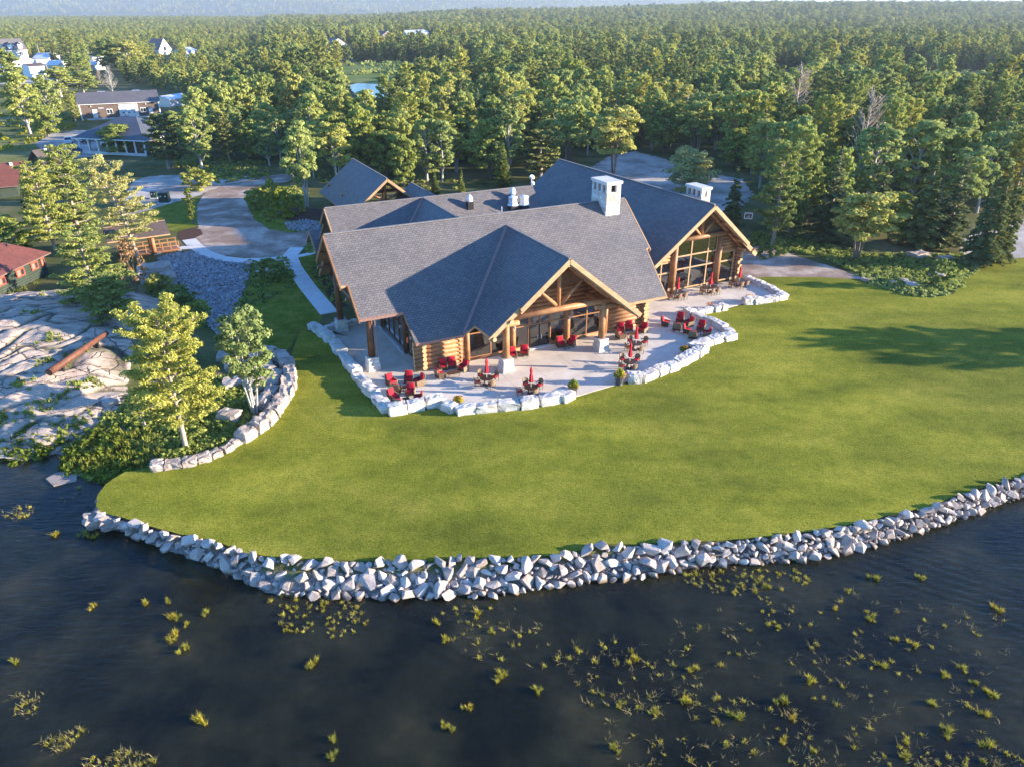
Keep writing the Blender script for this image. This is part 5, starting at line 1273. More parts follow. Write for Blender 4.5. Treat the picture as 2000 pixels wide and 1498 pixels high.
# ------------------------------------------------------------------ trees
def branches_mesh(segs, m, n=5):
    mb = MB()
    for pts, rs in segs: mb.tube(pts, rs, n, caps=False)
    return mb.mesh('trunk', m, True)
def broadleaf(seed, h, w, n_leaf, leaf, m_leaf, m_bark, cb=0.28, lobes=18, stems=1, dens=1.0, limb=True, shape='round'):
    g = np.random.default_rng(seed); r = random.Random(seed)
    segs = []; L = []
    for i in range(lobes):
        a = 2 * math.pi * (i * 0.618 + r.uniform(-.08, .08)); t = (i + 0.5) / lobes
        z = h * (cb + (0.93 - cb) * (t ** 0.85)); k = math.sin(math.pi * min(1, max(0.05, (z / h - cb + 0.12) / (1.12 - cb)))) ** 0.7
        if shape == 'vase': k = (0.35 + 0.85 * (z / h)) * (1.0 if z / h < 0.8 else 0.75)
        if shape == 'column': k = 0.8 * k + 0.1
        rad = w / 2 * k * r.uniform(0.35, 0.78)
        L.append((Vector((rad * math.cos(a), rad * math.sin(a), z)), w * r.uniform(0.13, 0.22)))
    L.append((Vector((0, 0, h * 0.93)), w * 0.13))
    r0 = h * 0.016 / (1 if stems == 1 else 1.7)
    for s in range(stems):
        a = 2 * math.pi * s / max(1, stems); sp = 0.0 if stems == 1 else 0.05 * h
        bx, by = (0, 0) if stems == 1 else (0.15 * math.cos(a), 0.15 * math.sin(a))
        tip = Vector((sp * 1.6 * math.cos(a), sp * 1.6 * math.sin(a), h * 0.86)); base = Vector((bx, by, -0.3)); mid = base.lerp(tip, 0.5) + Vector((r.uniform(-.25, .25), r.uniform(-.25, .25), 0))
        segs.append(([base, base.lerp(mid, 0.5), mid, tip], [r0 * 1.25, r0, r0 * 0.75, r0 * 0.15]))
        if limb:
            for i, (c, rr) in enumerate(L):
                if i % stems != s: continue
                z0 = max(h * cb * 0.7, c.z - h * r.uniform(0.12, 0.25)); st = base.lerp(tip, z0 / (h * 0.86)) if z0 < h * 0.86 else tip
                mid2 = st.lerp(c, 0.5) + Vector((0, 0, -0.02 * h)); segs.append(([st, mid2, c], [r0 * 0.42, r0 * 0.28, r0 * 0.1]))
    tot = sum(l[1] ** 2 for l in L); Ps, Ns = [], []
    for c, rr in L:
        n = int(n_leaf * rr * rr / tot)
        # each lobe is itself a few smaller tufts
        for q in range(5):
            dq = Vector((r.gauss(0, 1), r.gauss(0, 1), r.gauss(0.2, 0.8))).normalized() * rr * 0.62; cc = np.array(c + dq); rq = rr * r.uniform(0.42, 0.62)
            m_ = n // 5; d = g.normal(size=(m_, 3)); d /= np.linalg.norm(d, axis=1)[:, None]; d[:, 2] = np.where(d[:, 2] < -0.3, -d[:, 2] * 0.5, d[:, 2])
            Ps.append(cc + d * rq * (g.uniform(0.3, 1.0, (m_, 1)) ** 0.5) * np.array([1.1, 1.1, 0.8])); Ns.append(d + g.normal(size=d.shape) * 0.38)
    P = np.concatenate(Ps); N = np.concatenate(Ns); s = leaf * g.uniform(0.6, 1.25, len(P))
    return quad_mesh('crown', quads(P, N, s * 0.5, s * 0.62, g), [m_leaf]), branches_mesh(segs, m_bark)
def conifer(seed, h, w, n_leaf, leaf, m_leaf, m_bark, cb=0.08, tiers=16, droop=0.25, irregular=0.15, up=0.0):
    g = np.random.default_rng(seed); r = random.Random(seed); segs = [([(0, 0, -0.3), (0, 0, h * 0.5), (0, 0, h)], [h * 0.014, h * 0.009, h * 0.001])]
    Ps, Ns, Al = [], [], []; br = []
    for t in range(tiers):
        f = (t + r.uniform(0, 0.8)) / tiers; z = h * (cb + (0.98 - cb) * f); R = w / 2 * (1 - f) ** 0.85 * (0.9 if f < 0.06 else 1.0)
        nb = max(4, int(9 * (1 - f) + 3)); a0 = r.random() * 6
        for b in range(nb):
            a = a0 + 2 * math.pi * b / nb + r.uniform(-.2, .2); f2 = min(0.98, max(0, f + r.uniform(-.5, .5) / tiers * 1.3)); rb = w / 2 * (1 - f2) ** 0.85 * r.uniform(1 - irregular * 2.4, 1 + irregular); br.append((h * (cb + (0.98 - cb) * f2), a, max(rb, 0.12), f2))
    tot = sum(b[2] for b in br)
    for z, a, rb, f in br:
        n = max(3, int(n_leaf * rb / tot)); t = g.uniform(0.12, 1.0, n) ** 0.8; wd = rb * 0.26 * (1.15 - t)
        side = g.uniform(-1, 1, n) * wd; x = t * rb; zz = z - droop * x * (0.4 + t) + up * x + g.normal(0, 0.025 * h / 10, n) + 0.04 * rb
        ca_, sa_ = math.cos(a), math.sin(a)
        Ps.append(np.stack([x * ca_ - side * sa_, x * sa_ + side * ca_, zz], 1))
        Ns.append(np.stack([ca_ * 0.45 + g.normal(0, .35, n), sa_ * 0.45 + g.normal(0, .35, n), 0.8 + g.normal(0, .3, n)], 1))
        dirs = np.stack([ca_ - side * sa_ * 0.8, sa_ + side * ca_ * 0.8, np.full(n, -droop)], 1); Al.append(dirs)
        if rb > 0.5: segs.append(([(0, 0, z), (rb * 0.8 * ca_, rb * 0.8 * sa_, z - droop * rb * 0.7 + up * rb * .8)], [h * 0.003, h * 0.0008]))
    P, N, Al = np.concatenate(Ps), np.concatenate(Ns), np.concatenate(Al)
    s = leaf * g.uniform(0.7, 1.3, len(P)); N = N - Al * (np.sum(N * Al, 1) / np.sum(Al * Al, 1))[:, None]
    a_ = np.cross(N, Al); V = quads(P, N, s * 0.42, s * 0.95, g, along=np.cross(Al, N))
    return quad_mesh('crown', V, [m_leaf]), branches_mesh(segs, m_bark, 4)
def white_pine(seed, h, w, n_leaf, leaf, m_leaf, m_bark, cb=0.22, nb=44, full=0.7, lean=0.0, bare=0.0, tr=1.0):
    g = np.random.default_rng(seed); r = random.Random(seed)
    def axis_pt(z): return Vector((lean * (z / h) ** 2 * h, 0.15 * math.sin(z * 0.5), z))
    segs = [([axis_pt(h * t) - (Vector((0, 0, 0.3)) if t == 0 else Vector()) for t in (0, 0.25, 0.5, 0.75, 1.0)], [h * 0.023, h * 0.018, h * 0.013, h * 0.008, h * 0.002])]
    Ps, Ns = [], []
    prof = lambda f: (0.75 + 0.6 * f) if f < 0.25 else (0.9 + 0.12 * math.sin(f * 9)) * (1 - ((f - 0.25) / 0.8) ** 2.2) ** 0.6
    tufts = []
    for b in range(nb):
        f = (b + r.uniform(-.5, .5)) / nb; f = min(max(f, 0), 0.985); z = h * (cb + (0.97 - cb) * f); a = b * 2.399 + r.uniform(-.4, .4)
        R = w / 2 * max(0.12, prof(f)) * r.uniform(0.62, 1.08); p0 = axis_pt(z); dz = R * (0.12 + 0.55 * f * f)
        tip = p0 + Vector((R * math.cos(a), R * math.sin(a), dz)); mid = p0.lerp(tip, 0.5) + Vector((0, 0, -0.05 * R))
        segs.append(([p0, mid, tip], [h * 0.0052 * (1.1 - 0.6 * f), h * 0.0035 * (1.1 - 0.6 * f), h * 0.0008]))
        nt_ = max(3, int(R * 4.2 * full))
        for k in range(nt_):
            t = 0.30 + 0.72 * (k + r.random()) / nt_; q = p0.lerp(tip, t) + Vector((0, 0, -0.04 * R * math.sin(math.pi * t)))
            spread = R * 0.30 * (1.05 - 0.5 * t); sd = r.uniform(-1, 1) * spread; e = q + Vector((-sd * math.sin(a), sd * math.cos(a), abs(sd) * 0.2 + r.uniform(-0.05, 0.25)))
            if bare and r.random() < bare: 
                segs.append(([q, e], [h * 0.0014, h * 0.0005])); continue
            if abs(sd) > 0.3: segs.append(([q, e], [h * 0.0014, h * 0.0005]))
            tufts.append((e, r.uniform(0.38, 0.72) * (w / 9) * tr))
    m_ = max(6, int(n_leaf / max(1, len(tufts))))
    for e, R in tufts:
        d = g.normal(size=(m_, 3)); d /= np.linalg.norm(d, axis=1)[:, None]; d[:, 2] = np.abs(d[:, 2]) * 0.9 + 0.05
        Ps.append(np.array(e) + d * R * g.uniform(0.35, 1.0, (m_, 1)) * np.array([1.15, 1.15, 0.6])); Ns.append(d)
    P, N = np.concatenate(Ps), np.concatenate(Ns); Al = N + g.normal(size=N.shape) * 0.35
    Nn = g.normal(size=N.shape) + np.array([0.1, 0, 0.5]); s = leaf * g.uniform(0.7, 1.3, len(P))
    V = quads(P, Nn, s * 0.30, s * 0.85, g, along=np.cross(Al, Nn))
    return quad_mesh('crown', V, [m_leaf]), branches_mesh(segs, m_bark, 6)
def bare_tree(seed, h, w, m_bark, nb=60):
    r = random.Random(seed); segs = [([(0, 0, -0.3), (0, 0, h * 0.5), (0, 0, h * 0.95)], [h * 0.02, h * 0.011, h * 0.002])]
    for b in range(nb):
        f = r.uniform(0.15, 0.92); z = h * f; a = r.random() * 6.28; R = w / 2 * (1.15 - f) * r.uniform(0.6, 1.0) + 0.3
        tip = Vector((R * math.cos(a), R * math.sin(a), z + R * 1.1)); mid = Vector((R * .5 * math.cos(a), R * .5 * math.sin(a), z + R * 0.4)); segs.append(([(0, 0, z), mid, tip], [h * 0.006, h * 0.004, h * 0.001]))
        for k in range(4):
            q = Vector((0, 0, z)).lerp(tip, r.uniform(0.4, 0.9)); e = q + Vector((r.uniform(-1, 1), r.uniform(-1, 1), r.uniform(0.2, 1))) * R * 0.4; segs.append(([q, e], [h * 0.0025, h * 0.0008]))
    return branches_mesh(segs, m_bark, 4)

# prototypes: (height, width, crown mesh, trunk mesh)
PR = {}
def reg(k, h, w, pair): PR.setdefault(k, []).append((h, w, pair[0], pair[1]))
for i in range(3): reg('maple', 12, 8.5, broadleaf(10 + i, 12, 8.5, 8000, 0.42, M_leaf_mid, M_bark, 0.15, 24))
for i in range(3): reg('aspen', 14, 7.0, broadleaf(20 + i, 14, 7.0, 7500, 0.40, M_leaf_light, M_barkbirch, 0.22, 24))
for i in range(2): reg('birch', 12, 6.5, broadleaf(30 + i, 12, 6.5, 5200, 0.36, M_leaf_light, M_barkbirch, 0.3, 18, 3))
for i in range(2): reg('ash', 12, 8.5, broadleaf(40 + i, 12, 8.5, 6000, 0.40, M_leaf_light, M_bark, 0.36, 18, 4, shape='vase'))
for i in range(3): reg('spruce', 14, 5.2, conifer(50 + i, 14, 5.2, 9000, 0.34, M_needle, M_bark))
for i in range(2): reg('fir', 12, 4.6, conifer(60 + i, 12, 4.6, 5500, 0.34, M_needle_grey, M_barkpine, 0.04, 18, 0.12, 0.25))
for i in range(3): reg('pine', 14, 8.0, white_pine(70 + i, 14, 8.0, 10000, 0.34, M_needle_pine if i != 1 else M_needle, M_barkpine, 0.16, 50, 0.9))
for i in range(2): reg('cedar', 8, 3.2, conifer(80 + i, 8, 3.2, 4200, 0.30, M_leaf_mid, M_bark, 0.02, 18, -0.3, 0.12))
for i in range(3): reg('bush', 3.0, 3.6, broadleaf(90 + i, 3.0, 3.6, 1500, 0.26, M_leaf_mid, M_bark, 0.05, 12, 3, limb=False))
for i in range(2): reg('lime_bush', 3.0, 3.2, broadleaf(95 + i, 3.0, 3.2, 1500, 0.26, M_leaf_lime, M_bark, 0.05, 12, 3, limb=False))
reg('poplar', 7, 1.9, broadleaf(101, 7, 1.9, 1500, 0.28, M_leaf_lime, M_bark, 0.16, 14, shape='column'))
reg('willow', 8.4, 8.8, broadleaf(103, 8, 8.5, 9000, 0.26, M_needle_pale, M_bark, 0.08, 30, 5))
reg('bigpine', 14.6, 11, white_pine(201, 13.5, 11, 30000, 0.21, M_needle_pine, M_barkpine, 0.22, 58, 1.1, 0.0, 0.06, 0.72))
reg('palepine', 15, 13, white_pine(205, 15, 11, 17000, 0.24, M_needle_pale, M_barkpine, 0.26, 46, 0.8, 0.30, 0.2, 0.85))
reg('multistem', 9.5, 5.2, broadleaf(210, 9.5, 5.2, 5200, 0.25, M_leaf_light, M_barkbirch, 0.34, 20, 4))
for i in range(2): reg('limepine', 13, 8.5, white_pine(230 + i, 13, 8.5, 15000, 0.25, M_needle_pine, M_barkpine, 0.12, 52, 0.95, 0, 0.05, 0.85))
reg('rusty', 7, 5, broadleaf(215, 7, 5, 1100, 0.25, M_leaf_rust, M_bark, 0.1, 14, 2))
BARE = [bare_tree(300, 14, 8, M_barkbirch, 70)]
BAREG = [bare_tree(301, 11, 5, M_barkpine, 50)]
tree_names = {'maple': 'broadleaf_tree', 'aspen': 'broadleaf_tree', 'birch': 'birch_tree', 'ash': 'broadleaf_tree', 'spruce': 'spruce_tree', 'fir': 'fir_tree', 'pine': 'pine_tree', 'cedar': 'cedar_tree',
              'bush': 'bush', 'lime_bush': 'bush', 'poplar': 'young_poplar', 'willow': 'willow_tree', 'bigpine': 'pine_tree', 'limepine': 'pine_tree', 'palepine': 'pine_tree', 'multistem': 'birch_tree', 'rusty': 'dry_shrub'}
hero_spots = []
def put_tree(kind, p, h, w, label, group=None, cat=None, rz=None):
    h0, w0, cr, tk = rnd.choice(PR[kind])
    r = empty(tree_names[kind], p, rnd.uniform(0, 6.28) if rz is None else rz, label=label, cat=cat or tree_names[kind].replace('_', ' '), group=group)
    r.scale = (w / w0, w / w0, h / h0)
    link('trunk', tk, r); link('crown', cr, r)
    return r
def height_for(p, top_y):
    lo, hi = 0.2, 40
    for _ in range(30):
        m = (lo + hi) / 2
        if proj(p + Vector((0, 0, m)))[1] > top_y: lo = m
        else: hi = m
    return lo
def htree(kind, bx, by, ty, wpx, label, rz=None, **k):
    p = atg(bx, by); h = height_for(p, ty); w = wpx * depth(p) / FOC
    hero_spots.append((p.x, p.y, max(2.0, w * 0.45))); return put_tree(kind, p, h, w, label, rz=rz, **k)
H = htree
H('bigpine', 364, 876, 588, 205, 'big bright yellow-green pine standing alone at the foot of the curved boulder wall', 0.4)
H('multistem', 498, 806, 600, 118, 'light multi-stemmed tree inside the curved boulder wall')
H('palepine', 274, 520, 318, 150, 'tall sparse pale yellow pine with a bare forked trunk beside the covered bridge', 3.05)
H('limepine', 190, 600, 452, 150, 'low yellow-green pine in front of the tall pale pine')
H('limepine', 108, 490, 325, 100, 'bright green feathery tree on the left behind the red roofed cabin')
H('limepine', 160, 470, 290, 120, 'yellow-green tree just left of the tall pale pine crown')
H('spruce', 75, 440, 312, 50, 'thin pointed spruce between the two far cabins')
H('maple', 30, 500, 425, 90, 'dark low tree beside the left cabin')
H('rusty', 268, 575, 468, 55, 'rust brown half dead tree at the foot of the covered bridge')
H('pine', 222, 632, 540, 110, 'dull green low pine growing on the bedrock')
H('poplar', 378, 438, 365, 26, 'slender young tree in the verge left of the gravel drive')
H('poplar', 384, 362, 328, 18, 'thin upright sapling by the gravel yard')
H('birch', 285, 838, 760, 60, 'two thin pale trunks left of the big pine')
H('ash', 1197, 345, 212, 122, 'spreading bright tree right behind the right wing roof ridge')
H('ash', 1110, 335, 196, 95, 'grey-green round tree behind the rear roof')
H('pine', 1055, 350, 258, 112, 'bushy olive pine behind the end of the rear roof')
H('cedar', 983, 366, 278, 38, 'narrow green cedar behind the middle of the rear roof')
H('cedar', 903, 400, 330, 22, 'small columnar cedar right of the small blue gable')
H('cedar', 851, 384, 334, 20, 'little pale cedar close behind the small blue gable')
H('maple', 790, 365, 262, 66, 'airy light green tree behind the entrance canopy')
H('birch', 600, 405, 235, 82, 'white stemmed birch left of the blue entrance canopy')
H('birch', 660, 360, 238, 86, 'leafy birch clump behind the entrance canopy roof')
H('willow', 1345, 372, 291, 118, 'feathery silver green willow on the gravel clearing')
H('spruce', 1427, 440, 322, 50, 'dark narrow spruce right of the second chimney')
H('pine', 1508, 478, 282, 96, 'tall yellow-green pine nearest the small sign')
H('fir', 1612, 470, 284, 92, 'tall grey-green fir left of the spreading low tree')
H('ash', 1672, 506, 380, 150, 'low wide spreading tree with several grey trunks beside the shrub bed')
H('spruce', 1790, 480, 300, 88, 'spruce behind the broad bedrock slab')
H('fir', 1845, 484, 300, 84, 'tall fir with a bare lower trunk right of the shrub bed')
H('spruce', 1900, 520, 345, 62, 'dark spruce at the left of the right edge cluster')
H('spruce', 1922, 522, 316, 66, 'tall double tipped spruce at the right edge of the lawn')
H('spruce', 1948, 515, 318, 60, 'pointed spruce farthest right before the gravel')
H('maple', 1540, 470, 340, 70, 'bright leafy tree close behind the tallest pine by the sign')
H('maple', 1735, 470, 375, 95, 'dim broadleaf tree in the shade behind the spreading tree')
H('aspen', 1690, 420, 240, 110, 'tall sunny aspen in the second row behind the spreading tree')
H('aspen', 1770, 410, 235, 110, 'tall sunny aspen above the right cluster of spruces')
H('ash', 1352, 305, 198, 80, 'vase shaped tree with white stems at the back of the clearing')
H('ash', 1432, 318, 176, 95, 'tall vase shaped tree with white stems left of the dead pine')
H('aspen', 1505, 310, 188, 60, 'pale slim aspen with a bare trunk behind the clearing')
H('bush', 1833, 562, 508, 56, 'dense young bush at the right end of the shrub bed')
H('bush', 1490, 505, 478, 40, 'low green bush at the gravel track below the pine')
H('bush', 1522, 500, 470, 36, 'low bush beside the gravel track')
H('lime_bush', 552, 425, 372, 60, 'dense young bush on the verge left of the entrance canopy')
H('bush', 500, 410, 370, 45, 'small round bush on the verge beside the drive')
H('bush', 575, 420, 380, 45, 'dark bush close to the blue entrance canopy')
H('bush', 530, 400, 352, 40, 'bush on the upper verge beside the drive')
H('bush', 390, 372, 330, 70, 'dark bushes at the upper edge of the gravel yard')
H('bush', 530, 548, 508, 60, 'leafy bush at the junction of the narrow walk')
H('bush', 350, 600, 560, 75, 'dark green bush left of the cobble bed')
H('bush', 388, 630, 590, 60, 'dark green bush lower left of the cobble bed')
H('bush', 315, 575, 535, 55, 'green bush below the big tan boulders')
# trees up on the left lawn
H('maple', 240, 300, 244, 95, 'round tree in front of the hip roofed pavilion')
H('pine', 330, 330, 225, 90, 'tall dark pine right of the hip roofed pavilion')
H('aspen', 395, 330, 212, 75, 'bright tree right of the dark pine by the pavilion')
H('aspen', 105, 250, 150, 60, 'thin pale birch like tree on the left meadow')
H('aspen', 60, 262, 140, 70, 'leaning pale tree on the left meadow')
H('maple', 95, 268, 205, 60, 'low leafy tree at the parking corner')
H('pine', 148, 240, 186, 30, 'small orange tinged pine at the left end of the dark garage')
H('maple', 20, 170, 98, 70, 'leafy tree near the white houses'); H('aspen', 120, 190, 130, 70, 'bright aspen on the meadow below the white shed')
H('aspen', 165, 185, 138, 60, 'bright aspen left of the bare white tree'); H('maple', 155, 155, 105, 55, 'dark leafy tree among the village houses')
H('maple', 215, 140, 76, 62, 'tall bright tree behind the bare white tree'); H('aspen', 255, 140, 78, 60, 'tall bright tree right of the bare white tree')
H('pine', 140, 128, 60, 42, 'big brownish pine behind the village houses'); H('spruce', 108, 125, 62, 22, 'dark spruce behind the white house')
def bare(px, py, ty, me, label):
    p = atg(px, py); h = height_for(p, ty); r = empty('bare_tree', p, 1.0, label=label, cat='bare tree'); s = h / (14 if me is BARE[0] else 11); r.scale = (s, s, s); link('trunk', me, r); hero_spots.append((p.x, p.y, 3))
bare(222, 187, 128, BARE[0], 'leafless white tree behind the dark garage'); bare(200, 180, 135, BAREG[0], 'smaller leafless grey tree left of the white one')
bare(1665, 385, 160, BAREG[0], 'tall dead pine skeleton above the forest on the right'); bare(1540, 300, 116, BAREG[0], 'grey dead tree at the marsh edge'); bare(540, 215, 150, BAREG[0], 'bare grey tree in the left forest')
# trees beyond the right edge of the picture whose long shadows cross the lawn
for x, y, h in ((72, 69, 8), (80, 66.0, 10), (87, 62.0, 11), (96, 59, 12), (110, 64, 13)):
    put_tree('pine', Vector((x, y, gh(x, y))), h, 7, '%s of the pines beyond the right end of the lawn, counted from the lodge' % {72: 'first', 80: 'second', 87: 'third', 96: 'fourth', 110: 'fifth'}[x], 'trees beyond the right end of the lawn')

# ---- the forest
EXCL = [drive, [(1050, 380), (1130, 340), (1190, 306), (1240, 294), (1300, 306), (1370, 330), (1460, 345), (1480, 385), (1450, 430), (1380, 430), (1200, 400)],
        [(630, 128), (700, 122), (900, 124), (940, 132), (935, 160), (800, 180), (790, 262), (690, 266), (665, 200), (650, 165)],
        [(1690, 142), (2100, 140), (2100, 190), (1940, 205), (1840, 205), (1700, 166)], [(1500, 136), (1570, 134), (1575, 196), (1510, 196)],
        [(-400, 150), (60, 146), (150, 162), (240, 165), (330, 180), (470, 190), (470, 228), (330, 262), (300, 300), (130, 330), (60, 420), (-400, 600)],
        [(-100, 112), (145, 112), (150, 172), (-100, 172)], [(175, 118), (236, 118), (236, 168), (175, 168)], [(302, 92), (350, 92), (350, 140), (302, 140)], [(362, 98), (390, 98), (390, 134), (362, 134)],
        [(120, 225), (330, 215), (340, 262), (310, 310), (120, 320)], [(632, 90), (692, 90), (692, 122), (632, 122)], [(740, 78), (850, 74), (850, 100), (740, 104)], [(400, 195), (470, 190), (470, 222), (400, 225)]]
FRONT = [(-600, 235), (100, 232), (330, 235), (345, 300), (400, 318), (470, 336), (540, 334), (600, 360), (680, 350), (760, 352), (860, 362), (960, 362), (1040, 345), (1130, 318), (1200, 288), (1300, 300), (1390, 325), (1470, 355), (1500, 400), (1540, 455), (1640, 470), (1720, 455), (1800, 440), (1900, 432), (2000, 415), (2600, 400)]
def allowed(px, py):
    if py > interp(px, FRONT): return False
    for e in EXCL:
        if min(q[0] for q in e) <= px <= max(q[0] for q in e) and min(q[1] for q in e) <= py <= max(q[1] for q in e) and inside(px, py, e): return False
    return True
def forest_points(y0, y1, step, jitter=0.45):
    out = []; y = y0
    while y < y1:
        hw = 0.66 * y + 25; x = -hw
        while x < hw:
            X, Y = x + rnd.uniform(-jitter, jitter) * step, y + rnd.uniform(-jitter, jitter) * step; x += step
            px, py = proj((X, Y, 0))
            if allowed(px, py): out.append((X, Y, px, py))
        y += step
    return out
near = forest_points(78, 300, 6.6)
near = [q for q in near if all((q[0] - a) ** 2 + (q[1] - b) ** 2 > (c + 1.0) ** 2 for a, b, c in hero_spots)]
# nothing may grow through the lodge or the entrances
def in_lodge(X, Y):
    d = Vector((X, Y, 0)) - LO; u, v = d.dot(LU), d.dot(LV); return -9 < u < 50 and -8 < v < 45 or 3 < u < 27 and 30 < v < 75
near = [q for q in near if not in_lodge(q[0], q[1]) and rnd.random() > 0.06]
def species(X, Y, px, py):
    c = noise.noise(Vector((X * 0.012, Y * 0.012, 4))) + 0.35 * noise.noise(Vector((X * 0.05, Y * 0.05, 9)))
    bias = 0.12 if px > 1550 else (-0.02 if px > 760 and px < 1000 else -0.12)
    c += bias; q = rnd.random()
    if c > 0.12: return 'pine' if q < 0.5 else ('spruce' if q < 0.8 else 'maple')
    if c > -0.05: return ('aspen', 'maple', 'pine', 'ash', 'fir')[int(q * 5)]
    return 'aspen' if q < 0.55 else ('maple' if q < 0.85 else ('birch' if q < 0.93 else 'pine'))
near.sort(key=lambda q: (q[0] ** 2 + q[1] ** 2))
label_f = {'aspen': 'light green aspen in the dense forest behind the lodge', 'maple': 'mid green broadleaf tree in the dense forest behind the lodge', 'ash': 'vase shaped light tree in the forest behind the lodge', 'birch': 'pale stemmed birch in the forest behind the lodge',
           'pine': 'layered pine in the forest behind the lodge', 'spruce': 'dark pointed spruce in the forest behind the lodge', 'fir': 'grey green fir in the forest behind the lodge'}
inframe = [q for q in near if -60 < q[2] < 2060]; off = [q for q in near if not (-60 < q[2] < 2060)]
SINGLE = 290
def dims(k, far=False):
    h = {'aspen': 14, 'maple': 12, 'ash': 12.5, 'birch': 12, 'pine': 15, 'spruce': 14, 'fir': 12.5}[k] * rnd.uniform(0.62, 1.1)
    w = {'aspen': 7.6, 'maple': 8.8, 'ash': 8.6, 'birch': 7, 'pine': 8, 'spruce': 5.6, 'fir': 5.2}[k] * rnd.uniform(0.72, 1.05); return h, w
forest_tag = []
for X, Y, px, py in inframe[:SINGLE]:
    k = species(X, Y, px, py); h, w = dims(k)
    if px < 600: h *= 0.68; w *= 0.85
    if px < 420 and py < 235: h *= 0.8
    o = put_tree(k, Vector((X, Y, gh(X, Y))), h, w, 'x', 'forest trees behind the lodge: ' + tree_names[k].replace('_', ' ')); forest_tag.append((px, py, k, o))
ORD = ['first', 'second', 'third', 'fourth', 'fifth', 'sixth', 'seventh', 'eighth', 'ninth', 'tenth', 'eleventh', 'twelfth', 'thirteenth', 'fourteenth', 'fifteenth', 'sixteenth', 'seventeenth', 'eighteenth', 'nineteenth', 'twentieth'] + ['twenty-' + w for w in ('first', 'second', 'third', 'fourth', 'fifth', 'sixth', 'seventh', 'eighth', 'ninth')] + ['thirtieth']
zones = [(420, 'right of the pavilion'), (600, 'above the gravel drive'), (760, 'behind the entrance canopy'), (1060, 'behind the rear roof'), (1300, 'behind the right wing roof'), (1480, 'behind the gravel clearing'), (1700, 'behind the small sign'), (9999, 'at the right edge')]
groups_ = {}
for px, py, k, o in forest_tag:
    zn = next(z for lim, z in zones if px < lim); row = 'front' if py > interp(px, FRONT) - 28 else ('second' if py > interp(px, FRONT) - 60 else 'rear')
    nm = {'aspen': 'light green aspen', 'maple': 'rounded green tree', 'ash': 'vase shaped tree', 'birch': 'pale stemmed birch', 'pine': 'layered pine', 'spruce': 'dark pointed spruce', 'fir': 'grey green fir'}[k]
    groups_.setdefault((zn, row, nm), []).append((px, o))
for (zn, row, nm), lst in groups_.items():
    lst.sort(key=lambda q: q[0])
    for i, (px, o) in enumerate(lst): o['label'] = ('%s, %s from left in the %s row %s' % (nm, ORD[min(i, 29)], row, zn)) if len(lst) > 1 else ('only %s in the %s forest row %s' % (nm, row, zn))
# the rest of the wood as one object of instanced trees
def merged(name, parts, mats):
    return join_meshes(name, parts, mats)
SRC = bpy.data.collections.new('forest_sources')
def far_proto(kind, i, n_leaf, leaf, seed):
    mats = {'aspen': M_leaf_light, 'maple': M_leaf_mid, 'pine': M_needle, 'spruce': M_needle, 'birch': M_leaf_light, 'limepine': M_needle_pine}
    m = mats[kind]
    if kind in ('spruce',): c, t = conifer(seed, 14, 5.6, n_leaf, leaf, m, M_bark, 0.06, 12)
    elif kind in ('pine', 'limepine'): c, t = white_pine(seed, 15, 8, n_leaf, leaf, m, M_bark, 0.12, 30, 0.7)
    else: c, t = broadleaf(seed, 13, 8.6, n_leaf, leaf, m, M_bark, 0.10, 18, limb=False)
    return join_meshes('wood_tree', [(c, Matrix()), (t, Matrix())], [m, c.materials[0], t.materials[0]][1:])
def gn_forest(name, pts, protos, label):
    """pts: (x,y,z,scale,zscale,rot,idx)"""
    me = bpy.data.meshes.new(name); me.from_pydata([p[:3] for p in pts], [], [])
    for nm, tp, vals in (('tscale', 'FLOAT_VECTOR', [c for p in pts for c in (p[3], p[3], p[4])]), ('trot', 'FLOAT_VECTOR', [c for p in pts for c in (0, 0, p[5])]), ('tidx', 'INT', [p[6] for p in pts])):
        a = me.attributes.new(nm, tp, 'POINT'); a.data.foreach_set('vector' if tp == 'FLOAT_VECTOR' else 'value', vals)
    o = link(name, me, kind='stuff', label=label)
    ng = bpy.data.node_groups.new(name, 'GeometryNodeTree')
    ng.interface.new_socket('Geometry', in_out='INPUT', socket_type='NodeSocketGeometry'); ng.interface.new_socket('Geometry', in_out='OUTPUT', socket_type='NodeSocketGeometry')
    N = ng.nodes; L = ng.links; gi = N.new('NodeGroupInput'); go = N.new('NodeGroupOutput'); join = N.new('GeometryNodeJoinGeometry')
    def attr(nm, tp):
        a = N.new('GeometryNodeInputNamedAttribute'); a.data_type = tp; a.inputs['Name'].default_value = nm; return a.outputs['Attribute']
    sc, ro, ix = attr('tscale', 'FLOAT_VECTOR'), attr('trot', 'FLOAT_VECTOR'), attr('tidx', 'INT')
    m2p = N.new('GeometryNodeMeshToPoints'); L.new(gi.outputs[0], m2p.inputs['Mesh'])
    for i, po in enumerate(protos):
        oi = N.new('GeometryNodeObjectInfo'); oi.inputs['Object'].default_value = po
        cmp_ = N.new('FunctionNodeCompare'); cmp_.data_type = 'INT'; cmp_.operation = 'EQUAL'
        ins = [s for s in cmp_.inputs if s.type == 'INT']; L.new(ix, ins[0]); ins[1].default_value = i
        ip = N.new('GeometryNodeInstanceOnPoints'); L.new(m2p.outputs[0], ip.inputs['Points']); L.new(cmp_.outputs[0], ip.inputs['Selection'])
        L.new(oi.outputs['Geometry'], ip.inputs['Instance']); L.new(ro, ip.inputs['Rotation']); L.new(sc, ip.inputs['Scale']); L.new(ip.outputs[0], join.inputs[0])
    L.new(join.outputs[0], go.inputs[0])
    md = o.modifiers.new('forest', 'NODES'); md.node_group = ng; return o
kinds = ['aspen', 'maple', 'pine', 'spruce', 'birch', 'limepine', 'aspen', 'maple']
protos = []
spare = [q for q in inframe[SINGLE:]][:]
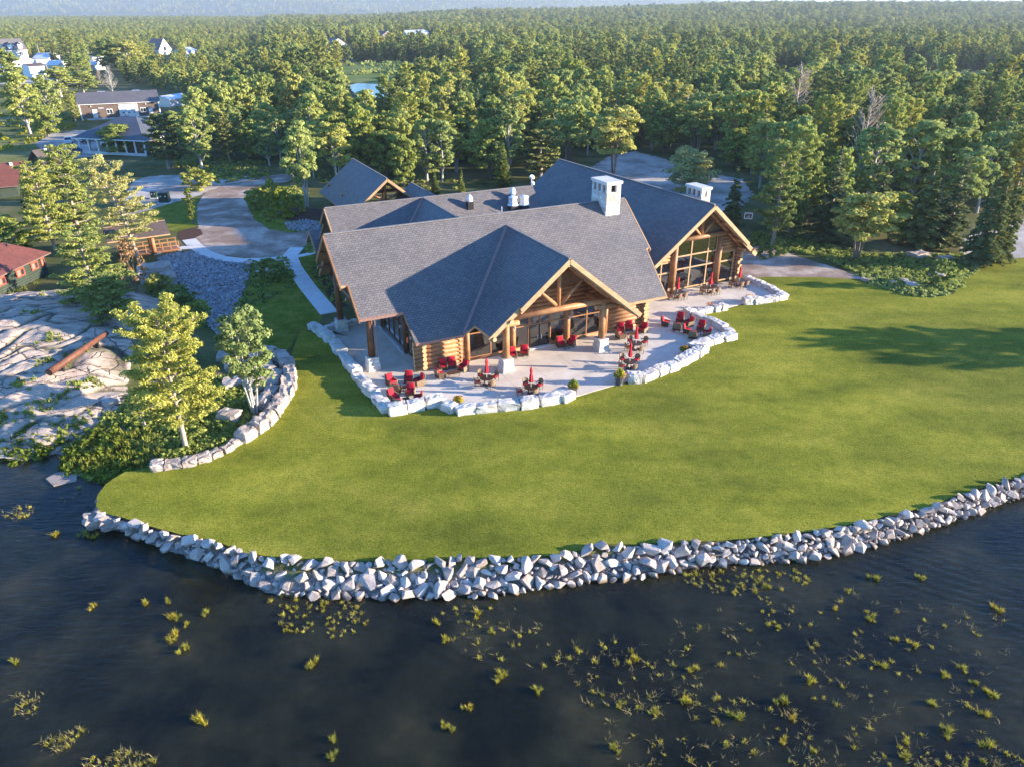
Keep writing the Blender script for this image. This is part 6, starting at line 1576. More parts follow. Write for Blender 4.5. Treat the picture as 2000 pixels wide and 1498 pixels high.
# prototypes stand in the wood as trees of their own
far_spots = sorted([q for q in spare if 500 < q[2] < 1900][::37][:len(kinds)], key=lambda q: q[2])
for i, k in enumerate(kinds):
    me = far_proto(k, i, 2600, 0.66, 700 + i); X, Y = far_spots[i][0], far_spots[i][1]
    o = link('forest_tree', me, None, (X, Y, gh(X, Y)), (0, 0, 0), (1, 1, 1)); tag(o, '%s deep in the wood, %s of the deep trees from the left' % ({'aspen': 'light green tree', 'maple': 'round green tree', 'pine': 'dark layered tree', 'spruce': 'pointed dark tree', 'birch': 'light round tree', 'limepine': 'yellow green layered tree'}[k], ORD[i]), 'tree', 'forest trees deeper in the wood'); protos.append(o)
SPM = {'aspen': (0, 6), 'maple': (1, 7), 'pine': (2, 5), 'spruce': (3,), 'birch': (4,), 'ash': (6, 0), 'fir': (3, 5)}
pts = []
def push(X, Y, px, py, grow=1.0):
    k = species(X, Y, px, py); q = rnd.uniform(0.62, 1.12) * (0.66 if px < 520 and py < 215 else 1.0); s = q * grow
    pts.append([X, Y, 0, s, q * rnd.uniform(0.8, 1.15), rnd.uniform(0, 6.28), rnd.choice(SPM[k])])
fs = set((q[0], q[1]) for q in far_spots)
for q in inframe[SINGLE:] + off:
    if (q[0], q[1]) not in fs: push(*q)
for q in forest_points(300, 620, 7.4): push(*q)
for q in forest_points(620, 1200, 9.5): push(*q, 1.12)
for q in forest_points(1200, 2100, 15): push(*q, 1.5)
for q in forest_points(2100, 3300, 24): push(*q, 2.0)
# trees on the far hills
for _ in range(6500):
    y = rnd.uniform(5600, 7700); px = rnd.uniform(-150, 2150); X = (px - 1000) / 1622 * y
    pts.append([X, y, 0, rnd.uniform(1.6, 2.6), rnd.uniform(1.3, 2.2), rnd.uniform(0, 6.28), rnd.choice((0, 1, 2, 3, 5))])
zz = height_np(np.array([p[0] for p in pts]), np.array([p[1] for p in pts]))
for p, z in zip(pts, zz): p[2] = float(z)
gn_forest('woodland', pts, protos, 'endless mixed woodland stretching from behind the lodge to the far hills')

# ------------------------------------------------------------------ other buildings
def frame_from(a, b):
    """local frame with x from a to b"""
    d = b - a; return a, math.atan2(d.y, d.x), d.length
def gable_house(name, a, b, dep, hw, hr, m_wall, m_roof, label, cat, over=0.4, ridge='x', openings=(), trim=None):
    """front wall from a to b (left to right as seen), dep metres to the back"""
    o, rz, L = frame_from(a, b); r = empty(name, o, rz, label=label, cat=cat); trim = trim or M_white
    mb = MB(); mb.box((L / 2, dep / 2, hw / 2 - 0.1), (L, dep, hw + 0.2)); 
    if ridge == 'x': mb.add([(0, 0, hw), (0, dep, hw), (0, dep / 2, hr), (L, 0, hw), (L, dep, hw), (L, dep / 2, hr)], [(0, 2, 1), (3, 4, 5)])
    else: mb.add([(0, 0, hw), (L, 0, hw), (L / 2, 0, hr), (0, dep, hw), (L, dep, hw), (L / 2, dep, hr)], [(0, 1, 2), (3, 5, 4)])
    mb.build('wall', m_wall, r, fix=False)
    def rf(P):
        mb = MB(); mb.slab(P, 0.15, 0, 1); me = mb.mesh('roof', [m_roof, trim]); bm = bmesh.new(); bm.from_mesh(me); bmesh.ops.recalc_face_normals(bm, faces=bm.faces); bm.to_mesh(me); bm.free(); add_uv(me); link('roof', me, r)
    if ridge == 'x':
        s = (hr - hw) / (dep / 2); e = hw - s * over + 0.12; t = hr + 0.12
        rf([(-over, -over, e), (L + over, -over, e), (L + over, dep / 2, t), (-over, dep / 2, t)]); rf([(-over, dep / 2, t), (L + over, dep / 2, t), (L + over, dep + over, e), (-over, dep + over, e)])
    else:
        s = (hr - hw) / (L / 2); e = hw - s * over + 0.12; t = hr + 0.12
        rf([(-over, -over, e), (L / 2, -over, t), (L / 2, dep + over, t), (-over, dep + over, e)]); rf([(L / 2, -over, t), (L + over, -over, e), (L + over, dep + over, e), (L / 2, dep + over, t)])
    for kind, x, z, w, h, m in openings:      # on the front wall
        if kind == 'window':
            f = MB().box((x, -0.04, z), (w, 0.1, h)).build('window', m, r)
            for s in (-1, 1): MB().box((x + s * w * 0.235, -0.1, z), (w * 0.38, 0.03, h * 0.74)).build('pane', M_darkpane, f)
        elif kind == 'side':                # on the left wall
            f = MB().box((-0.04, x, z), (0.1, w, h)).build('window', m, r); MB().box((-0.1, x, z), (0.03, w * 0.7, h * 0.7)).build('pane', M_darkpane, f)
        else:
            f = MB().box((x, -0.05, z), (w, 0.12, h)).build('door' if kind == 'door' else 'garage_door', m, r)
            if kind == 'garage':
                for i in range(1, 4): MB().box((x, -0.115, z - h / 2 + i * h / 4), (w, 0.02, 0.03)).build('panel_joint', M_galv, f)
                for i in (-1, 0, 1): MB().box((x + i * w * 0.28, -0.12, z - h * 0.1), (w * 0.1, 0.03, h * 0.07)).build('pane', M_darkpane, f)
            else: MB().box((x + w * 0.35, -0.14, z), (0.06, 0.06, 0.12)).build('handle', M_galv, f)
    return r
M_darkpane = simple('dark_pane', [(0.3, (0.02, 0.025, 0.03)), (0.7, (0.04, 0.045, 0.05))], 1, 2, 0.1, 0.0, spec=0.6)
M_green_log = simple('green_stained_log', [(0.3, (0.03, 0.045, 0.03)), (0.7, (0.055, 0.07, 0.05))], 2, 4, 0.8, 0.2, 0.02)
M_redtrim = simple('red_trim', [(0.3, (0.45, 0.06, 0.035)), (0.7, (0.55, 0.09, 0.05))], 2, 4, 0.6, 0.0)
M_brownside = simple('brown_siding', [(0.3, (0.12, 0.085, 0.07)), (0.7, (0.17, 0.125, 0.10))], 2, 4, 0.8, 0.1, 0.02)
M_cream = simple('cream_siding', [(0.3, (0.55, 0.52, 0.45)), (0.7, (0.66, 0.63, 0.56))], 2, 4, 0.7, 0.05, 0.01)

M_galvpane = simple('curtained_pane', [(0.3, (0.16, 0.14, 0.11)), (0.7, (0.24, 0.21, 0.17))], 1, 2, 0.3, 0.0)
# red roofed log cabin at the left edge
a = at(-40, 596, 0.3); b = at(92, 530, 0.3); a.z = b.z = 0.0
_, rz, L = frame_from(a, b)
cb = empty('log_cabin', a, rz, label='red roofed cabin with dark green log walls at the left edge of the photo', cat='cabin')
for i in range(9):
    z = 0.1 + i * 0.30
    for p, q in (((0, 0, z), (L, 0, z)), ((L, 0, z), (L, 6, z)), ((0, 6, z), (L, 6, z))): logw(p, q, 0.17, M_green_log, 'log', 8, parent=cb)
for f in ([(-.6, -.7, 2.55), (L + .7, -.7, 2.55), (L - 2.2, 3, 4.6), (-.6, 3, 4.6)], [(-.6, 3, 4.6), (L - 2.2, 3, 4.6), (L + .7, 6.7, 2.55), (-.6, 6.7, 2.55)], [(L + .7, -.7, 2.55), (L + .7, 6.7, 2.55), (L - 2.2, 3, 4.6)]): roof(f, cb, M_shingle_red, 0.14, rim=M_brownside)
MB().box((L / 2, 3, 1.2), (L - 0.3, 5.6, 2.6)).build('wall', M_green_log, cb)
for x, w in ((L * 0.33, 1.3), (L * 0.60, 1.5), (L * 0.82, 1.3), (L * 0.95, 0.7), (L * 0.1, 1.2)):
    f = MB().box((x, -0.2, 1.7), (w, 0.12, 0.95)).build('window', M_redtrim, cb)
    for s in (-1, 1): MB().box((x + s * w * 0.22, -0.27, 1.7), (w * 0.34, 0.03, 0.65)).build('pane', M_darkpane if s > 0 else M_galvpane, f)
MB().tube([(L * 0.8, 2.3, 4.0), (L * 0.8, 2.3, 4.6)], [0.12, 0.12], 6).build('vent_pipe', M_bluemetal, cb)
def small_cabin(ax, ay, bx, by, label, m_roof=M_shingle_red, dep=5):
    a, b = at(ax, ay), at(bx, by)
    r = gable_house('log_cabin', a, b, dep, 2.4, 4.3, M_green_log, m_roof, label, 'cabin', 0.7, 'x', (('window', (b - a).length * 0.35, 1.4, 1.6, 1.1, M_redtrim),), M_brownside)
    MB().box(((b - a).length * 0.5, dep * 0.4, 4.1), (0.5, 0.5, 0.7)).build('chimney', M_galv, r)
small_cabin(-45, 392, 38, 384, 'nearer of the two small red roofed cabins on the left lawn'); small_cabin(22, 372, 64, 366, 'farther of the two small red roofed cabins on the left lawn', M_shingle_red, 7)
small_cabin(92, 338, 124, 332, 'little red roofed hut half hidden behind the left trees', M_shingle_brown, 4)

# covered bridge
p0, p1 = at(236, 505, 0), at(352, 488, 0); _, rz, L = frame_from(p0, p1)
br = empty('covered_bridge', p0, rz, label='small timber footbridge with a brown gabled roof and stout log posts', cat='footbridge')
for i in range(int(L / 0.24)): MB().box((0.12 + i * 0.24, 0.9, 0.22), (0.225, 2.2, 0.06)).build('deck_plank', M_frame, br)
for y in (-0.25, 2.05):
    MB().box((L / 2, y, 0.08), (L, 0.12, 0.3)).build('side_beam', M_frame, br)
    for z in (0.75, 1.25): MB().beam((0, y, z), (L, y, z), 0.09, 0.09).build('rail', M_frame, br)
    for i in range(8): MB().box((0.1 + i * (L - 0.2) / 7, y, 0.7), (0.12, 0.12, 1.15)).build('rail_post', M_frame, br)
for x in (0.8, L * 0.56):
    for y in (-0.35, 2.15): logw((x, y, -0.6), (x, y, 2.9), 0.3, M_log, 'column', 12, parent=br)
    for s in (-1, 1): logw((x, -0.35, 2.2), (x + s * 0.8, -0.35, 2.9), 0.09, M_log, 'brace', 6, parent=br)
roof([(-1.2, -1.5, 2.75), (L * 0.86, -1.5, 2.75), (L * 0.86, 0.9, 4.1), (-1.2, 0.9, 4.1)], br, M_shingle_brown, 0.16); roof([(-1.2, 0.9, 4.1), (L * 0.86, 0.9, 4.1), (L * 0.86, 3.3, 2.75), (-1.2, 3.3, 2.75)], br, M_shingle_brown, 0.16)
MB().beam((-1.2, 0.9, 4.14), (L * 0.86, 0.9, 4.14), 0.14, 0.05).build('ridge_cap', M_trim, br)
MB().box((L * 0.6, -0.4, -0.4), (0.9, 0.6, 0.9)).build('footing', M_conc, br); MB().box((L * 0.98, 0.9, -0.2), (0.5, 3.0, 0.5)).build('footing', M_conc, br)

# log monument on the bedrock
def rp_(px, py):
    z = 1.5
    for _ in range(6): p = at(px, py, z); z = 0.5 * z + 0.5 * rock_top(p.x, p.y)
    p = at(px, py, z); return Vector((p.x, p.y, rock_top(p.x, p.y)))
e0, e1 = rp_(100, 742), rp_(212, 664); e0.z += 0.75; e1.z += 0.75
lg = logw(e0, e1, 0.42, M_log_rust if False else simple('weathered_red_log', [(0.3, (0.12, 0.05, 0.03)), (0.7, (0.24, 0.11, 0.06))], 1.5, 6, 0.6, 0.4, 0.03, fine=(10, 0.25)), 'raised_log', 14, 0.30, parent=None) if False else None
M_log_red = simple('weathered_red_log', [(0.3, (0.09, 0.035, 0.022)), (0.7, (0.19, 0.08, 0.045))], 1.5, 6, 0.6, 0.4, 0.03, fine=(10, 0.25))
lr_ = empty('raised_log', e0, 0, label='long peeled reddish log raised on two steel supports over the bedrock', cat='log')
mb = MB(); mb.log((0, 0, 0), e1 - e0, 0.32, 0.23, 14); o = mb.build('log', [M_log_red, M_log_red], lr_, fix=False)
for p in o.data.polygons: p.use_smooth = len(p.vertices) == 4
for t in (0.2, 0.8): q = (e1 - e0) * t; MB().box((q.x, q.y, q.z - 0.7), (0.25, 0.25, 1.0)).build('steel_support', M_bluemetal, lr_)

# electrical cabinets
for (x, y, s, lb) in ((323, 397, 1.0, 'large dark green electrical cabinet on a concrete pad'), (302, 388, 0.62, 'small dark cabinet left of the large electrical cabinet')):
    p = at(x, y); r = empty('electrical_cabinet', p, 0.12, label=lb, cat='utility cabinet')
    MB().box((0, 0, 0.08), (2.1 * s, 1.9 * s, 0.16)).build('pad', M_conc, r); MB().box((0, 0, 0.16 + 0.8 * s), (1.6 * s, 1.4 * s, 1.6 * s)).build('box', M_gc if False else simple('green_enamel', [(0.3, (0.012, 0.035, 0.025)), (0.7, (0.02, 0.05, 0.035))], 2, 2, 0.4, 0.0), r)
    MB().box((0, 0, 0.2 + 1.6 * s), (1.66 * s, 1.46 * s, 0.08)).build('lid', M_bluemetal, r)
    for q in (-0.4, 0.4): MB().box((q * s, -0.71 * s, 0.16 + 1.1 * s), (0.22 * s, 0.02, 0.2 * s)).build('warning_label', M_white, r)

# sign behind the right wing
sp = at(1451, 497, 0); hs = height_for(sp, 416.5); sw = 14.5 * depth(sp) / FOC
sg = empty('sign', sp, math.radians(-8), label='small black sign board with a white border on a post among the dark spruces', cat='sign')
M_board = simple('black_board', [(0.3, (0.01, 0.012, 0.02)), (0.7, (0.016, 0.018, 0.03))], 1, 2, 0.4, 0.0)
hh = sw * 0.78
MB().box((0, 0.1, (hs - hh / 2) / 2), (0.12, 0.1, hs - hh / 2)).build('post', M_bluemetal, sg); MB().box((0, 0, hs - hh / 2), (sw, 0.06, hh)).build('board', M_board, sg)
fr = MB()
for s in (-1, 1): fr.box((s * (sw / 2 - 0.03), -0.045, hs - hh / 2), (0.06, 0.03, hh)); fr.box((0, -0.047, hs - hh / 2 + s * (hh / 2 - 0.03)), (sw - 0.12, 0.03, 0.06))
fr.build('border', M_white, sg)
lt = MB(); z0 = hs - hh / 2
lt.add([(-0.03, -0.05, z0 + 0.02), (0.10, -0.05, z0 + 0.02), (0.06, -0.05, z0 + 0.17)], [(0, 1, 2)])
for x in (-0.22, 0.20): lt.box((x, -0.05, z0 + 0.17), (0.13, 0.02, 0.04))
for z, w in ((z0 - 0.08, 0.5), (z0 - 0.18, 0.56)): 
    for i in range(7): lt.box((-w / 2 + (i + 0.5) * w / 7, -0.05, z), (w / 7 * 0.62, 0.02, 0.045))
lt.box((0, -0.05, z0 - 0.27), (0.16, 0.02, 0.02)); lt.build('lettering', M_galv, sg, fix=False)

# dark garage with white doors
a, b = at(161, 236), at(315, 228)
L = (b - a).length
gr = gable_house('garage_building', a, b, 16, 4.6, 7.2, M_brownside, M_shingle, 'long brown garage with a grey roof and a big white garage door', 'garage', 0.5, 'x', (
    ('door', L * 0.175, 1.5, 1.3, 2.9, M_white), ('window', L * 0.36, 2.2, 1.7, 1.5, M_white), ('garage', L * 0.60, 2.1, 5.4, 4.1, M_white), ('window', L * 0.785, 2.2, 1.6, 1.4, M_white), ('door', L * 0.88, 1.5, 1.2, 2.6, M_white), ('side', 8, 2.6, 1.4, 1.4, M_white)))
for x in (0.05, L - 0.05): MB().box((x, -0.05, 2.2), (0.35, 0.2, 4.6)).build('corner_board', M_white, gr)
MB().box((L * 0.26, -0.06, 3.3), (1.5, 0.05, 0.4)).build('name_plate', M_galv, gr); MB().box((L / 2, -0.06, 0.15), (L, 0.1, 0.5)).build('plinth', M_conc, gr)
for x in (0.14, 0.5, 0.71, 0.83): MB().box((L * x, -0.15, 3.9), (0.25, 0.25, 0.35)).build('wall_lamp', M_white, gr)
for i, x in enumerate((0.30, 0.75)): MB().box((L * x, 10, 7.0), (2.2, 1.2, 0.5)).build('roof_vent', M_galv, gr)
# hip roofed pavilion
a, b = at(160, 300), at(286, 306); _, rz, L = frame_from(a, b); D = 15
pv = empty('pavilion', a, rz, label='hip roofed blue grey pavilion with white posts beside the parking', cat='pavilion')
M_shingle_blue = shingle('blue_grey_shingle', (0.11, 0.12, 0.14), (0.085, 0.095, 0.11), (0.05, 0.055, 0.065))
e, t, o_ = 3.6, 7.6, 1.0
for f in ([(-o_, -o_, e), (L + o_, -o_, e), (L * 0.62, D / 2, t), (L * 0.38, D / 2, t)], [(-o_, D + o_, e), (-o_, -o_, e), (L * 0.38, D / 2, t)], [(L + o_, -o_, e), (L + o_, D + o_, e), (L * 0.62, D / 2, t)], [(-o_, D + o_, e), (L * 0.38, D / 2, t), (L * 0.62, D / 2, t), (L + o_, D + o_, e)]): roof(f, pv, M_shingle_blue, 0.2, rim=M_white)
for i in range(8): MB().box((i * L / 7, 0, 1.75), (0.28, 0.28, 3.5)).build('post', M_white, pv)
for i in range(5): MB().box((0, (i + 1) * D / 5, 1.75), (0.28, 0.28, 3.5)).build('post', M_white, pv)
MB().box((L / 2, -0.1, 0.3), (L, 0.2, 0.6)).build('plinth', M_conc, pv); MB().box((L * 0.6, D * 0.55, 1.6), (L * 0.7, D * 0.7, 3.2)).build('wall', M_brownside, pv)
MB().box((L * 0.55, 1.6, 1.5), (0.12, 0.12, 0.12)).build('ceiling_lamp', M_white, pv)

def car(px, py, rz, m, label, cat='car', L=4.6, pickup=False):
    p = at(px, py); r = empty('parked_car', p, rz, label=label, cat=cat, group='vehicles parked by the pavilion')
    prof = [(-L / 2, 0.35), (-L / 2, 0.85), (-L / 2 + 0.9, 1.0), (-L / 2 + 1.6, 1.55), (L / 2 - 0.9 if not pickup else 0.5, 1.55), (L / 2 - 0.25 if not pickup else 0.8, 1.0), (L / 2, 0.95), (L / 2, 0.35)]
    mb = MB(); n = len(prof); mb.add([(x, s * 0.88, z) for s in (-1, 1) for x, z in prof], [tuple(range(n)), tuple(reversed(range(n, 2 * n)))] + [(i, (i + 1) % n, n + (i + 1) % n, n + i) for i in range(n)]); mb.build('body', m, r)
    for s in (-1, 1): MB().add([(-L / 2 + 1.2, s * 0.9, 1.05), (0.9 if not pickup else 0.3, s * 0.9, 1.05), (0.7 if not pickup else 0.2, s * 0.9, 1.45), (-L / 2 + 1.7, s * 0.9, 1.45)], [(0, 1, 2, 3)]).build('window', M_darkpane, r, fix=False)
    MB().add([(-L / 2 + 0.93, -0.75, 1.06), (-L / 2 + 0.93, 0.75, 1.06), (-L / 2 + 1.53, 0.7, 1.53), (-L / 2 + 1.53, -0.7, 1.53)], [(0, 1, 2, 3)]).build('windscreen', M_darkpane, r, fix=False)
    for x in (-L / 2 + 0.85, L / 2 - 0.85):
        for s in (-1, 1): w = MB(); w.tube([(x, s * 0.78, 0.34), (x, s * 0.95, 0.34)], [0.34, 0.34], 12); w.build('wheel', M_bluemetal, r)
    for s in (-1, 1): MB().box((-L / 2 - 0.01, s * 0.65, 0.72), (0.05, 0.3, 0.16)).build('headlight', M_galv, r)
M_silver = simple('silver_paint', [(0.3, (0.5, 0.52, 0.55)), (0.7, (0.6, 0.62, 0.65))], 1, 2, 0.3, 0, metal=0.3); M_bluecar = simple('blue_paint', [(0.3, (0.03, 0.07, 0.16)), (0.7, (0.05, 0.1, 0.22))], 1, 2, 0.3, 0)
car(137, 280, 1.9, M_silver, 'white pickup truck parked in front of the pavilion', 'pickup truck', 5.4, True); car(140, 302, 0.9, M_bluecar, 'blue car parked nearest the left trees'); car(172, 278, 1.7, M_bluemetal, 'dark car under the pavilion roof', 'car')
car(106, 140, 0.4, M_bluecar, 'dark blue car parked among the white village houses')

# village houses far off
def vh(ax, ay, bx, by, dep, hw, hr, mw, mr, label, ridge='x', op=(), cat='house'):
    a, b = at(ax, ay), at(bx, by); L = (b - a).length
    return gable_house('village_house', a, b, dep, hw, hr, mw, mr, label, cat, 0.4, ridge, [(k, x * L, z, w, h, m) for k, x, z, w, h, m in op]), L
hse, L = vh(18, 128, 60, 126, 12, 8.5, 14.5, M_cream, M_shingle, 'big cream house with a grey roof and two white dormers', op=(('window', 0.3, 6, 2, 2, M_white), ('window', 0.7, 6, 2, 2, M_white)))
for f in (0.28, 0.74):
    x = L * f; MB().box((x, 2.2, 10.3), (2.4, 3.5, 2.2)).build('dormer', M_white, hse)
    roof([(x - 1.6, 0.1, 11.2), (x, 0.1, 12.8), (x, 5, 12.8), (x - 1.6, 5, 11.2)], hse, M_shingle, 0.2, rim=M_white); roof([(x, 0.1, 12.8), (x + 1.6, 0.1, 11.2), (x + 1.6, 5, 11.2), (x, 5, 12.8)], hse, M_shingle, 0.2, rim=M_white)
vh(22, 135, 75, 130, 9, 3.2, 5.5, M_white, M_white, 'long white bungalow below the cream house', 'y', (('window', 0.3, 1.8, 2, 1.4, M_darkpane),))
vh(62, 152, 92, 150, 7, 5.0, 6.2, M_white, M_shingle_brown, 'plain white shed with a flat brown roof on the meadow', 'x')
vh(98, 126, 120, 122, 9, 3.5, 6, M_white, M_galv, 'small white house right of the cream house', 'y'); vh(115, 139, 134, 136, 6, 3, 5, M_cream, M_white, 'little cream hut beside the blue car', 'y')
vh(183, 124, 205, 121, 9, 3.5, 5.5, M_white, M_shingle_blue, 'white house with a dark blue roof between the trees'); vh(186, 138, 206, 136, 7, 2.8, 4.6, M_white, M_galv, 'low white shed right below the blue roofed house', 'y')
vh(312, 108, 336, 106, 10, 3.5, 11, M_white, M_shingle, 'white A shaped gable house among the trees', 'y', (('window', 0.5, 4, 3, 3, M_darkpane),)); vh(366, 112, 386, 110, 10, 4, 6, M_white, M_galv, 'pale house end glimpsed right of the A shaped house')
vh(646, 101, 679, 100, 14, 5, 9.5, M_cream, M_shingle_blue, 'white gabled house with a dark roof in the middle distance', 'y'); vh(708, 95, 726, 94, 10, 4, 5.5, M_white, M_galv, 'small white van like hut right of the gabled house')
vh(748, 84, 769, 83, 14, 7, 11, M_brownside, M_shingle_brown, 'brown house far away in the middle distance', 'y'); vh(795, 79, 838, 77, 14, 7, 10, M_cream, M_galv, 'long pale building far away right of the brown house'); vh(780, 87, 790, 86, 10, 4, 6, M_white, M_galv, 'tiny white house below the long pale building', 'y')
vh(540, 96, 556, 95, 12, 6, 10, M_white, M_galv, 'small white gable among the trees in the middle distance', 'y'); vh(560, 102, 576, 101, 10, 4, 6, M_silver, M_shingle_blue, 'low blue grey house left of the gabled house')
vh(334, 210, 372, 204, 7, 2.5, 3.5, M_galv, M_galv, 'low grey container in the yard right of the dark garage', cat='container')
for i, (bx, by, ty) in enumerate(((8, 143, 113), (27, 150, 119), (49, 139, 121), (79, 114, 86), (96, 150, 127), (248, 240, 222), (535, 112, 82), (433, 96, 84), (1043, 102, 75), (747, 92, 76), (867, 73, 58), (990, 98, 76))):
    p = at(bx, by); h = height_for(p, ty); r = empty('utility_pole', p, 0.3, label='wooden utility pole', cat='utility pole', group='utility poles in the village')
    r['label'] = ['pole at the extreme left beside the village road', 'second pole from the left by the village road', 'pole in front of the white bungalow', 'tall pole right behind the cream house', 'pole at the right side of the white shed', 'white topped pole rising above the pavilion roof', 'pole by the wires in the left middle distance', 'short pole at the left end of the wires', 'thin pale pole above the forest behind the rear roof', 'pole beside the brown far house', 'short pole beyond the long pale building', 'pole among the forest right of the far houses'][i]
    MB().tube([(0, 0, -0.3), (0, 0, h)], [0.22, 0.15], 6).build('post', M_barkbirch, r); MB().box((0, 0, h - 0.8), (2.2, 0.12, 0.14)).build('crossarm', M_bark, r)
tw = at(1413, 60); h = 48
t_ = empty('radio_mast', Vector((tw.x * 1.6, tw.y * 1.6, 30)), 0, label='thin white mast on the wooded rise at the horizon', cat='mast'); MB().tube([(0, 0, 0), (0, 0, 36)], [0.9, 0.6], 5).build('mast', M_white, t_)

# ------------------------------------------------------------------ low vegetation
def blades(P, n_each, h, spread, g, wid=0.035, droop=0.5):
    out = []
    for (x, y, z), s in P:
        n = max(4, int(n_each * s)); a = g.uniform(0, 6.28, n); r = g.uniform(0, spread * s, n); bx, by = x + r * np.cos(a), y + r * np.sin(a)
        hh = h * g.uniform(0.5, 1.15, n) * (0.7 + 0.4 * s); th = g.uniform(0, 6.28, n); ln = g.uniform(0.1, droop, n) * hh
        tx, ty = bx + ln * np.cos(th), by + ln * np.sin(th); w = wid * g.uniform(0.7, 1.4, n); px_, py_ = -np.sin(th) * w, np.cos(th) * w
        mz = z + hh * 0.6
        mx, my = (bx * 0.65 + tx * 0.35), (by * 0.65 + ty * 0.35)
        out.append(np.stack([np.stack([bx, by, np.full(n, z)], 1), np.stack([mx + px_, my + py_, mz], 1), np.stack([tx, ty, z + hh], 1), np.stack([mx - px_, my - py_, mz], 1)], 1).reshape(-1, 3))
    return np.concatenate(out)
gg = np.random.default_rng(77)
clump = []
for k in range(4):
    P = [((gg.normal(0, 0.15), gg.normal(0, 0.15), -0.1), 1.0) for _ in range(5)]
    clump.append(quad_mesh('reed_clump', blades(P, 26, 0.36, 0.12, gg, 0.016, 0.9), [M_reed]))
RC = [(183, 1184), (284, 1180), (330, 1176), (335, 1205), (345, 1208), (366, 1219), (402, 1196), (340, 1240), (335, 1253), (362, 1268), (612, 1298), (604, 1303), (916, 1384), (882, 1426), (868, 1420), (651, 1444), (648, 1478), (30, 1295), (388, 1408),
      (108, 1045), (164, 1044), (182, 1050), (1951, 1192), (1498, 1146), (1750, 1250), (1785, 1262), (1724, 1300), (1845, 1320), (1881, 1305), (1905, 1336), (1925, 1350), (1937, 1358), (1850, 1428), (1768, 1450), (1929, 1454), (1588, 1466), (1547, 1404), (1530, 1372), (1440, 1400), (1582, 1330),
      (1655, 1155), (1630, 1190), (1700, 1210), (1520, 1225), (1800, 1130), (1710, 1132), (1925, 1395), (1820, 1375), (1770, 1475), (1400, 1410), (1210, 1380), (1050, 1350), (980, 1320), (1240, 1290), (1350, 1310), (1340, 1370), (1280, 1390), (1200, 1460), (1530, 1450), (870, 1250), (960, 1235), (935, 1200), (850, 1215)]
lone = []
for i, (x, y) in enumerate(RC):
    p = at(x, y, WATER); s = rnd.uniform(0.5, 1.0); o = link('reed_clump', clump[i % 4], None, (p.x, p.y, WATER), (0, 0, rnd.random() * 6), (s, s, s)); tag(o, 'x', 'reeds', 'lone reed clumps in the lake'); lone.append((x, y, o))
bands = {}
for x, y, o in lone:
    v = 'nearest the embankment' if y < 1200 else ('in the upper middle water' if y < 1270 else ('in the lower middle water' if y < 1380 else 'along the bottom edge'))
    bands.setdefault((v, 'left' if x < 760 else 'right'), []).append((x, o))
for (v, sd_), lst in bands.items():
    lst.sort(key=lambda q: q[0])
    for i, (x, o) in enumerate(lst): o['label'] = '%s reed clump from the left in the %s half, %s' % (ORD[min(i, 29)], sd_, v)
def region(poly, n, z=WATER):
    w = [(q.x, q.y) for q in (at(x, y, z) for x, y in poly)]; return scatter(w, n)
P = []
for poly, n in (([(520, 1165), (600, 1160), (690, 1175), (725, 1215), (700, 1240), (640, 1245), (560, 1235), (530, 1200)], 80), ([(1330, 1118), (1440, 1110), (1560, 1112), (1590, 1140), (1480, 1165), (1400, 1160), (1340, 1140)], 90), ([(1460, 1165), (1520, 1160), (1530, 1230), (1490, 1235)], 14),
                ([(20, 1360), (60, 1350), (80, 1365), (70, 1395), (30, 1400)], 34), ([(80, 1450), (160, 1420), (165, 1440), (120, 1475)], 40), ([(170, 1475), (230, 1465), (310, 1480), (300, 1510), (170, 1510)], 70), ([(0, 1000), (60, 985), (75, 1000), (30, 1018), (0, 1022)], 26), ([(90, 960), (160, 950), (175, 970), (120, 985)], 10),
                ([(860, 1180), (1000, 1180), (1100, 1250), (1350, 1250), (1380, 1340), (1240, 1400), (1120, 1320), (960, 1300), (880, 1260)], 110), ([(1180, 1400), (1420, 1360), (1800, 1420), (1850, 1500), (1200, 1500)], 120), ([(1280, 1200), (1700, 1160), (1980, 1200), (1980, 1480), (1700, 1400), (1400, 1330)], 150), ([(1760, 1480), (2000, 1470), (2000, 1510), (1760, 1510)], 45), ([(1120, 1320), (1360, 1320), (1360, 1400), (1150, 1400)], 40)):
    for x, y in region(poly, n): P.append(((x, y, WATER - 0.08), rnd.uniform(0.2, 1.0) ** 1.3 + 0.1))
g2 = np.random.default_rng(31)
lush = [q for i, q in enumerate(P) if i < 184 or rnd.random() < 0.4]; dry = [q for i, q in enumerate(P) if i >= 184 or rnd.random() < 0.5]
link('floating_reeds', quad_mesh('floating_reeds', blades(lush, 34, 0.20, 0.15, g2, 0.014, 0.7), [M_reed]), kind='stuff', label='patches of yellow green reeds standing in the shallow water')
link('dry_reeds', quad_mesh('dry_reeds', blades(dry, 8, 0.26, 0.28, g2, 0.010, 1.8), [M_reed_dry]), kind='stuff', label='thin dry reed stalks lying over the water')

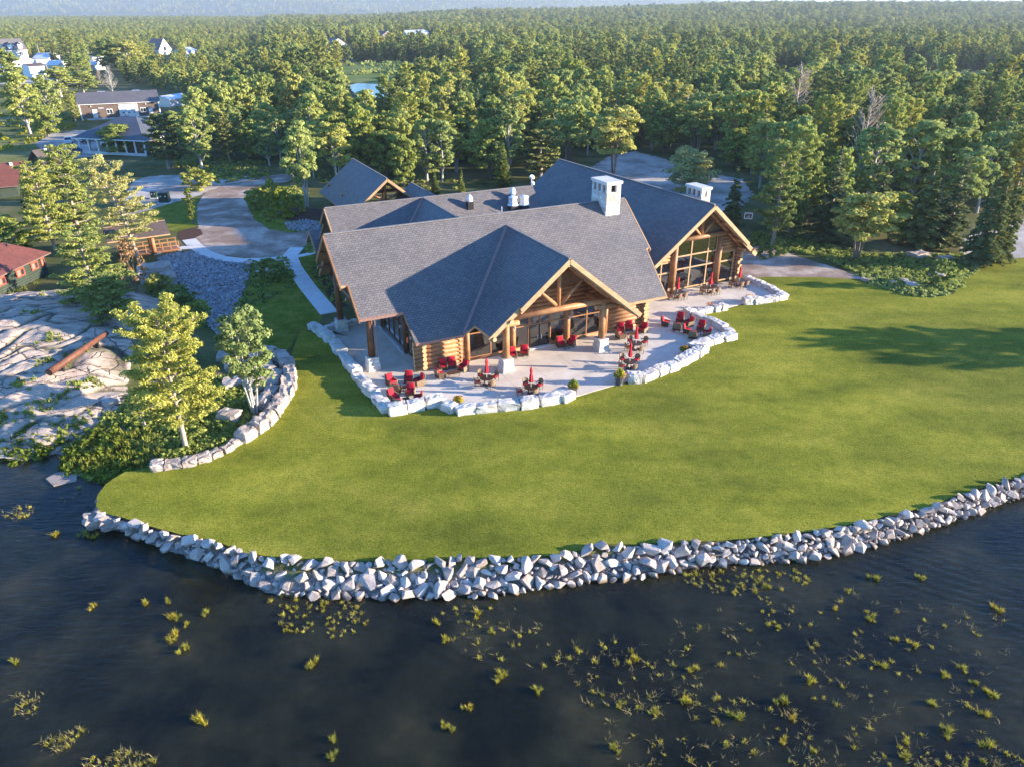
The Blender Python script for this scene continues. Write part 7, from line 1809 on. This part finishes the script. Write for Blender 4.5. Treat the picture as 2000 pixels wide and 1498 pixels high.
# undergrowth: leafy mounds and tall herbs
def cover(name, polys, m, label, size=0.09, per=26, R=0.35, zf=None, tall=0.0):
    g = np.random.default_rng(len(name) * 7 + 3); Vs = []
    for poly, n in polys:
        w = [(q.x, q.y) for q in (at(x, y, -0.2) for x, y in poly)]
        pts_ = scatter(w, n); zs = height_np(np.array([p[0] for p in pts_]), np.array([p[1] for p in pts_]))
        for (x, y), z in zip(pts_, zs):
            r = R * g.uniform(0.5, 1.6); d = g.normal(size=(per, 3)); d /= np.linalg.norm(d, axis=1)[:, None]; d[:, 2] = np.abs(d[:, 2])
            Pp = np.array([x, y, (z if zf is None else zf(x, y))]) + d * r * g.uniform(0.5, 1, (per, 1)) * np.array([1, 1, 0.8 + tall * g.random()]); s = size * g.uniform(0.6, 1.4, per)
            Vs.append(quads(Pp, d + g.normal(size=d.shape) * 0.6, s * 0.5, s * 0.8, g))
    return link(name, quad_mesh(name, np.concatenate(Vs), [m]), kind='stuff', label=label)
bankP = [(110, 905), (205, 925), (225, 935), (245, 922), (300, 915), (340, 905), (430, 880), (470, 850), (500, 800), (480, 760), (430, 740), (300, 780), (235, 800), (190, 820), (120, 870)]
cover('bank_undergrowth', [(bankP, 650), ([(240, 780), (420, 760), (480, 800), (455, 860), (370, 895), (300, 900), (250, 860)], 420)], M_leaf_mid, 'dark leafy undergrowth on the bank round the big pine', 0.22, 30, 0.42)
cover('bright_shrubs', [([(110, 905), (200, 925), (240, 925), (280, 905), (240, 850), (180, 830), (130, 870)], 230), ([(0, 850), (60, 830), (150, 800), (190, 810), (130, 850), (60, 885), (0, 895)], 240)], M_leaf_lime, 'bright yellow green shrubs along the left shore', 0.2, 26, 0.36, None, 1.2)
herb = [((x, y, gh(x, y)), rnd.uniform(0.5, 1.1)) for x, y in region([(165, 860), (300, 850), (330, 905), (240, 925), (200, 925), (120, 900)], 100, -0.5)]
link('tall_herbs', quad_mesh('tall_herbs', blades(herb, 14, 0.75, 0.25, g2, 0.035, 0.35), [M_reed]), kind='stuff', label='tall light green herbs on the left bank beside the lawn tip')
cover('ravine_shrubs', [([(290, 552), (340, 555), (392, 600), (405, 640), (380, 650), (330, 600), (290, 575)], 170), ([(480, 512), (560, 508), (575, 560), (520, 590), (470, 620), (450, 640), (478, 560)], 110), ([(440, 640), (470, 610), (500, 660), (470, 690)], 40)], M_leaf_mid, 'dark green shrubs along both edges of the cobble bed', 0.22, 28, 0.45)
cover('yard_edge_shrubs', [([(390, 330), (520, 330), (540, 344), (440, 360), (400, 365), (370, 345)], 120), ([(490, 372), (600, 365), (610, 400), (560, 412), (520, 440), (500, 420)], 110), ([(600, 335), (900, 350), (900, 372), (640, 372)], 120), ([(330, 300), (520, 318), (500, 334), (340, 330)], 130)], M_leaf_mid, 'shrubs and weeds along the gravel drive', 0.3, 24, 0.5)
cover('right_bed_shrubs', [([(1455, 478), (1520, 490), (1600, 505), (1700, 548), (1760, 572), (1815, 578), (1860, 568), (1880, 545), (1900, 525), (1880, 500), (1700, 500), (1560, 470), (1470, 455)], 640)], M_leaf_mid, 'low green shrubs and weeds in the bed on the right below the spruces', 0.24, 26, 0.42)
cover('right_bed_weeds', [([(1660, 540), (1700, 530), (1800, 545), (1850, 560), (1815, 578), (1760, 572), (1700, 552)], 210), ([(1850, 560), (1862, 577), (1888, 556), (1908, 530), (1945, 512), (1935, 506), (1895, 520)], 90), ([(1690, 548), (1705, 560), (1760, 578), (1815, 586), (1862, 578), (1850, 566), (1760, 566)], 90)], M_leaf_light, 'paler weeds at the lawn edge of the right bed', 0.2, 24, 0.3)
cover('foundation_plants', [([(600, 525), (622, 525), (672, 600), (655, 600)], 60), ([(600, 478), (612, 480), (615, 500), (600, 496)], 20)], M_leaf_mid, 'dark foundation plants beside the left walk', 0.18, 22, 0.3)
cover('meadow_weeds', [([(0, 180), (150, 180), (200, 230), (120, 262), (60, 300), (0, 300)], 260)], M_leaf_lime, 'weeds on the left meadow', 0.5, 20, 0.8)
cover('marsh_sedges', [([(640, 124), (940, 124), (940, 132), (640, 132)], 90), ([(690, 140), (900, 140), (900, 146), (690, 148)], 70), ([(1690, 145), (2050, 144), (2050, 150), (1690, 150)], 110)], M_leaf_light, 'sedge rows on the marsh meadow', 0.9, 26, 2.0)
# moss and grass tufts in the bedrock crevices
tf = []
for px_, py_, rr, n in ((100, 662, 0.9, 14), (38, 752, 0.9, 14), (90, 705, 0.9, 10), (150, 752, 0.9, 14), (180, 745, 0.7, 12), (60, 615, 0.8, 8), (95, 790, 0.9, 10), (70, 805, 1, 10), (145, 835, 1.2, 16), (20, 565, 2.2, 40), (130, 575, 2.0, 20), (160, 690, 0.7, 6), (215, 600, 1.2, 14), (120, 775, 0.6, 8), (10, 820, 1.0, 12)):
    c = rp_(px_, py_)
    for _ in range(n): x, y = c.x + rnd.gauss(0, rr * 0.5), c.y + rnd.gauss(0, rr * 0.5); tf.append(((x, y, rock_top(x, y) - 0.05), rnd.uniform(0.5, 1.1)))
link('crevice_plants', quad_mesh('crevice_plants', blades(tf, 22, 0.34, 0.3, g2, 0.045, 0.6), [M_leaf_mid]), kind='stuff', label='green tufts growing in the crevices of the bedrock')

# ------------------------------------------------------------------ air
m = bpy.data.materials.new('clear_haze'); m.use_nodes = True; n = m.node_tree.nodes; n.clear()
o = n.new('ShaderNodeOutputMaterial'); v = n.new('ShaderNodeVolumePrincipled'); v.inputs['Color'].default_value = (0.75, 0.87, 1.0, 1); v.inputs['Density'].default_value = 0.0001; v.inputs['Anisotropy'].default_value = 0.2
m.node_tree.links.new(v.outputs[0], o.inputs['Volume'])
MB().box((0, 4300, 150), (19000, 9800, 330)).build('haze', m, kind='stuff')
print('objects', len(bpy.data.objects))
